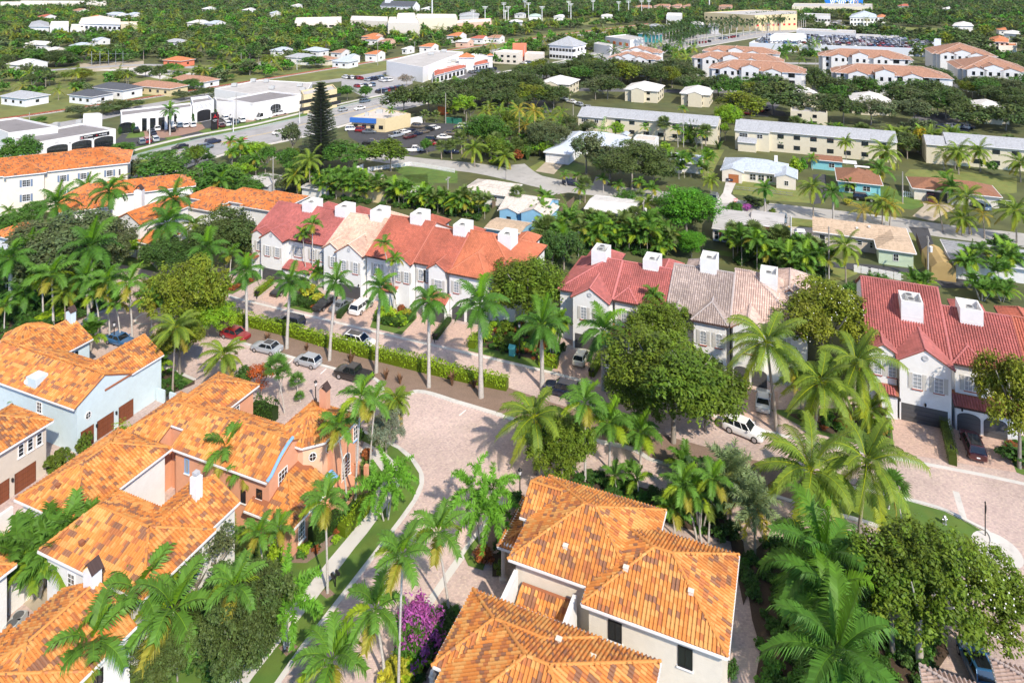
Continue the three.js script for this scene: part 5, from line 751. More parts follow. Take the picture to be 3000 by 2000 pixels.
const r1 = [
  { x0: -3.1,x1: 5.6,zf: -1.8,hipL: 0,tiles: 'red',ch: [4.7,-7.2],short: 'the red terrace end house',label: 'end terraced house with rose red tiles and corner balcony nearest the palms',bits: [{ x0: 0,x1: 5.2,z: -0.05,d: [[0,2.5,4.3,2.1,gd]],w: [[0,1.45,4.3,0.95,1.75,win2],[0,3.6,4.3,0.95,1.75,win2]] },{ x0: -3,x1: 0.4,z: -1.0,s: 0.5,w: [[0,1.6,4.4,0.9,1.7,winA]] }],back: [[1,6]],vents: [[2.6,-0.18]],lamps: [[0.5,2.5,-0.2]],w: [] },
  { x0: 5.5,x1: 13,zf: -1.5,tiles: 'red',ch: [12.0,-7.2],short: 'the second red terrace house',label: 'second rose red terraced house with a low red roof over its garages',bits: [],low: [[5.4,11.3,0.3,2.9,-1.7,[[0,1.7,2.7,2.1,gd,0.5],[0,4.5,2.2,2.1,gd,0.5]]]],w: [[0,1.4,4.3,1.5,1.8,winBig],[0,4.5,4.3,0.95,1.9,winA],[0,6.5,4.3,0.8,1.7,win2]],lamps: [[7.6,2.4,0.15]],back: [[8,12.6]] },
  { x0: 12.9,x1: 21.7,zf: -1.6,tiles: 'beige',ch: [19.2,-7.6],short: 'the beige terrace house',label: 'terraced house with pale beige tiles between the red ones',bits: [{ x0: 16.1,x1: 21.6,z: -0.1,d: [[0,2.6,4.2,2.1,gd]],w: [[0,1.45,4.2,0.95,1.9,winA],[0,3.75,4.2,0.95,1.9,winA]] },{ x0: 13,x1: 16.5,z: -0.7,w: [[0,1.8,4.2,0.9,1.8,win2]] }],vents: [[18.9,-0.22]],lamps: [[20.9,2.5,-0.25]],back: [[14.5,20]] },
  { x0: 21.6,x1: 30.6,zf: -0.9,zr: -8.9,tiles: 'redOrange',ch: [27.2,-7.8],short: 'the red orange terrace house',label: 'terraced house with red orange tiles and a skylight beside its air shaft',bits: [{ x0: 27,x1: 30.5,z: -0.4,w: [[0,0.9,4.2,0.75,1.7,win2],[0,2.4,4.2,0.9,1.8,win2]] }],low: [[25.6,28.2,0.6,2.9,-1,[],[]]],w: [[0,2,4.3,1.4,1.8,winBig]],back: [[23,28]] },
  { x0: 30.5,x1: 37.2,zf: -1.6,zr: -8.3,tiles: 'redOrange',ch: [35.7,-7.4],short: 'the last red orange terrace house',label: 'narrow red orange terraced house with arched upper windows',bits: [{ x0: 33.4,x1: 36.9,z: -0.5,w: [[0,1.7,3.9,1.4,1.8,winBig]] }],low: [[33.4,37.6,1.1,2.9,-0.7,[[0,2.1,3.4,2.1,gd]]]],vents: [[35.1,-0.62]],w: [[0,0.9,4.3,0.85,1.9,winA],[0,2.3,4.3,0.85,1.9,winA]],back: [[32,36]] },
  { x0: 37,x1: 48,zf: -2.2,zr: -9.2,hipR: 1,tall: 1.1,tiles: 'terracotta',ch: [43.5,-8.2],short: 'the orange terrace end house',label: 'end terraced house with plain orange tiles beside the round dark tree',bits: [{ x0: 37.1,x1: 43.9,z: -0.4,hip: 1,d: [[0,1.5,2.1,2.2,gd,0.5],[0,4.1,2.1,2.2,gd,0.5]],w: [[0,1.2,4.2,0.9,1.8,win2],[0,5,4.2,0.9,1.8,win2]] }],back: [[42.5,46.2]],lamps: [[39.5,2.7,-0.6]] },
];
for (const c of r1) terrace(O1,{ ...c,group: 'terraced houses of the long row' });
const balcony = scene.children.find((o) => o.name === 'terraced_house');
part('balcony',new Geo().box(-2.0,3.5,-0.5,2.2,0.2,1.2),M.brickSill,balcony); { const g = new Geo(); for (let i = 0; i <= 14; i++) g.box(-3.0 + i * 0.15,4.05,0.05,0.03,0.9,0.03); part('balcony_railing',g.box(-2,4.5,0.05,2.2,0.05,0.06),M.iron,balcony); }
const r2 = [
  { x0: -2.2,x1: 6.2,zf: -1.6,zr: -7.8,capLift: 1.35,tall: 1.55,hipL: 1,tiles: 'red',ch: [2.6,-7.1],two: 1,short: 'the middle red terrace house',label: 'end terraced house with rose red hips opening the middle row',bits: [{ x0: 0.4,x1: 6.1,z: 0,d: [[0,2.6,4.6,2.1,gd]],w: [[0,1.6,4.3,0.9,1.8,win2],[0,3.8,4.3,0.9,1.8,win2]] }],vents: [[3.2,-0.12]],lamps: [[6.4,2.5,-0.3]],back: [[-1,4.5]] },
  { x0: 6.1,x1: 13.8,zf: -2,zr: -8,capLift: 1.35,tall: 1.55,tiles: 'red',ch: [10.5,-7.2],short: 'the second middle red house',label: 'rose red terraced house joined to the grey tiled one',bits: [{ x0: 6.2,x1: 9.8,z: -1.5,hip: 1,w: [[0,1.6,4.2,1.4,1.8,winBig]] }],low: [[6.2,13,-0.2,2.9,-2.1,[[0,1.4,1.9,2.2,gd,0.5],[0,4,1.9,2.2,gd,0.5]]]],w: [[0,5.2,4.3,0.9,1.8,win2]],back: [[10,14]] },
  { x0: 13.7,x1: 22.4,zf: -1.7,zr: -8.8,capLift: 1.0,tall: 2.1,tiles: 'grey',ch: [18.7,-8.1],short: 'the weathered grey terrace house',label: 'weathered grey tiled terraced house with two arched windows',bits: [{ x0: 17.4,x1: 22.2,z: -0.15,hip: 1,d: [[0,2,3.6,2.1,gd]],w: [[0,1.25,4.0,0.85,1.9,winA],[0,3.3,4.0,0.85,1.9,winA]] },{ x0: 14,x1: 16.6,z: -1.0,w: [[0,1.2,4,0.9,1.7,win2]] }],back: [[14.5,19]],lamps: [[20,2.5,-0.35]] },
  { x0: 22.3,x1: 32.2,zf: -1.9,zr: -9.6,hipR: 1,capLift: 0.85,tall: 1.3,tiles: 'pinkGrey',ch: [26.9,-8.2],short: 'the pale grey terrace house',label: 'end terraced house with pale pinkish grey tiles behind the coconut palms',bits: [{ x0: 22.5,x1: 27,z: -0.2,d: [[0,1.1,1.9,2.2,gd,0.5],[0,3.3,1.9,2.2,gd,0.5]],w: [[0,2.2,4.1,1.5,1.7,winBig]] }],low: [],w: [[0,6.5,4.3,0.9,1.8,win2]],back: [[27,32.3]] },
];
for (const c of r2) terrace(O2,{ ...c,group: 'terraced houses of the middle row' });
const r3 = [
  { x0: -2.6,x1: 6.7,zf: -1.9,zr: -11.6,tall: 2.6,tiles: 'red',ch: [3.0,-6.2],chw: 2.5,two: 1,short: 'the right red terrace house',label: 'tall rose red terraced house with a wide charcoal garage door',bits: [{ x0: 0.6,x1: 6.6,z: 0,d: [[0,2.6,4.85,2.1,gd]],w: [[0,1.85,4.1,1.0,1.85,win2],[0,4.1,4.1,1.0,1.85,win2]] },{ x0: -2.6,x1: 1.0,z: -1.0,w: [[0,2.5,4.4,0.9,1.9,winA],[0,0.9,4.4,0.9,1.9,winA]] }],low: [[-1.3,0.8,0.2,2.9,-1.2]],vents: [[3.6,-0.12]],lamps: [[0.9,2.45,-0.2],[3.6,2.45,-0.2]],back: [] },
  { x0: 6.6,x1: 14.4,zf: -2.2,zr: -9.3,tall: 2.0,tiles: 'red',ch: [9.7,-7.3],chw: 2.5,short: 'the last red terrace house',label: 'rose red terraced house with twin arched charcoal garage doors',bits: [{ x0: 6.7,x1: 10.6,z: -1.8,hip: 1,w: [[0,1.8,4.1,1.7,1.8,winBig]] }],low: [[6.6,13.4,-0.4,2.9,-2.4,[[0,1.35,2.35,2.25,gd,0.55],[0,4.0,2.35,2.25,gd,0.55]]]],lamps: [[7.4,2.65,-0.5]],w: [[0,5.4,4.2,0.9,1.8,win2]],back: [[9,13]] },
  { x0: 14.3,x1: 23,zf: -2,zr: -9.3,tiles: 'redOrange',label: 'red orange terraced house cut by the picture border',bits: [{ x0: 16,x1: 21,z: -0.4,w: [[0,2.4,4.2,1.6,1.7,winBig]],d: [[0,2.4,4.2,2.1,gd]] }],back: [[14.6,19]] },
];
for (const c of r3) terrace(O3,{ ...c,group: 'terraced houses of the near row' });
// ---------- bungalows and blocks of the middle distance ----------
const widthTo = (p,h,x2) => { const Z = -p.z,k = x2 - 1500; return (k * Z - FOCAL * p.x) / (FOCAL * gridDir.x + k * gridDir.z); };
const PITCH = { hip: [0.36,0.36,0.36,0.36],gx: [0.34,0,0.34,0],gz: [0,0.34,0,0.34],flat: [0,0,0,0],hl: [0.36,0,0.36,0.36],low: [0.12,0,0.12,0],pyr: [0.5,0.5,0.5,0.5] };
// front left and front right corner of the eaves in photo pixels (y of the left one), eave height e, depth d
function bung(label,reg,x1,y1,x2,e,d,type,roof,wall,o = {}) {
  const [a,b,k] = REGION[reg],p = at(reg,x1,y1,e),w = o.wide ?? widthTo(p,e,a + x2 / k),bl = [],S = PITCH[type],far = o.far ?? false,wins = [],seed = RNG(Math.round(x1 * 7 + y1)),ww = o.ww ?? 1.3,wh = o.wh ?? 1.1,gap = o.gap ?? 3.2;
  const floors = o.floors ?? 1,fh = e / floors;
  const add = (side,len) => { const n = Math.max(1,Math.floor((len - 1.2) / gap)); for (let f = 0; f < floors; f++) for (let i = 0; i < n; i++) wins.push([side,0.6 + (len - 1.2) * (i + 0.5) / n,f * fh + fh * 0.35,ww,wh]); };
  if (!o.nowin) { add(0,w - 1); add(1,d - 1); }
  const skip = (w0) => far ? { x: w0.map(([s,u,up,q,h]) => [s,u,up,q,h,o.pane ?? M.darkGlass,'window',0.04]) } : { w: w0.map(([s,u,up,q,h]) => [s,u,up,q,h,o.winOpt ?? { nx: q > 1.2 ? 2 : 1,ny: 2,sill: 0 }]) };
  bl.push({ r: [0,w,-d,0],e,s: o.s ?? S,o: type === 'flat' ? 0 : o.o ?? 0.5,parapet: o.parapet,...skip(o.w ?? wins),d: o.doors ?? [],x2: 0 });
  for (const q of o.more ?? []) bl.push({ e,o: 0.4,...q });
  const h = house({ name: o.name ?? 'bungalow',cat: o.cat ?? 'house',label,group: o.group,pos: p.setY(0),turn: GRID,blocks: bl,wall,roof,short: o.short,mid: [w / 2,0,-d / 2],ridge: o.ridge,tiles: null,trim: o.trim ?? M.trim });
  h.userData.size = undefined; h.w = w; return h;
}
const gz = (x0,x1,z0,z1,e,o = {}) => ({ r: [x0,x1,z0,z1],e,s: [0,0.34,0,0.34],...o }),hp = (x0,x1,z0,z1,e,o = {}) => ({ r: [x0,x1,z0,z1],e,s: [0.36,0.36,0.36,0.36],...o });
const dW = (q) => ({ nx: 2,ny: 2,sill: 0,...q });
// gable roofed blue house and its neighbours
{ const h = bung('sky blue wooden house with pale tan gabled roof','E',1790,255,2105,3.4,10,'gx',M.roofPale,M.skyBlue,{ short: 'the sky blue house',w: [[1,3,1,1,1.4],[1,6,1,1,1.2]],more: [gz(5.2,11.6,-6,1.2,3.4,{ wall: M.skyBlue,s: [0,0.42,0,0.42],w: [[0,3,0.9,1.2,1.3,dW()]] }),gz(0,4.6,-4,0.6,3.1,{ wall: M.skyBlue,d: [[0,2.1,1.0,2.0,M.black]] })] }); }
bung('small outbuilding with flat tan roof before the sky blue house','E',1690,390,1940,2.6,6,'low',M.roofTan,M.skyBlue,{ short: 'the tan outbuilding',nowin: 1 });
bung('house with low weathered white roof and dark veranda','F',600,882,1000,3.0,9.5,'low',M.roofWhite,M.white,{ short: 'the white roofed house',w: [[0,7,0.3,4.5,1.9,dW({ nx: 5,ny: 1,frame: M.teal })],[0,1.8,0.2,1.6,2.1,dW({ frame: M.black,pane: M.darkGlass })]] });
bung('low grey shed roof behind the orange end house','F',310,1082,560,2.6,6,'low',M.roofFlatPale,M.greyWall,{ nowin: 1,short: 'the grey shed' });
{ const h = bung('grey roofed house with brick front and white porch door','F',1670,1045,2085,2.7,12,'s',M.roofFlatPale,M.white,{ s: [0.14,0,0.14,0],short: 'the brick fronted house',w: [[0,0.7,0.3,0.9,1.7,dW({ frame: M.black })],[0,2.3,0.2,1.0,2.0,dW({ frame: M.black })],[0,3.5,1.0,0.8,1.0,dW({ frame: M.black })],[0,6.6,0.2,1.0,2.0,dW()],[0,9.6,0.5,3.6,1.6,dW({ nx: 3,ny: 1 })]],more: [{ r: [7,13.4,-12.5,-4.2],e: 3.1,s: [0.2,0,0.2,0],wall: M.brick,w: [[1,2,1.6,1.6,0.8,dW()]] }] });
  part('brick_panel',new Geo().box(1.6,1.2,-0.44,0.5,2.4,0.1).box(4.4,1.2,-0.44,0.6,2.4,0.1).box(7.6,1.2,-0.44,0.5,2.4,0.1).box(9.9,0.3,-0.43,3.6,0.6,0.1).box(12.1,1.2,-0.44,0.5,2.4,0.1),M.brick,h); dish(h,12.2,3.0,-5,0.5); }
{ const h = bung('L-shaped bungalow with tan shingles and pale green wing','G',735,852,1390,2.9,8.5,'gx',M.roofTan,M.beige,{ short: 'the pale green house',w: [[0,1.6,0.3,1.1,2,dW({ frame: M.teal })],[0,8.2,1.2,0.9,0.9,dW()],[0,10.2,0.9,0.6,1.2,dW()]],more: [{ r: [10.8,17.2,-8.6,4.6],e: 2.9,s: [0.36,0.36,0.36,0.36],wall: M.paleGreen,w: [[0,2.8,0.9,0.9,1.3,dW()]] }] });
  roofVent(h,8,3.7,-2.2,M.white); roofVent(h,10.2,4,-3,M.white); }
bung('grey roofed bungalow with white garage wing beside the boat cover','G',1790,1062,2500,2.8,9.5,'hip',M.roofShingleGrey,M.white,{ short: 'the grey roofed corner bungalow',w: [],more: [{ r: [0.2,5.2,-6,1.8],e: 2.8,s: [0,0.36,0,0.36],wall: M.white,d: [[0,2.2,2.6,2.1,M.garageWhite]] }] });
bung('long brown roofed bungalow with a truck before its carport','G',1498,522,2190,2.8,9.5,'hip',M.roofBrown,M.cream,{ short: 'the long brown bungalow',w: [[0,18,0.8,3,1.3,dW({ nx: 3,ny: 1 })],[0,9,0.9,1.4,1.1]],doors: [[0,4.6,4.2,2.2,M.black]] });
{ const h = bung('brown hipped bungalow with light blue walls','G',922,466,1275,2.8,12,'hip',M.roofBrown,M.turquoise,{ short: 'the brown hipped bungalow',w: [[0,2.4,0.2,2.4,2.0,dW({ nx: 3,frame: M.white })],[0,6,0.8,1.6,1.2]] }); roofVent(h,4.5,4.8,-6,M.trim); part('solar_panel',new Geo().box(6,4.78,-7.8,3.4,0.08,1.2),M.trim,h); }
{ const h = bung('small turquoise cottage with brown shed roof','G',722,302,968,2.7,6,'low',M.roofBrown,M.turquoise,{ short: 'the turquoise cottage',w: [[0,5,0.8,1.4,1.2]] }); part('awning',new Geo().box(h.w + 1.6,2.5,-1.6,3.6,0.1,3.2),M.trim,h); }
{ const h = bung('white bungalow with pale grey hip roof and orange garage door','G',35,372,545,2.9,11,'hip',M.roofShingleBlue,M.cream,{ short: 'the bungalow with the orange garage door',w: [[0,7.2,0.6,1.5,1.6,dW()],[0,9.2,0.6,1.5,1.6,dW()],[0,11.2,0.6,1.5,1.6,dW()]],more: [gz(0,5.6,-6,1.8,2.9,{ wall: M.cream,s: [0,0.3,0,0.3],d: [[0,2.8,2.5,2.1,M.garageOrange]] }),gz(13,18.2,-6,2.2,2.9,{ wall: M.cream,s: [0,0.3,0,0.3],w: [[0,2.3,0.9,1,1.2,dW()]] })] }); part('chimney',new Geo().box(13,4.9,-7,0.8,1.6,0.8),M.white,h); }
bung('pale grey cottage behind the dark garden palms','F',1308,488,1575,2.7,8,'gx',M.roofShingleBlue,M.white,{ short: 'the pale grey cottage',more: [gz(0,4,-5,1,2.7,{ wall: M.white })] });
bung('white house with blue grey metal hip roof and double garage','F',262,412,484,3.0,26,'hip',M.roofMetal,M.white,{ short: 'the metal roofed house',w: [[1,6,1,1.2,1.2],[1,14,1,1.2,1.2]],doors: [[0,3.4,4.6,2.2,M.garageWhite]],more: [hp(2,19,-26,-13,3,{ wall: M.white })] });
bung('tiny white garden house with gabled roof','F',897,268,962,2.6,4,'gz',M.roofShingleBlue,M.white,{ name: 'garden_house',cat: 'shed',short: 'the tiny garden house' });
bung('low house with flat tan roof and green fascia','F',1010,306,1195,2.8,6,'flat',M.roofPale,M.white,{ short: 'the flat tan roofed house',trim: M.binGreen,parapet: 0.15 });
bung('white cottage with pale tan hip roof behind the hedge','E',1535,130,1850,2.8,9,'hip',M.roofPale,M.white,{ short: 'the pale tan cottage' });
bung('flat roofed grey house behind the long white fence','E',640,95,1000,2.7,8,'flat',M.roofFlat,M.yellow,{ short: 'the flat grey house',parapet: 0.2,nowin: 1 });
bung('small grey roofed shed among the trees left of the fence','E',20,78,200,2.8,8,'low',M.roofFlatPale,M.greyWall,{ short: 'the small grey shed',nowin: 1 }); bung('little shed behind the two tall trunks','E',420,110,560,2.4,4,'low',M.roofFlatPale,M.white,{ nowin: 1,name: 'shed',cat: 'shed' });
// white villas with orange roofs on the left
const tv = (label,short,reg,x1,y1,h,blocks,o = {}) => house({ name: 'villa',cat: 'house',label,short,pos: g0(reg,x1,y1,h),wall: M.white,tiles: 'orangeFar',blocks,...o });
house({ name: 'apartment_house',cat: 'apartment block',label: 'long white block with mottled orange roof and blue shutters at the left',short: 'the block with blue shutters',mid: [-10,0,-5],pos: g0('D',890,62,9.2),turn: Math.atan2(0.52,1.05) - 0.02,wall: M.cream,tiles: 'orangeFar',seed: 41,blocks: [
  { r: [-48,0,-12,0],e: 9.2,s: [0.42,0.42,0.42,0.42],w: [...[-1.6,-3.6,-8.8,-12.7,-25,-29,-33,-39].flatMap((u,i) => [[0,u,6.4,i === 0 || i === 4 ? 0.55 : 1.3,1.5,i === 0 || i === 4 ? { sill: 0 } : { shutter: M.shutterBlue,nx: 4,ny: 3 }],[0,u,3.2,i === 0 || i === 4 ? 0.55 : 1.3,1.5,i === 0 || i === 4 ? { sill: 0 } : { shutter: M.shutterBlue,nx: 4,ny: 3 }],[0,u,0.6,1.1,1.5]])] },
  { r: [-24,-16.2,-7,0.9],e: 9.25,s: [0.42,0.42,0.42,0.42],w: [[0,3.6,6.4,1.5,1.6,{ shutter: M.shutterBlue,nx: 4,ny: 3 }],[0,3.6,3.2,1.5,1.6,{ shutter: M.shutterBlue,nx: 4,ny: 3 }]] },{ r: [-16,-3,-15,-8],e: 9.3,s: [0.42,0.42,0.42,0.42] }] });
tv('white villa with orange roof behind a small capped chimney','the villa with the capped chimney','D',1345,220,6.2,[{ r: [-24,0,-8,0],e: 6.2,s: [0.45,0.45,0.45,0.45] },{ r: [-26,-16,-4,7],e: 6,s: [0.45,0.45,0,0.45] }],{ turn: Math.atan2(0.45,1) });
tv('white villa with balcony window and orange gable roof','the villa with the balcony window','D',1080,470,6.4,[{ r: [-8.6,-1.5,-9,2.4],e: 6.4,s: [0,0.5,0,0.5],o: 0.3,w: [[0,3,3.4,1.0,2.2,{ arch: 0.4,nx: 2,ny: 4 }],[1,2.0,3.2,1.2,1.9,{}]] },{ r: [-2.2,2.6,-3,2.8],e: 3.4,s: [0.4,0.4,0.4,0] }],{ });
{ const b = scene.children.filter((o) => o.name.startsWith('villa')).pop(),g = new Geo(); for (let i = 0; i < 11; i++) g.box(-6.2 + i * 0.18,3.6,3.1,0.03,0.9,0.03); part('balcony',g.box(-5.3,4.05,3.1,2,0.05,0.06).box(-5.3,3.15,2.7,2,0.12,1),M.iron,b); }
tv('white villa whose low orange roof shows between two dark crowns','the villa between dark crowns','D',1545,345,5.6,[{ r: [-11,0,-7,0],e: 5.6,s: [0.42,0.42,0.42,0.42],w: [[0,4,3,0.7,1.4],[0,6,3,0.7,1.4]] }]);
tv('white villa with broad orange hip roof next to the red terrace','the villa next to the red terrace','D',1865,395,5.8,[{ r: [-8,1.2,-10,0],e: 5.8,s: [0.42,0.42,0.42,0.42],w: [[0,1.6,2.4,0.7,1.2],[0,2.6,2.4,0.7,1.2],[0,6.6,2.4,0.7,1.3],[0,7.6,2.4,0.7,1.3]] },{ r: [-16,-5,-9,-1.2],e: 5.8,s: [0.42,0,0.42,0.42] },{ r: [-20,-12,-4,3],e: 5.0,s: [0.42,0.42,0.42,0.42] }]);
tv('white garden house with orange tiles at the left border','the orange roofed garden house','D',120,600,4.2,[{ r: [-8,0,-7,0],e: 4.2,s: [0.42,0.42,0.42,0.42] }]);
{ const f = thing('chimney_stack','white chimney with brown cap above the orange villa roof','chimney',at('D',957,560)); part('shaft',new Geo().box(0,4.6,0,1.6,9.2,1.2),M.white,f); flueCap(f,0,0,8.9,9.3,1.3,M.white,M.woodDark); }
// grey roofed apartments
const flat2 = (label,short,reg,x1,y1,x2,o = {}) => bung(label,reg,x1,y1,x2,6,11,'gx',M.roofShingleGrey,M.tanWall,{ name: 'apartment_house',cat: 'apartment block',floors: 2,gap: 4.2,ww: 1.7,wh: 1.2,far: 1,short,pane: M.glass,...o });
flat2('long grey roofed block of flats with stepped gable end','the stepped grey block','F',580,100,1720,{ more: [{ r: [-1,8.5,-9,1.2],e: 5.7,s: [0.4,0,0.4,0.0],wall: M.tanWall,w: [[0,2.2,3.8,2.2,1.2,dW({ nx: 3 })],[0,6.2,3.8,1.4,1.2,dW()]] }] });
flat2('long grey roofed block of flats behind the banana plants','the grey block by the bananas','C',385,885,1485,{ more: [{ r: [-1,9,-9,1.4],e: 5.8,s: [0.4,0,0.4,0],wall: M.tanWall,w: [[0,2.4,3.8,2.4,1.2,dW({ nx: 3 })],[0,7,3.8,1.6,1.2,dW()]] },{ r: [0,5.4,-2,3.4],e: 2.9,s: [0.4,0,0,0],wall: M.tanWall }] });
flat2('long grey roofed block of flats running out of the picture','the far grey block','C',1820,985,2500,{ wide: 46,more: [{ r: [-5,3,-8,0.6],e: 5.4,s: [0.4,0,0.4,0],wall: M.tanWall }] });
const hipB = (label,short,reg,x1,y1,x2) => bung(label,reg,x1,y1,x2,4.9,15,'hip',M.roofWhite,M.tanWall,{ name: 'apartment_house',cat: 'apartment block',floors: 2,gap: 4,far: 1,short,more: [gz(3,9,-6,1.2,4.9,{ wall: M.tanWall,s: [0,0.36,0,0.36] })],group: 'pale hip roofed flats among the dark oaks' });
hipB('pale hip roofed flats nearest the long white shop','the first pale hip roof','B',1360,568,1575); hipB('pale hip roofed flats behind the stepped grey block','the second pale hip roof','B',1945,612,2185); hipB('pale hip roofed flats above the lime green tree','the third pale hip roof','C',-20,640,190); hipB('small pale hip roof peeping from the oaks','the small pale hip roof','C',765,640,880); hipB('pale hip roofed flats under the wide tan block','the fourth pale hip roof','C',1160,690,1450); hipB('pale hip roofed flats among the oaks near the border','the fifth pale hip roof','C',2000,745,2270);
bung('cream block of flats half hidden by a broad oak','C',745,770,1000,4.5,8,'flat',M.roofFlatPale,M.tanWall,{ name: 'apartment_house',cat: 'apartment block',floors: 2,far: 1,short: 'the half hidden cream block' });
// tan tiled apartment blocks
const tanB = (label,short,reg,x1,y1,x2,d,e,o = {}) => { const h = bung(label,reg,x1,y1,x2,e,d,'hip',M.roofPantile,M.white,{ name: 'apartment_house',cat: 'apartment block',floors: 3,gap: 4.6,ww: 1.3,wh: 1.7,far: 1,short,ridge: 'beige',group: 'tan tiled apartment blocks',...o,more: [] }); return h; };
const tanWings = (w,e) => [0.2,0.44,0.68].map((f,i) => ({ r: [w * f - 4,w * f + 4,-9,1.4],e: e + (i === 1 ? 1.3 : 0.05),s: [0,0.36,0,0.36],wall: M.white,x: [[0,2.4,e - 2.2,1.1,1.6,M.darkGlass,'window',0.04],[0,5.4,e - 2.2,1.1,1.6,M.darkGlass,'window',0.04]] }));
function tanBlock(label,short,reg,x1,y1,x2,d,e) {
  const [a,b,k] = REGION[reg],p = at(reg,x1,y1,e),w = widthTo(p,e,a + x2 / k),x = [];
  for (let f = 0; f < 3; f++) for (let u = 2.2; u < w - 2; u += 4.4) x.push([0,u,f * e / 3 + 1,(Math.round(u) % 3) ? 1.2 : 2.6,1.9,M.darkGlass,'window',0.04]);
  house({ name: 'apartment_house',cat: 'apartment block',label,short,group: 'tan tiled apartment blocks',pos: p.setY(0),wall: M.white,roof: M.roofPantile,ridge: 'beige',mid: [w / 2,0,-d / 2],blocks: [{ r: [0,w,-d,0],e,s: [0.36,0.36,0.36,0.36],x },...tanWings(w,e),{ r: [w * 0.86,w + 1.5,-d + 2,-2],e: e - 0.4,s: [0.36,0.36,0.36,0.36] },{ r: [-1.5,w * 0.14,-d + 2,-3],e: e - 0.3,s: [0.36,0.36,0.36,0.36] }] });
}
tanBlock('tan tiled apartment block in front of two others','the front tan block','C',195,470,830,18,9.4); tanBlock('tan tiled apartment block with three arched bays and balconies','the wide tan block','C',1055,500,1850,18,9.4); tanBlock('tan tiled apartment block just below the car deck','the tan block below the deck','C',960,384,1575,18,9.4);
tanBlock('tan tiled apartment block, middle one of three in a stack','the middle tan block','C',75,398,675,15,9); tanBlock('tan tiled apartment block, rearmost of three in a stack','the rear tan block','C',150,350,650,14,9); tanBlock('tan tiled apartment block beside the palm lined road','the tan block by the road','B',1850,395,2160,14,8.6); tanBlock('tan tiled apartment block above the road block','the upper tan block','B',1930,352,2180,12,9);
tanBlock('large tan tiled apartment block at the right border','the tan block at the border','C',1930,475,2420,30,9.6); tanBlock('tan tiled apartment wing behind the one at the border','the wing at the border','C',1750,370,2160,30,9.6);
// ---------- shops, offices and other large buildings ----------
// roof corners in photo pixels at height h, from the near left one round by the near right one
function flat(label,short,reg,list,h,o = {}) {
  const p = list.map(([x,y]) => at(reg,x,y,h)),c = p.reduce((a,b) => a.clone().add(b),V(0,0,0)).divideScalar(p.length).setY(0),x = [...(o.x ?? [])];
  for (const [side,n,up,w,hh,m] of o.rows ?? []) { const L = p[side].distanceTo(p[(side + 1) % p.length]); for (let i = 0; i < n; i++) x.push([side,L * (i + 0.5) / n,up,w,hh,m ?? M.darkGlass,'window',0.05]); }
  const b = house({ name: o.name ?? 'shop_building',cat: o.cat ?? 'building',label,short,group: o.group,pos: c,turn: 0,wall: o.wall ?? M.white,roof: o.roof ?? M.roofFlatPale,trim: o.trim,ridge: o.ridge,blocks: [{ p: p.map((q) => [q.x - c.x,q.z - c.z]),e: h,s: p.map(() => o.slope ?? 0),o: o.slope ? 0.6 : 0,parapet: o.parapet ?? 0.5,x,w: o.w ?? [] },...(o.more ?? []).map(([r,l,hh,q]) => ({ p: l.map(([a,d]) => { const v = at(r,a,d,hh); return [v.x - c.x,v.z - c.z]; }),e: hh,s: l.map(() => q?.slope ?? 0),o: q?.slope ? 0.5 : 0,...q }))] });
  b.c = c; return b;
}
const roofBox = (b,reg,x,y,h,w = 1.6,m = M.acGrey) => part('rooftop_unit',cached('rtu' + w,() => new Geo().box(0,0.6,0,w,1.2,w * 0.8).box(0,1.23,0,w * 0.6,0.1,w * 0.6)),m,b,at(reg,x,y,h).sub(b.position));
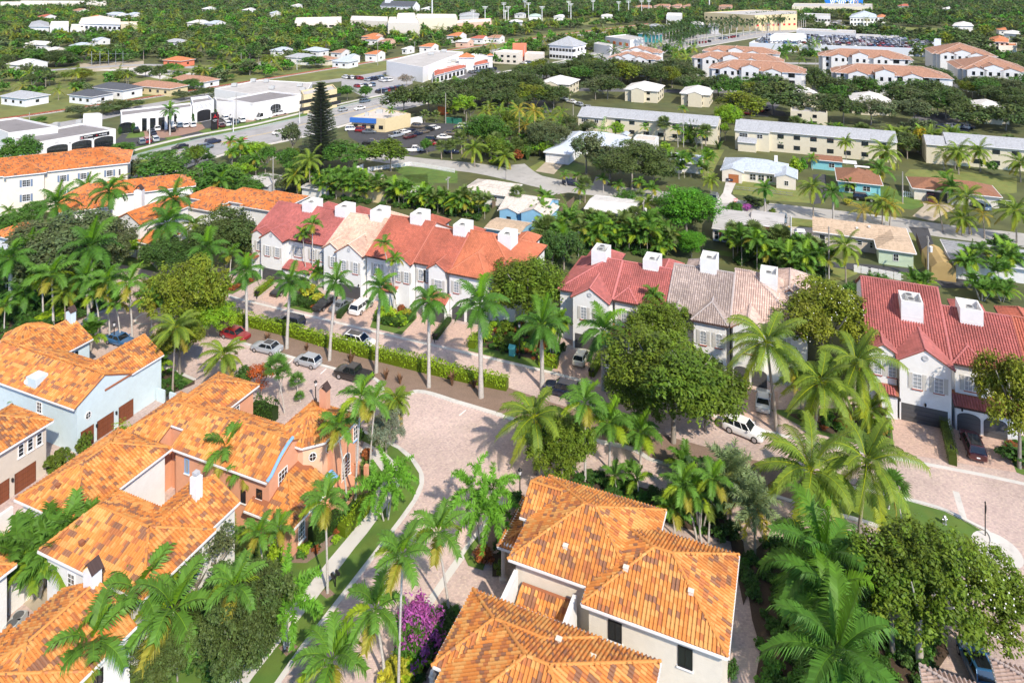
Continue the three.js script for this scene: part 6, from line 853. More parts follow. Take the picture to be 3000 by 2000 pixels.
// a board of lettering: text drawn on a canvas
function textBoard(w,h,draw) { const c = document.createElement('canvas'); c.width = 512; c.height = Math.round(512 * h / w); draw(c.getContext('2d'),c.width,c.height); const t = new THREE.CanvasTexture(c); t.colorSpace = THREE.SRGBColorSpace; const m = new THREE.MeshStandardMaterial({ map: t,roughness: 0.5 }); const g = new THREE.PlaneGeometry(w,h); return [g,m]; }
const three = (x,cx,cy,r) => { x.fillStyle = '#d8141c'; for (const a of [-90,30,150]) { const t = a * Math.PI / 180,u = t - 0.5236,v = t + 0.5236,R = r * 0.577; x.beginPath(); x.moveTo(cx,cy); x.lineTo(cx + Math.cos(u) * R,cy + Math.sin(u) * R); x.lineTo(cx + Math.cos(t) * r,cy + Math.sin(t) * r); x.lineTo(cx + Math.cos(v) * R,cy + Math.sin(v) * R); x.fill(); } };
{ const d = flat('white car showroom with three broad arched windows and sign band','the showroom with three arches','S',[[400,590],[1590,385],[1130,305],[75,498]],5.4,{ name: 'showroom',roof: M.roofFlat,more: [['S',[[110,442],[795,352],[215,225],[-300,290]],6.8,{ roof: M.roofFlat }],['S',[[1142,178],[1402,165],[1360,150],[1150,160]],8.2,{ parapet: 0.2 }]] });
  const A = at('S',400,590,5.4).sub(d.position),B = at('S',1590,385,5.4).sub(d.position),L = A.distanceTo(B),t = B.clone().sub(A).setY(0).normalize(),n = V(-t.z,0,t.x),turn = Math.atan2(n.x,n.z),on = (u,y,z = 0.02) => A.clone().addScaledVector(t,u * L).addScaledVector(n,z).setY(y);
  for (const u of [0.305,0.585,0.85]) makeWindow(d,on(u,0.1),turn,L * 0.235,4.1,{ arch: 0.13,pane: M.darkGlass,frame: M.black,nx: 5,ny: 2,sill: 0 });
  const [sg,sm] = textBoard(8,1.1,(x,w,h) => { x.fillStyle = '#17161a'; x.fillRect(0,0,w,h); three(x,36,h * 0.58,26); x.fillStyle = '#fff'; x.font = 'bold 26px sans-serif'; x.fillText('MITSUBISHI',70,h * 0.5); x.fillText('Pre-Owned',330,h * 0.66); x.font = '16px sans-serif'; x.fillText('MOTORS',72,h * 0.85); three(x,290,h * 0.55,18); }); part('sign_board',sg,sm,d,on(0.74,4.95,0.06),turn);
  for (const u of [0.1,0.3,0.57,0.86]) part('emblem',cached('emb',() => new Geo().box(0,0,0.02,0.95,0.08,0.04).box(0,0.45,0.02,0.95,0.08,0.04).box(0,-0.45,0.02,0.95,0.08,0.04).box(0.45,0,0.021,0.08,0.95,0.04).box(-0.45,0,0.021,0.08,0.95,0.04).box(0,0,0.022,0.3,0.3,0.06)),M.greyWall,d,on(u,4.9),turn);
  for (const u of [0.445,0.725]) wallLamp(d,on(u,4.2).x,4.2,on(u,4.2).z,turn); roofBox(d,'S',1090,290,5.6); roofBox(d,'S',770,330,5.6); }
{ const d = flat('long white showroom wing with curved glass front and arched window','the curved glass showroom','T',[[-215,765],[760,640],[740,585],[-230,690]],5.6,{ name: 'showroom',roof: M.roofFlat });
  const A = at('T',-215,765,5.6).sub(d.position),B = at('T',760,640,5.6).sub(d.position),L = A.distanceTo(B),t = B.clone().sub(A).setY(0).normalize(),n = V(-t.z,0,t.x),turn = Math.atan2(n.x,n.z),on = (u,y,z = 0.02) => A.clone().addScaledVector(t,u * L).addScaledVector(n,z).setY(y);
  makeWindow(d,on(0.06,0.1),turn,4.2,3.6,{ arch: 0.25,pane: M.darkGlass,frame: M.black,nx: 4,ny: 3,sill: 0 });
  const arc = (u) => on(0.28 + 0.49 * u,0,Math.sin(u * Math.PI) * 2.6),gl = new Geo(),cor = new Geo(),N = 14; for (let i = 0; i < N; i++) { const a = arc(i / N),b = arc((i + 1) / N),U = (p,y,k = 0) => p.clone().addScaledVector(n,k).setY(y); gl.quad(U(a,0),U(b,0),U(b,4.3),U(a,4.3)); cor.quad(U(a,4.3,0.1),U(b,4.3,0.1),U(b,5.9,0.1),U(a,5.9,0.1)).quad(U(a,5.9,0.1),U(b,5.9,0.1),U(b,5.9,-1),U(a,5.9,-1)); }
  part('curved_glass',gl,M.darkGlass,d); part('curved_fascia',cor,M.white,d); for (const u of [0.14,0.36,0.62,0.84]) { const p = arc(u).addScaledVector(n,0.35); part('column',new Geo().box(p.x,2.2,p.z,0.8,4.4,0.5,turn),M.white,d); }
  for (const [u,y,h] of [[-0.02,0,3.3],[0.16,0,4.4]]) { const s = part('climbing_ivy',CROWN.ball[0],LEAF.hedgeDark,d,on(u,h / 2,0.3),turn); s.scale.set(0.9,h / 2,0.4); } }
{ const d = flat('white drive-through arch with lattice crosses','the drive-through arch','T',[[770,610],[1060,560],[990,500],[740,530]],6.2,{ name: 'showroom',roof: M.roofFlat,parapet: 0.9 }),A = at('T',770,610,6.2).sub(d.position),B = at('T',1060,560,6.2).sub(d.position),t = B.clone().sub(A).setY(0).normalize(),n = V(-t.z,0,t.x),L = A.distanceTo(B),turn = Math.atan2(n.x,n.z),on = (u,y,z = 0.03) => A.clone().addScaledVector(t,u * L).addScaledVector(n,z).setY(y);
  makeWindow(d,on(0.52,0.05),turn,L * 0.66,4.2,{ arch: 0.16,pane: M.black,frame: M.white,nx: 1,ny: 1,sill: 0 }); for (let i = 0; i < 4; i++) part('lattice_cross',cached('cross',() => { const g = new Geo(); for (const a of [0.8,-0.8]) g.tube([V(-Math.cos(a) * 0.8,-Math.sin(a) * 0.8,0.03),V(Math.cos(a) * 0.8,Math.sin(a) * 0.8,0.03)],0.06,4); return g.box(0,0.62,0.03,1.3,0.07,0.05).box(0,-0.62,0.03,1.3,0.07,0.05); }),M.greyWall,d,on(0.2 + i * 0.21,5.6),turn);
  for (const u of [-0.02,1.06]) { const s = part('climbing_ivy',CROWN.ball[0],LEAF.hedgeDark,d,on(u,2.3,0.4),turn); s.scale.set(0.9,2.4,0.5); } }
{ const d = flat('long white workshop with arched windows and grey roof','the white workshop','T',[[1600,592],[2300,470],[1830,420],[1240,532]],5.6,{ name: 'showroom',roof: M.roofFlat,more: [['T',[[1640,470],[2330,445],[2420,300],[1700,258],[1070,385]],5.3,{ roof: M.roofFlatPale,parapet: 0.3 }],['T',[[1098,560],[1600,600],[1240,535],[1060,505]],5.5,{ roof: M.roofFlat }]] }); const A = at('T',1600,592,5.6).sub(d.position),B = at('T',2300,470,5.6).sub(d.position),t = B.clone().sub(A).setY(0).normalize(),n = V(-t.z,0,t.x),L = A.distanceTo(B),turn = Math.atan2(n.x,n.z); makeWindow(d,A.clone().addScaledVector(t,L * 0.43).addScaledVector(n,0.03).setY(0.8),turn,4.4,3.6,{ arch: 0.25,pane: M.darkGlass,frame: M.greyWall,nx: 4,ny: 3,sill: 0 });
  const C = at('T',1098,560,5.5).sub(d.position),t2 = A.clone().sub(C).setY(0).normalize(),n2 = V(-t2.z,0,t2.x); makeWindow(d,C.clone().lerp(A,0.55).addScaledVector(n2,0.05).setY(0.1),Math.atan2(n2.x,n2.z),4,4,{ arch: 0.25,pane: M.darkGlass,frame: M.white,nx: 4,ny: 3,sill: 0 }); part('wall_sign',new Geo().box(0,0,0.06,1.8,0.8,0.1),M.black,d,C.clone().lerp(A,0.56).addScaledVector(n2,0.06).setY(4.9),Math.atan2(n2.x,n2.z));
  for (const [x,y] of [[1860,375],[1605,275],[1345,340],[1785,280],[2250,340],[2290,400]]) roofBox(d,'T',x,y,5.5,2); }
flat('yellow building with dark ribbon windows past the workshop','the yellow ribbon building','T',[[2300,480],[2760,395],[2700,330],[2260,420]],6.6,{ wall: M.yellow,rows: [[0,3,1.2,9,1.3],[0,3,4,9,1.2]] });
{ const p = at('T',1070,940),s = thing('pylon_sign','black pylon sign with red three diamond emblem on the dealer lawn','sign',p,Math.atan2(0.85,0.55)); part('pylon',new Geo().box(0,2.9,0,2.1,5.8,0.7),M.black,s); part('red_edge',new Geo().box(1.06,2.9,0,0.1,5.6,0.72),M.red,s); const [g,m] = textBoard(2,3.4,(x,w,h) => { x.fillStyle = '#17161a'; x.fillRect(0,0,w,h); three(x,w / 2,h * 0.3,190); x.fillStyle = '#fff'; x.font = 'bold 76px sans-serif'; x.textAlign = 'center'; x.fillText('MITSUBISHI',w / 2,h * 0.68,w * 0.9); x.font = '60px sans-serif'; x.fillText('MOTORS',w / 2,h * 0.8); }); part('sign_face',g,m,s,V(0,3.8,0.37)); landmark(p,'the black pylon sign'); }
{ const r = flat('small yellow restaurant with blue fascia and flat roof','the yellow restaurant','W',[[80,390],[345,405],[545,362],[300,315]],4.2,{ name: 'restaurant',cat: 'restaurant',wall: M.yellow,roof: M.roofPale,parapet: 0.3,rows: [[0,4,1,1.5,1.2]] }); const A = at('W',80,390,4.2).sub(r.position),B = at('W',345,405,4.2).sub(r.position),t = B.clone().sub(A).setY(0).normalize(),n = V(-t.z,0,t.x); const c = A.clone().lerp(B,0.36).addScaledVector(n,0.5); part('blue_fascia',new Geo().box(c.x,3.7,c.z,A.distanceTo(B) * 0.76,1.5,0.9,Math.atan2(n.x,n.z)),M.blue,r); roofBox(r,'W',300,350,4.2,2.2); roofBox(r,'W',200,375,4.2,1.2); }
flat('white gate wall beside the yellow restaurant',null,'W',[[545,400],[640,380],[640,372],[545,390]],2.2,{ name: 'yard_wall',cat: 'wall',roof: M.white,parapet: 0 });
{ const w = flat('long white warehouse with flat grey roof and shops in front','the long white warehouse','B',[[310,425],[560,470],[840,362],[620,350]],6.8,{ roof: M.roofFlatPale,more: [['B',[[560,490],[740,470],[1040,395],[940,372],[820,385]],4.6,{ roof: M.roofWhite }]] }); roofBox(w,'B',620,375,7,3); roofBox(w,'B',707,355,7,3); roofBox(w,'B',740,430,4.8,2.5); roofBox(w,'B',775,423,4.8,2.5); }
flat('row of shops with terracotta canopy before the warehouse','the terracotta canopy shops','B',[[640,520],[860,462],[850,440],[640,490]],4,{ rows: [[0,8,0.6,2.2,2.2]],more: [['B',[[640,500],[865,455],[850,440],[630,485]],3.9,{ roof: M.roofRedFar,slope: 0.4 }]],roof: M.roofRedFar,slope: 0.3 });
flat('second row of shops with terracotta canopy','the second canopy shops','B',[[915,450],[1045,425],[1030,405],[915,430]],4,{ rows: [[0,6,0.6,1.8,2.2]],roof: M.roofRedFar,slope: 0.3 });
flat('square shop tower with orange pyramid roof','the orange pyramid roof','B',[[800,395],[925,395],[910,380],[820,380]],8,{ roof: M.roofOrangeFar,slope: 0.5 }); flat('little shop tower with orange pyramid roof',null,'B',[[1000,383],[1050,383],[1045,374],[1008,374]],7.6,{ roof: M.roofOrangeFar,slope: 0.5 });
{ const m = flat('two storey motel with flat white roof and orange pylon','the motel with the orange pylon','B',[[1045,362],[1215,370],[1250,352],[1120,345]],6,{ roof: M.roofWhite,wall: M.cream,rows: [[0,4,3.8,1.6,1.2],[0,4,1,1.6,1.2]],more: [['B',[[1265,372],[1400,380],[1400,362],[1280,358]],4.4,{ roof: M.roofWhite }]] }); const p = at('B',1228,415).sub(m.position); part('orange_pylon',new Geo().box(p.x,5,p.z,8,10,2.2),M.orangeWall,m); }
flat('white two storey office with grey hip roof','the grey hipped office','B',[[1425,305],[1600,318],[1695,300],[1540,285]],8.5,{ slope: 0.55,roof: M.roofShingleGrey,rows: [[0,8,1,1.6,1.6],[0,8,5,1.6,1.6],[1,4,5,1.6,1.6],[1,4,1,1.6,1.6]] });
flat('white petrol station shop with orange panels','the petrol station','B',[[1820,255],[1990,280],[2085,262],[1960,240]],5,{ rows: [[0,4,1,3,2,M.orange]] }); flat('flat white petrol station canopy',null,'B',[[1740,300],[1850,320],[1870,305],[1770,290]],5.5,{ parapet: 0.2 }); flat('shop with teal front and pale grey roof','the teal shop','B',[[2040,230],[2190,240],[2220,232],[2080,222]],6,{ wall: M.teal,roof: M.roofShingleGrey,slope: 0.3 });
flat('low white grey building left of the teal shop',null,'B',[[2120,175],[2235,185],[2235,178],[2140,165]],6,{ roof: M.roofShingleGrey,slope: 0.3 });
// the car deck
const deckC = [[460,302],[1700,344],[1735,300],[1520,268],[600,240]];
{ const dk = flat('pale blue grey car deck packed with parked cars','the car deck','C',deckC,4.2,{ name: 'parking_deck',wall: mat(0.6,0.64,0.7),roof: M.concrete,parapet: 0.9,more: [['C',[[605,250],[855,245],[850,234],[640,232]],8.5,{}],['C',[[1735,283],[1783,283],[1783,272],[1740,270]],9,{}]] });
  const poly = deckC.map(([x,y]) => at('C',x,y,4.2)),inside = (p) => { let c = false; for (let i = 0,j = poly.length - 1; i < poly.length; j = i++) { const a = poly[i],b = poly[j]; if ((a.z > p.z) !== (b.z > p.z) && p.x < (b.x - a.x) * (p.z - a.z) / (b.z - a.z) + a.x) c = !c; } return c; };
  const r = RNG(77),o = poly[0],cols = ['white','white','silver','grey','black','black','navy','navy','slate','red','blue','silver'],more = [],kinds = ['sedan','suv','hatch','sedan']; let n = 0;
  for (let z = -70; z < 70; z += 7.2) for (let x = 4; x < 190 && n < 250; x += 2.9) { const p = fromGrid(o,x,-z); if (r() < 0.22 || !inside(p.clone().add(V(0,0,2.5))) || !inside(p.clone().add(V(0,0,-2.5)))) continue; p.y = 4.22; n++; { const a = GRID + Math.PI / 2 + (r() < 0.5 ? Math.PI : 0) + 0.5,k = pick(kinds,r),cl = pick(cols,r); if (n <= 125) carFar(k,cl,p,a,'small car parked in a dense row on the car deck','cars parked on the car deck'); else more.push([p.setY(4.32),a,cl]); } }
  const im = shade(new THREE.InstancedMesh(tinyCar('suv'),(() => { const m = phys(1,1,1,{ roughness: 0.35,clearcoat: 1 }); m.vertexColors = true; return m; })(),more.length)); im.name = 'distant_cars'; im.userData = { kind: 'stuff',label: 'rear rows of small parked cars on the car deck' }; more.forEach(([p,a,cl],i) => { im.setMatrixAt(i,new THREE.Matrix4().makeRotationY(a).setPosition(p)); im.setColorAt(i,paintOf(cl).color); }); scene.add(im);
  for (let i = 0; i < 5; i++) part('deck_lamp',new Geo().tube([V(0,0,0),V(0,6,0)],0.12,5).box(0,6,0,1.6,0.15,0.3),M.poleWhite,dk,poly[0].clone().lerp(poly[1],0.15 + i * 0.19).add(V(0,0,-12)).sub(dk.position)); }
flat('long flat white building behind the car deck','the flat white building','C',[[785,212],[1195,235],[1195,212],[800,197]],6.5,{ roof: M.roofFlatPale,rows: [[0,3,1.5,8,1.5]] }); flat('long low grey building right of the flat white one',null,'C',[[1190,262],[1500,268],[1490,248],[1200,236]],5,{ roof: M.roofFlatPale,wall: M.greyWall });
flat('long yellow hotel with grey roof edge and pink awnings','the yellow hotel','C',[[150,88],[500,108],[790,100],[790,76],[480,70]],13,{ wall: M.yellow,roof: M.roofFlatPale,rows: [[0,10,8.5,1.6,1.6],[0,10,4.5,1.6,1.6],[1,8,8.5,1.6,1.6],[1,8,4,2.2,1.6,M.red]] });
{ const w = flat('huge cream superstore with a blue panel','the blue panelled superstore','C',[[755,45],[1310,50],[1310,28],[770,24]],10,{ wall: M.tanWall,roof: M.roofFlatPale,rows: [[0,9,5,4,2]] }); const [g,m] = textBoard(46,14,(x,c,h) => { x.fillStyle = '#1a75d2'; x.fillRect(0,0,c,h); x.fillStyle = '#fff'; x.font = 'bold 84px sans-serif'; x.textAlign = 'center'; x.fillText('Walmart',c / 2 - 20,h * 0.48); x.fillStyle = '#ffc220'; for (let i = 0; i < 6; i++) { x.save(); x.translate(c / 2 + 175,h * 0.33); x.rotate(i * Math.PI / 3); x.fillRect(-5,12,10,22); x.restore(); } }); const p = at('C',1113,66); part('blue_panel',new Geo().box(p.x - w.position.x,7,p.z - w.position.z - 0.6,48,14.6,1),M.signBlue,w); part('sign_face',g,m,w,V(p.x - w.position.x,7.2,p.z - w.position.z),0); }
flat('white two storey house with pale grey hip roof and orange annexe','the far white house','C',[[1150,118],[1340,120],[1335,98],[1170,96]],8,{ slope: 0.4,roof: M.roofShingleBlue,rows: [[0,8,4.8,1.6,1.6],[0,8,1,1.6,1.8]] }); flat('small orange roofed annexe of the far white house',null,'C',[[1340,118],[1405,118],[1400,104],[1345,104]],6,{ slope: 0.4,roof: M.roofOrangeFar });
flat('low white motel wing left of the lone tree',null,'C',[[810,105],[1020,112],[1020,98],[820,92]],6,{ rows: [[0,10,1,2,2]] }); flat('white roofed house between dark crowns at the right',null,'C',[[1860,175],[2010,178],[1990,158],[1880,156]],5,{ slope: 0.3,roof: M.roofWhite }); flat('cream house with orange roof at the right border','the far orange roof','C',[[2110,285],[2250,290],[2250,262],[2120,258]],6,{ slope: 0.4,roof: M.roofOrangeFar,wall: M.cream,rows: [[0,4,1,1.6,1.6],[0,4,4,1.4,1.2]],more: [['C',[[2180,318],[2305,318],[2305,300],[2190,298]],4,{}]] }); flat('long pale roof by the right border',null,'C',[[2210,228],[2330,235],[2325,215],[2225,212]],4.5,{ roof: M.roofWhite,slope: 0.25 });
// school, church, field house
flat('large cream school hall with stepped walls','the cream school','B',[[320,160],[540,165],[520,118],[330,120]],12,{ wall: M.cream,roof: M.roofWhite,name: 'school_building',more: [['B',[[60,140],[320,150],[320,118],[70,112]],8,{ wall: M.cream }],['B',[[385,105],[510,105],[505,92],[390,94]],15,{ wall: M.cream }],['B',[[505,130],[800,125],[790,100],[520,98]],12,{ wall: M.tanWall,x: [] }],['B',[[700,168],[1035,150],[1030,128],[720,148]],7,{ wall: M.pinkWall }]] });
flat('white school wing with blue grey windows','the white school wing','A',[[2030,150],[2352,142],[2352,118],[2040,125]],9,{ name: 'school_building',wall: M.cream,roof: M.roofWhite,rows: [[0,7,4,4,1.6,M.glass]] });
{ const p = at('B',378,96),c = house({ name: 'church',cat: 'church',label: 'white church with dark gable roof and slender steeple',short: 'the white church',pos: p,turn: GRID,wall: M.white,roof: M.roofDark,blocks: [{ r: [-22,22,-16,0],e: 9,s: [0.7,0,0.7,0],x: [-18,-11,-4,3,10,17].map((u) => [0,u + 22,2,2,5,M.darkGlass,'window',0.05]) }] }); part('steeple',new Geo().box(-15,9,-8,7,18,7).box(-15,21,-8,5,6,5).lathe([[2.2,24],[2.2,27],[0.1,46]],8,V(-15,0,-8)),M.white,c); }
for (const [l,reg,q,h,roof,wall] of [['white field house beside the sports ground','B',[[1155,148],[1250,152],[1250,140],[1165,138]],7,M.roofWhite,M.white],['pale green roofed pavilion behind the sports ground','B',[[1290,112],[1380,112],[1370,98],[1305,98]],5,M.roofPaleGreen ??= mat(0.42,0.55,0.48),M.white],['blue awninged hall next to the school','B',[[810,108],[950,106],[950,92],[820,92]],6,M.roofShingleGrey,M.greyWall],['white shed at the far end of the tree belt','B',[[2240,108],[2350,112],[2350,92],[2250,90]],8,M.roofWhite,M.white],['white house amid the far trees on the right','B',[[1790,112],[1870,112],[1868,100],[1795,100]],4,M.roofWhite,M.white],['pale hall behind the palms of the far road','C',[[55,165],[160,172],[150,155],[60,152]],6,M.roofWhite,M.white],['grey roofed shop behind the palms of the far road','C',[[165,180],[255,185],[250,165],[180,160]],6,M.roofFlatPale,M.white]]) flat(l,null,reg,q,h,{ roof,wall,slope: h < 8 ? 0.25 : 0 });
flat('pale grey hip roofed school house among the left trees','the grey hipped school','A',[[195,182],[340,185],[330,152],[215,150]],8,{ slope: 0.35,roof: M.roofShingleGrey }); flat('white two storey house with cream roof in the far left','the far cream roof','A',[[540,160],[830,168],[825,128],[560,122]],10,{ slope: 0.25,roof: M.cream,rows: [[0,9,6,2.4,2],[0,9,1.5,2.4,2]],more: [['A',[[340,180],[470,182],[470,150],[350,150]],9,{}],['A',[[480,210],[580,212],[570,170],[490,170]],7,{}],['A',[[830,170],[950,172],[950,152],[830,152]],6,{ wall: M.tanWall }]] });
flat('very long cream warehouse along the top edge','the top edge warehouse','A',[[130,18],[730,22],[730,8],[140,6]],8,{ wall: M.cream,roof: M.roofWhite }); flat('long white warehouse in the top left corner',null,'A',[[0,25],[320,22],[310,12],[0,14]],8,{ wall: M.cream,roof: M.roofWhite });
// the little houses that show between the trees
const roofsFar = { g: M.roofShingleGrey,w: M.roofWhite,o: M.roofOrangeFar,b: M.roofShingleBlue,t: M.roofPantile,d: M.roofDark,r: M.roofRedFar };
const words = { g: 'grey',w: 'white',o: 'orange',b: 'pale blue',t: 'tan',d: 'black',r: 'red' };
for (const [reg,x,y,w,k,wall,e] of [['A',615,600,230,'d','white',4],['A',460,650,170,'d','white',3.4],['A',885,585,285,'t','yellow',3.4],['A',1150,545,250,'t','white',3.2],['A',-10,660,180,'g','white',3.4],['A',1115,412,130,'o','orangeWall',3.4],['A',35,440,120,'w','white',5],['A',150,300,160,'w','white',4],['A',280,345,80,'w','cream',3.4],['A',470,312,85,'b','white',4],['A',610,275,60,'b','white',3.4],['A',1960,390,170,'g','white',4],['A',2080,345,120,'b','white',4],['A',1855,345,90,'b','white',3.6],['A',2270,360,80,'t','white',3.6],['A',2280,420,120,'b','white',3.6],['A',2150,408,110,'t','cream',3],['A',1120,285,110,'g','white',3.6],['A',710,98,90,'b','white',5],['A',480,72,60,'t','cream',5],['A',240,115,60,'r','white',5],['A',2000,38,40,'w','white',5],['A',1840,90,40,'b','white',5],['A',1280,155,90,'w','white',5],['A',1400,160,80,'b','white',5],['B',130,252,90,'o','pinkWall',5],['B',155,268,90,'o','white',4],['B',245,285,80,'t','pinkWall',4],['B',155,370,85,'o','white',4.5],['B',720,245,90,'o','white',5],['B',530,318,90,'o','white',4],['B',880,262,95,'r','white',4],['B',990,258,100,'t','white',4],['B',780,285,90,'w','pinkWall',4],['B',-10,395,70,'b','white',3.6],['B',410,335,40,'w','white',3.4],['B',2010,48,120,'t','pinkWall',6],['B',2150,40,110,'t','pinkWall',6],['B',2270,40,70,'t','pinkWall',6],['C',230,45,110,'t','pinkWall',6],['C',0,40,50,'t','pinkWall',6],['C',1490,40,70,'r','white',7],['C',1800,60,50,'w','white',5],['C',2180,205,60,'o','white',4],['B',1460,112,60,'w','white',4],['B',1190,98,60,'g','white',4],['B',545,60,45,'w','white',6],['A',1380,60,50,'w','white',6],['A',1660,68,50,'w','white',6],['A',850,100,60,'b','white',5],['A',590,120,50,'o','white',5]]) {
  bung(`${w > 110 ? 'broad' : 'small'} ${words[k]} roofed house with ${wall === 'white' ? 'white' : wall === 'orangeWall' ? 'orange' : wall === 'pinkWall' ? 'pink' : wall} walls`,reg,x,y,x + w,e,e > 4.5 ? 13 : 10,w > 100 && e < 4.5 ? 'hip' : 'hl',roofsFar[k],M[wall],{ far: 1,gap: 4,short: null,group: null }).isFar = 1; }
// ---------- cars ----------
const ALONG = GRID,IN = GRID + Math.PI / 2,OUT = GRID - Math.PI / 2,c1 = (t,col,reg,x,y,turn,label,o) => car(t,col,at(reg,x,y),turn,label,o);
c1('sedan','silver','E',190,1245,ALONG + Math.PI + 0.04,'silver blue sedan with dark glass roof in the first parking bay',{ sunroof: 1 }); c1('hatch','silver','E',475,1338,ALONG + Math.PI,'small silver hatchback beside the mulch bed'); c1('pickup','black','E',790,1432,ALONG + Math.PI,'black pickup truck with open bed by the kerb corner'); c1('suv','navy','E',350,1068,ALONG + Math.PI,'dark navy off-roader driving along the street behind the hedge'); c1('suv','white','E',830,1205,ALONG + 0.02,'white car with panoramic roof half hidden by the hedge',{ sunroof: 1 }); c1('coupe','black','E',295,835,OUT + 0.06,'black sports car under the first royal palms'); c1('coupe','black','E',590,935,OUT,'black car parked nose out by the yellow shrub'); c1('coupe','grey','E',705,945,OUT + Math.PI,'dark grey sports coupe between black car and white off-roader'); c1('suv','white','E',845,960,IN,'large white off-roader backed onto the driveway'); c1('sedan','red','D',1620,1270,ALONG,'red car peeping from under the yellow tree'); c1('sedan','blue','J',885,320,ALONG,'blue car behind the pale blue villa roof'); c1('hatch','cream','H',250,985,IN,'cream white small car reflecting palm fronds'); c1('sedan','silver','H',460,1015,IN,'silver saloon beside the clipped driveway hedge'); c1('sedan','silver','H',1535,1290,IN + 0.03,'silver saloon with red tail lamps before the arched garages'); c1('suv','maroon','I',1330,1370,IN + 0.04,'dark red off-roader on the right driveway',{ sunroof: 1 }); c1('suv','navy','H',110,1215,ALONG + Math.PI,'dark blue car behind the wind blown coconut palm'); c1('suv','white','H',1400,1500,ALONG - 0.25,'white off-roader under the large olive tree'); c1('sedan','blue','O',2045,1470,IN + 0.2,'blue car between the two grey tiled roofs',{ sunroof: 1 });
c1('sedan','navy','G',105,462,IN,'dark blue saloon before the orange garage door'); c1('sedan','slate','G',505,775,OUT,'grey blue saloon in the side drive of the brick fronted house'); c1('pickup','maroon','G',1640,625,IN,'maroon truck before the carport of the long brown bungalow'); c1('suv','black','G',1130,620,ALONG,'black car under the coconut palms'); c1('suv','slate','G',2020,680,IN + 0.5,'dark car under the palms near the border'); c1('suv','navy','F',500,690,ALONG,'black car parked at the street corner'); c1('suv','grey','F',1690,810,IN,'grey car beside the large round bright tree'); c1('suv','black','E',850,45,ALONG + 0.2,'dark car on the drive behind the white fence');
const road2 = Math.atan2(G(612,424).z - G(813,383).z,G(813,383).x - G(612,424).x);
let mc = 0; const m1 = (t,col,reg,x,y,turn,label) => car(t,col,at(reg,x,y),turn,label,{ simple: 1 });
m1('sedan','black','T',595,1200,road2 + Math.PI,'black saloon on the highway by the green lane line'); m1('suv','slate','T',945,1200,road2,'grey off-roader on the highway beside the black saloon'); m1('suv','navy','T',1050,1130,road2,'dark blue car ahead of the grey off-roader on the highway'); m1('hatch','white','T',1945,1000,road2 + Math.PI,'white car in the middle of the highway'); m1('sedan','white','B',125,755,road2 + Math.PI,'white saloon passing the yellow restaurant'); m1('suv','slate','B',162,705,road2,'dark minivan on the highway behind the restaurant'); m1('hatch','silver','B',10,765,road2,'silver car on the highway left of the restaurant');
m1('van','white','T',1745,795,road2 + Math.PI,'white delivery van at the workshop wall'); m1('pickup','white','T',1965,735,road2,'white pickup at the arched workshop window');
for (const [t,c,x,y] of [['sedan','black',200,985],['sedan','navy',220,1010],['suv','white',270,945],['sedan','black',370,915],['sedan','black',480,960],['suv','white',480,895],['suv','slate',575,900],['suv','white',660,900],['suv','white',760,895],['suv','grey',60,1130],['suv','red',140,1115],['suv','silver',250,1095],['pickup','black',-20,970],['suv','black',1080,780],['suv','white',1210,800],['suv','white',1290,770],['sedan','maroon',1160,900],['suv','white',1245,880],['sedan','slate',1350,845],['suv','white',1440,830],['sedan','navy',1300,830]]) m1(t,c,'T',x,y,road2 + 1.35,`${{ sedan: 'saloon', suv: 'off-roader', pickup: 'pickup' }[t]} in ${c} on the dealer forecourt`);
for (const [t,c,x,y,a] of [['suv','bronze',605,470,0],['sedan','white',495,515,1.2],['sedan','navy',530,500,1.2],['sedan','maroon',540,550,1.2],['sedan','navy',590,528,1.2],['sedan','bronze',645,512,1.2],['suv','black',685,495,1.2],['suv','white',728,485,1.2],['pickup','silver',435,540,1.2],['sedan','white',810,555,0.3],['suv','black',720,575,0.3],['sedan','bronze',860,525,0.3],['pickup','black',940,505,0.2],['pickup','white',575,655,0.5],['pickup','black',235,600,0.5],['suv','white',85,490,0.6],['suv','red',165,500,0.4],['sedan','grey',220,510,0.4],['sedan','red',705,605,0.3],['suv','white',970,470,0.3],['suv','navy',870,670,0.3]]) m1(t,c,'W',x,y,GRID + a,`${{ sedan: 'saloon', suv: 'off-roader', pickup: 'pickup' }[t]} in ${c} on the restaurant car park`);
{ const r = RNG(55),cols = ['white','silver','grey','black','navy','red','white','slate'],lots = [['W',30,80,150,88,6],['W',200,100,310,82,8],['W',320,105,380,100,4],['W',120,150,240,140,5],['W',290,195,450,165,9],['B',890,505,1050,480,8],['B',1255,440,1310,435,3],['C',0,260,90,255,5],['C',270,270,370,255,6],['C',60,310,180,290,5],['C',1800,880,1960,885,6],['C',440,790,560,760,4],['B',1480,390,1560,380,4],['B',1530,690,1690,750,4],['C',1050,160,1080,150,2],['B',1720,345,1850,335,5]];
  lots.forEach(([reg,x0,y0,x1,y1,n]) => { for (let i = 0; i < n; i++) { const f = i / Math.max(1,n - 1); carFar(pick(['sedan','suv','hatch'],r),pick(cols,r),at(reg,x0 + (x1 - x0) * f,y0 + (y1 - y0) * f).setY(0.02),road2 + 1.3 + 0.2 * r(),'car parked on a far car park between the shops','cars on the far car parks'); } }); }
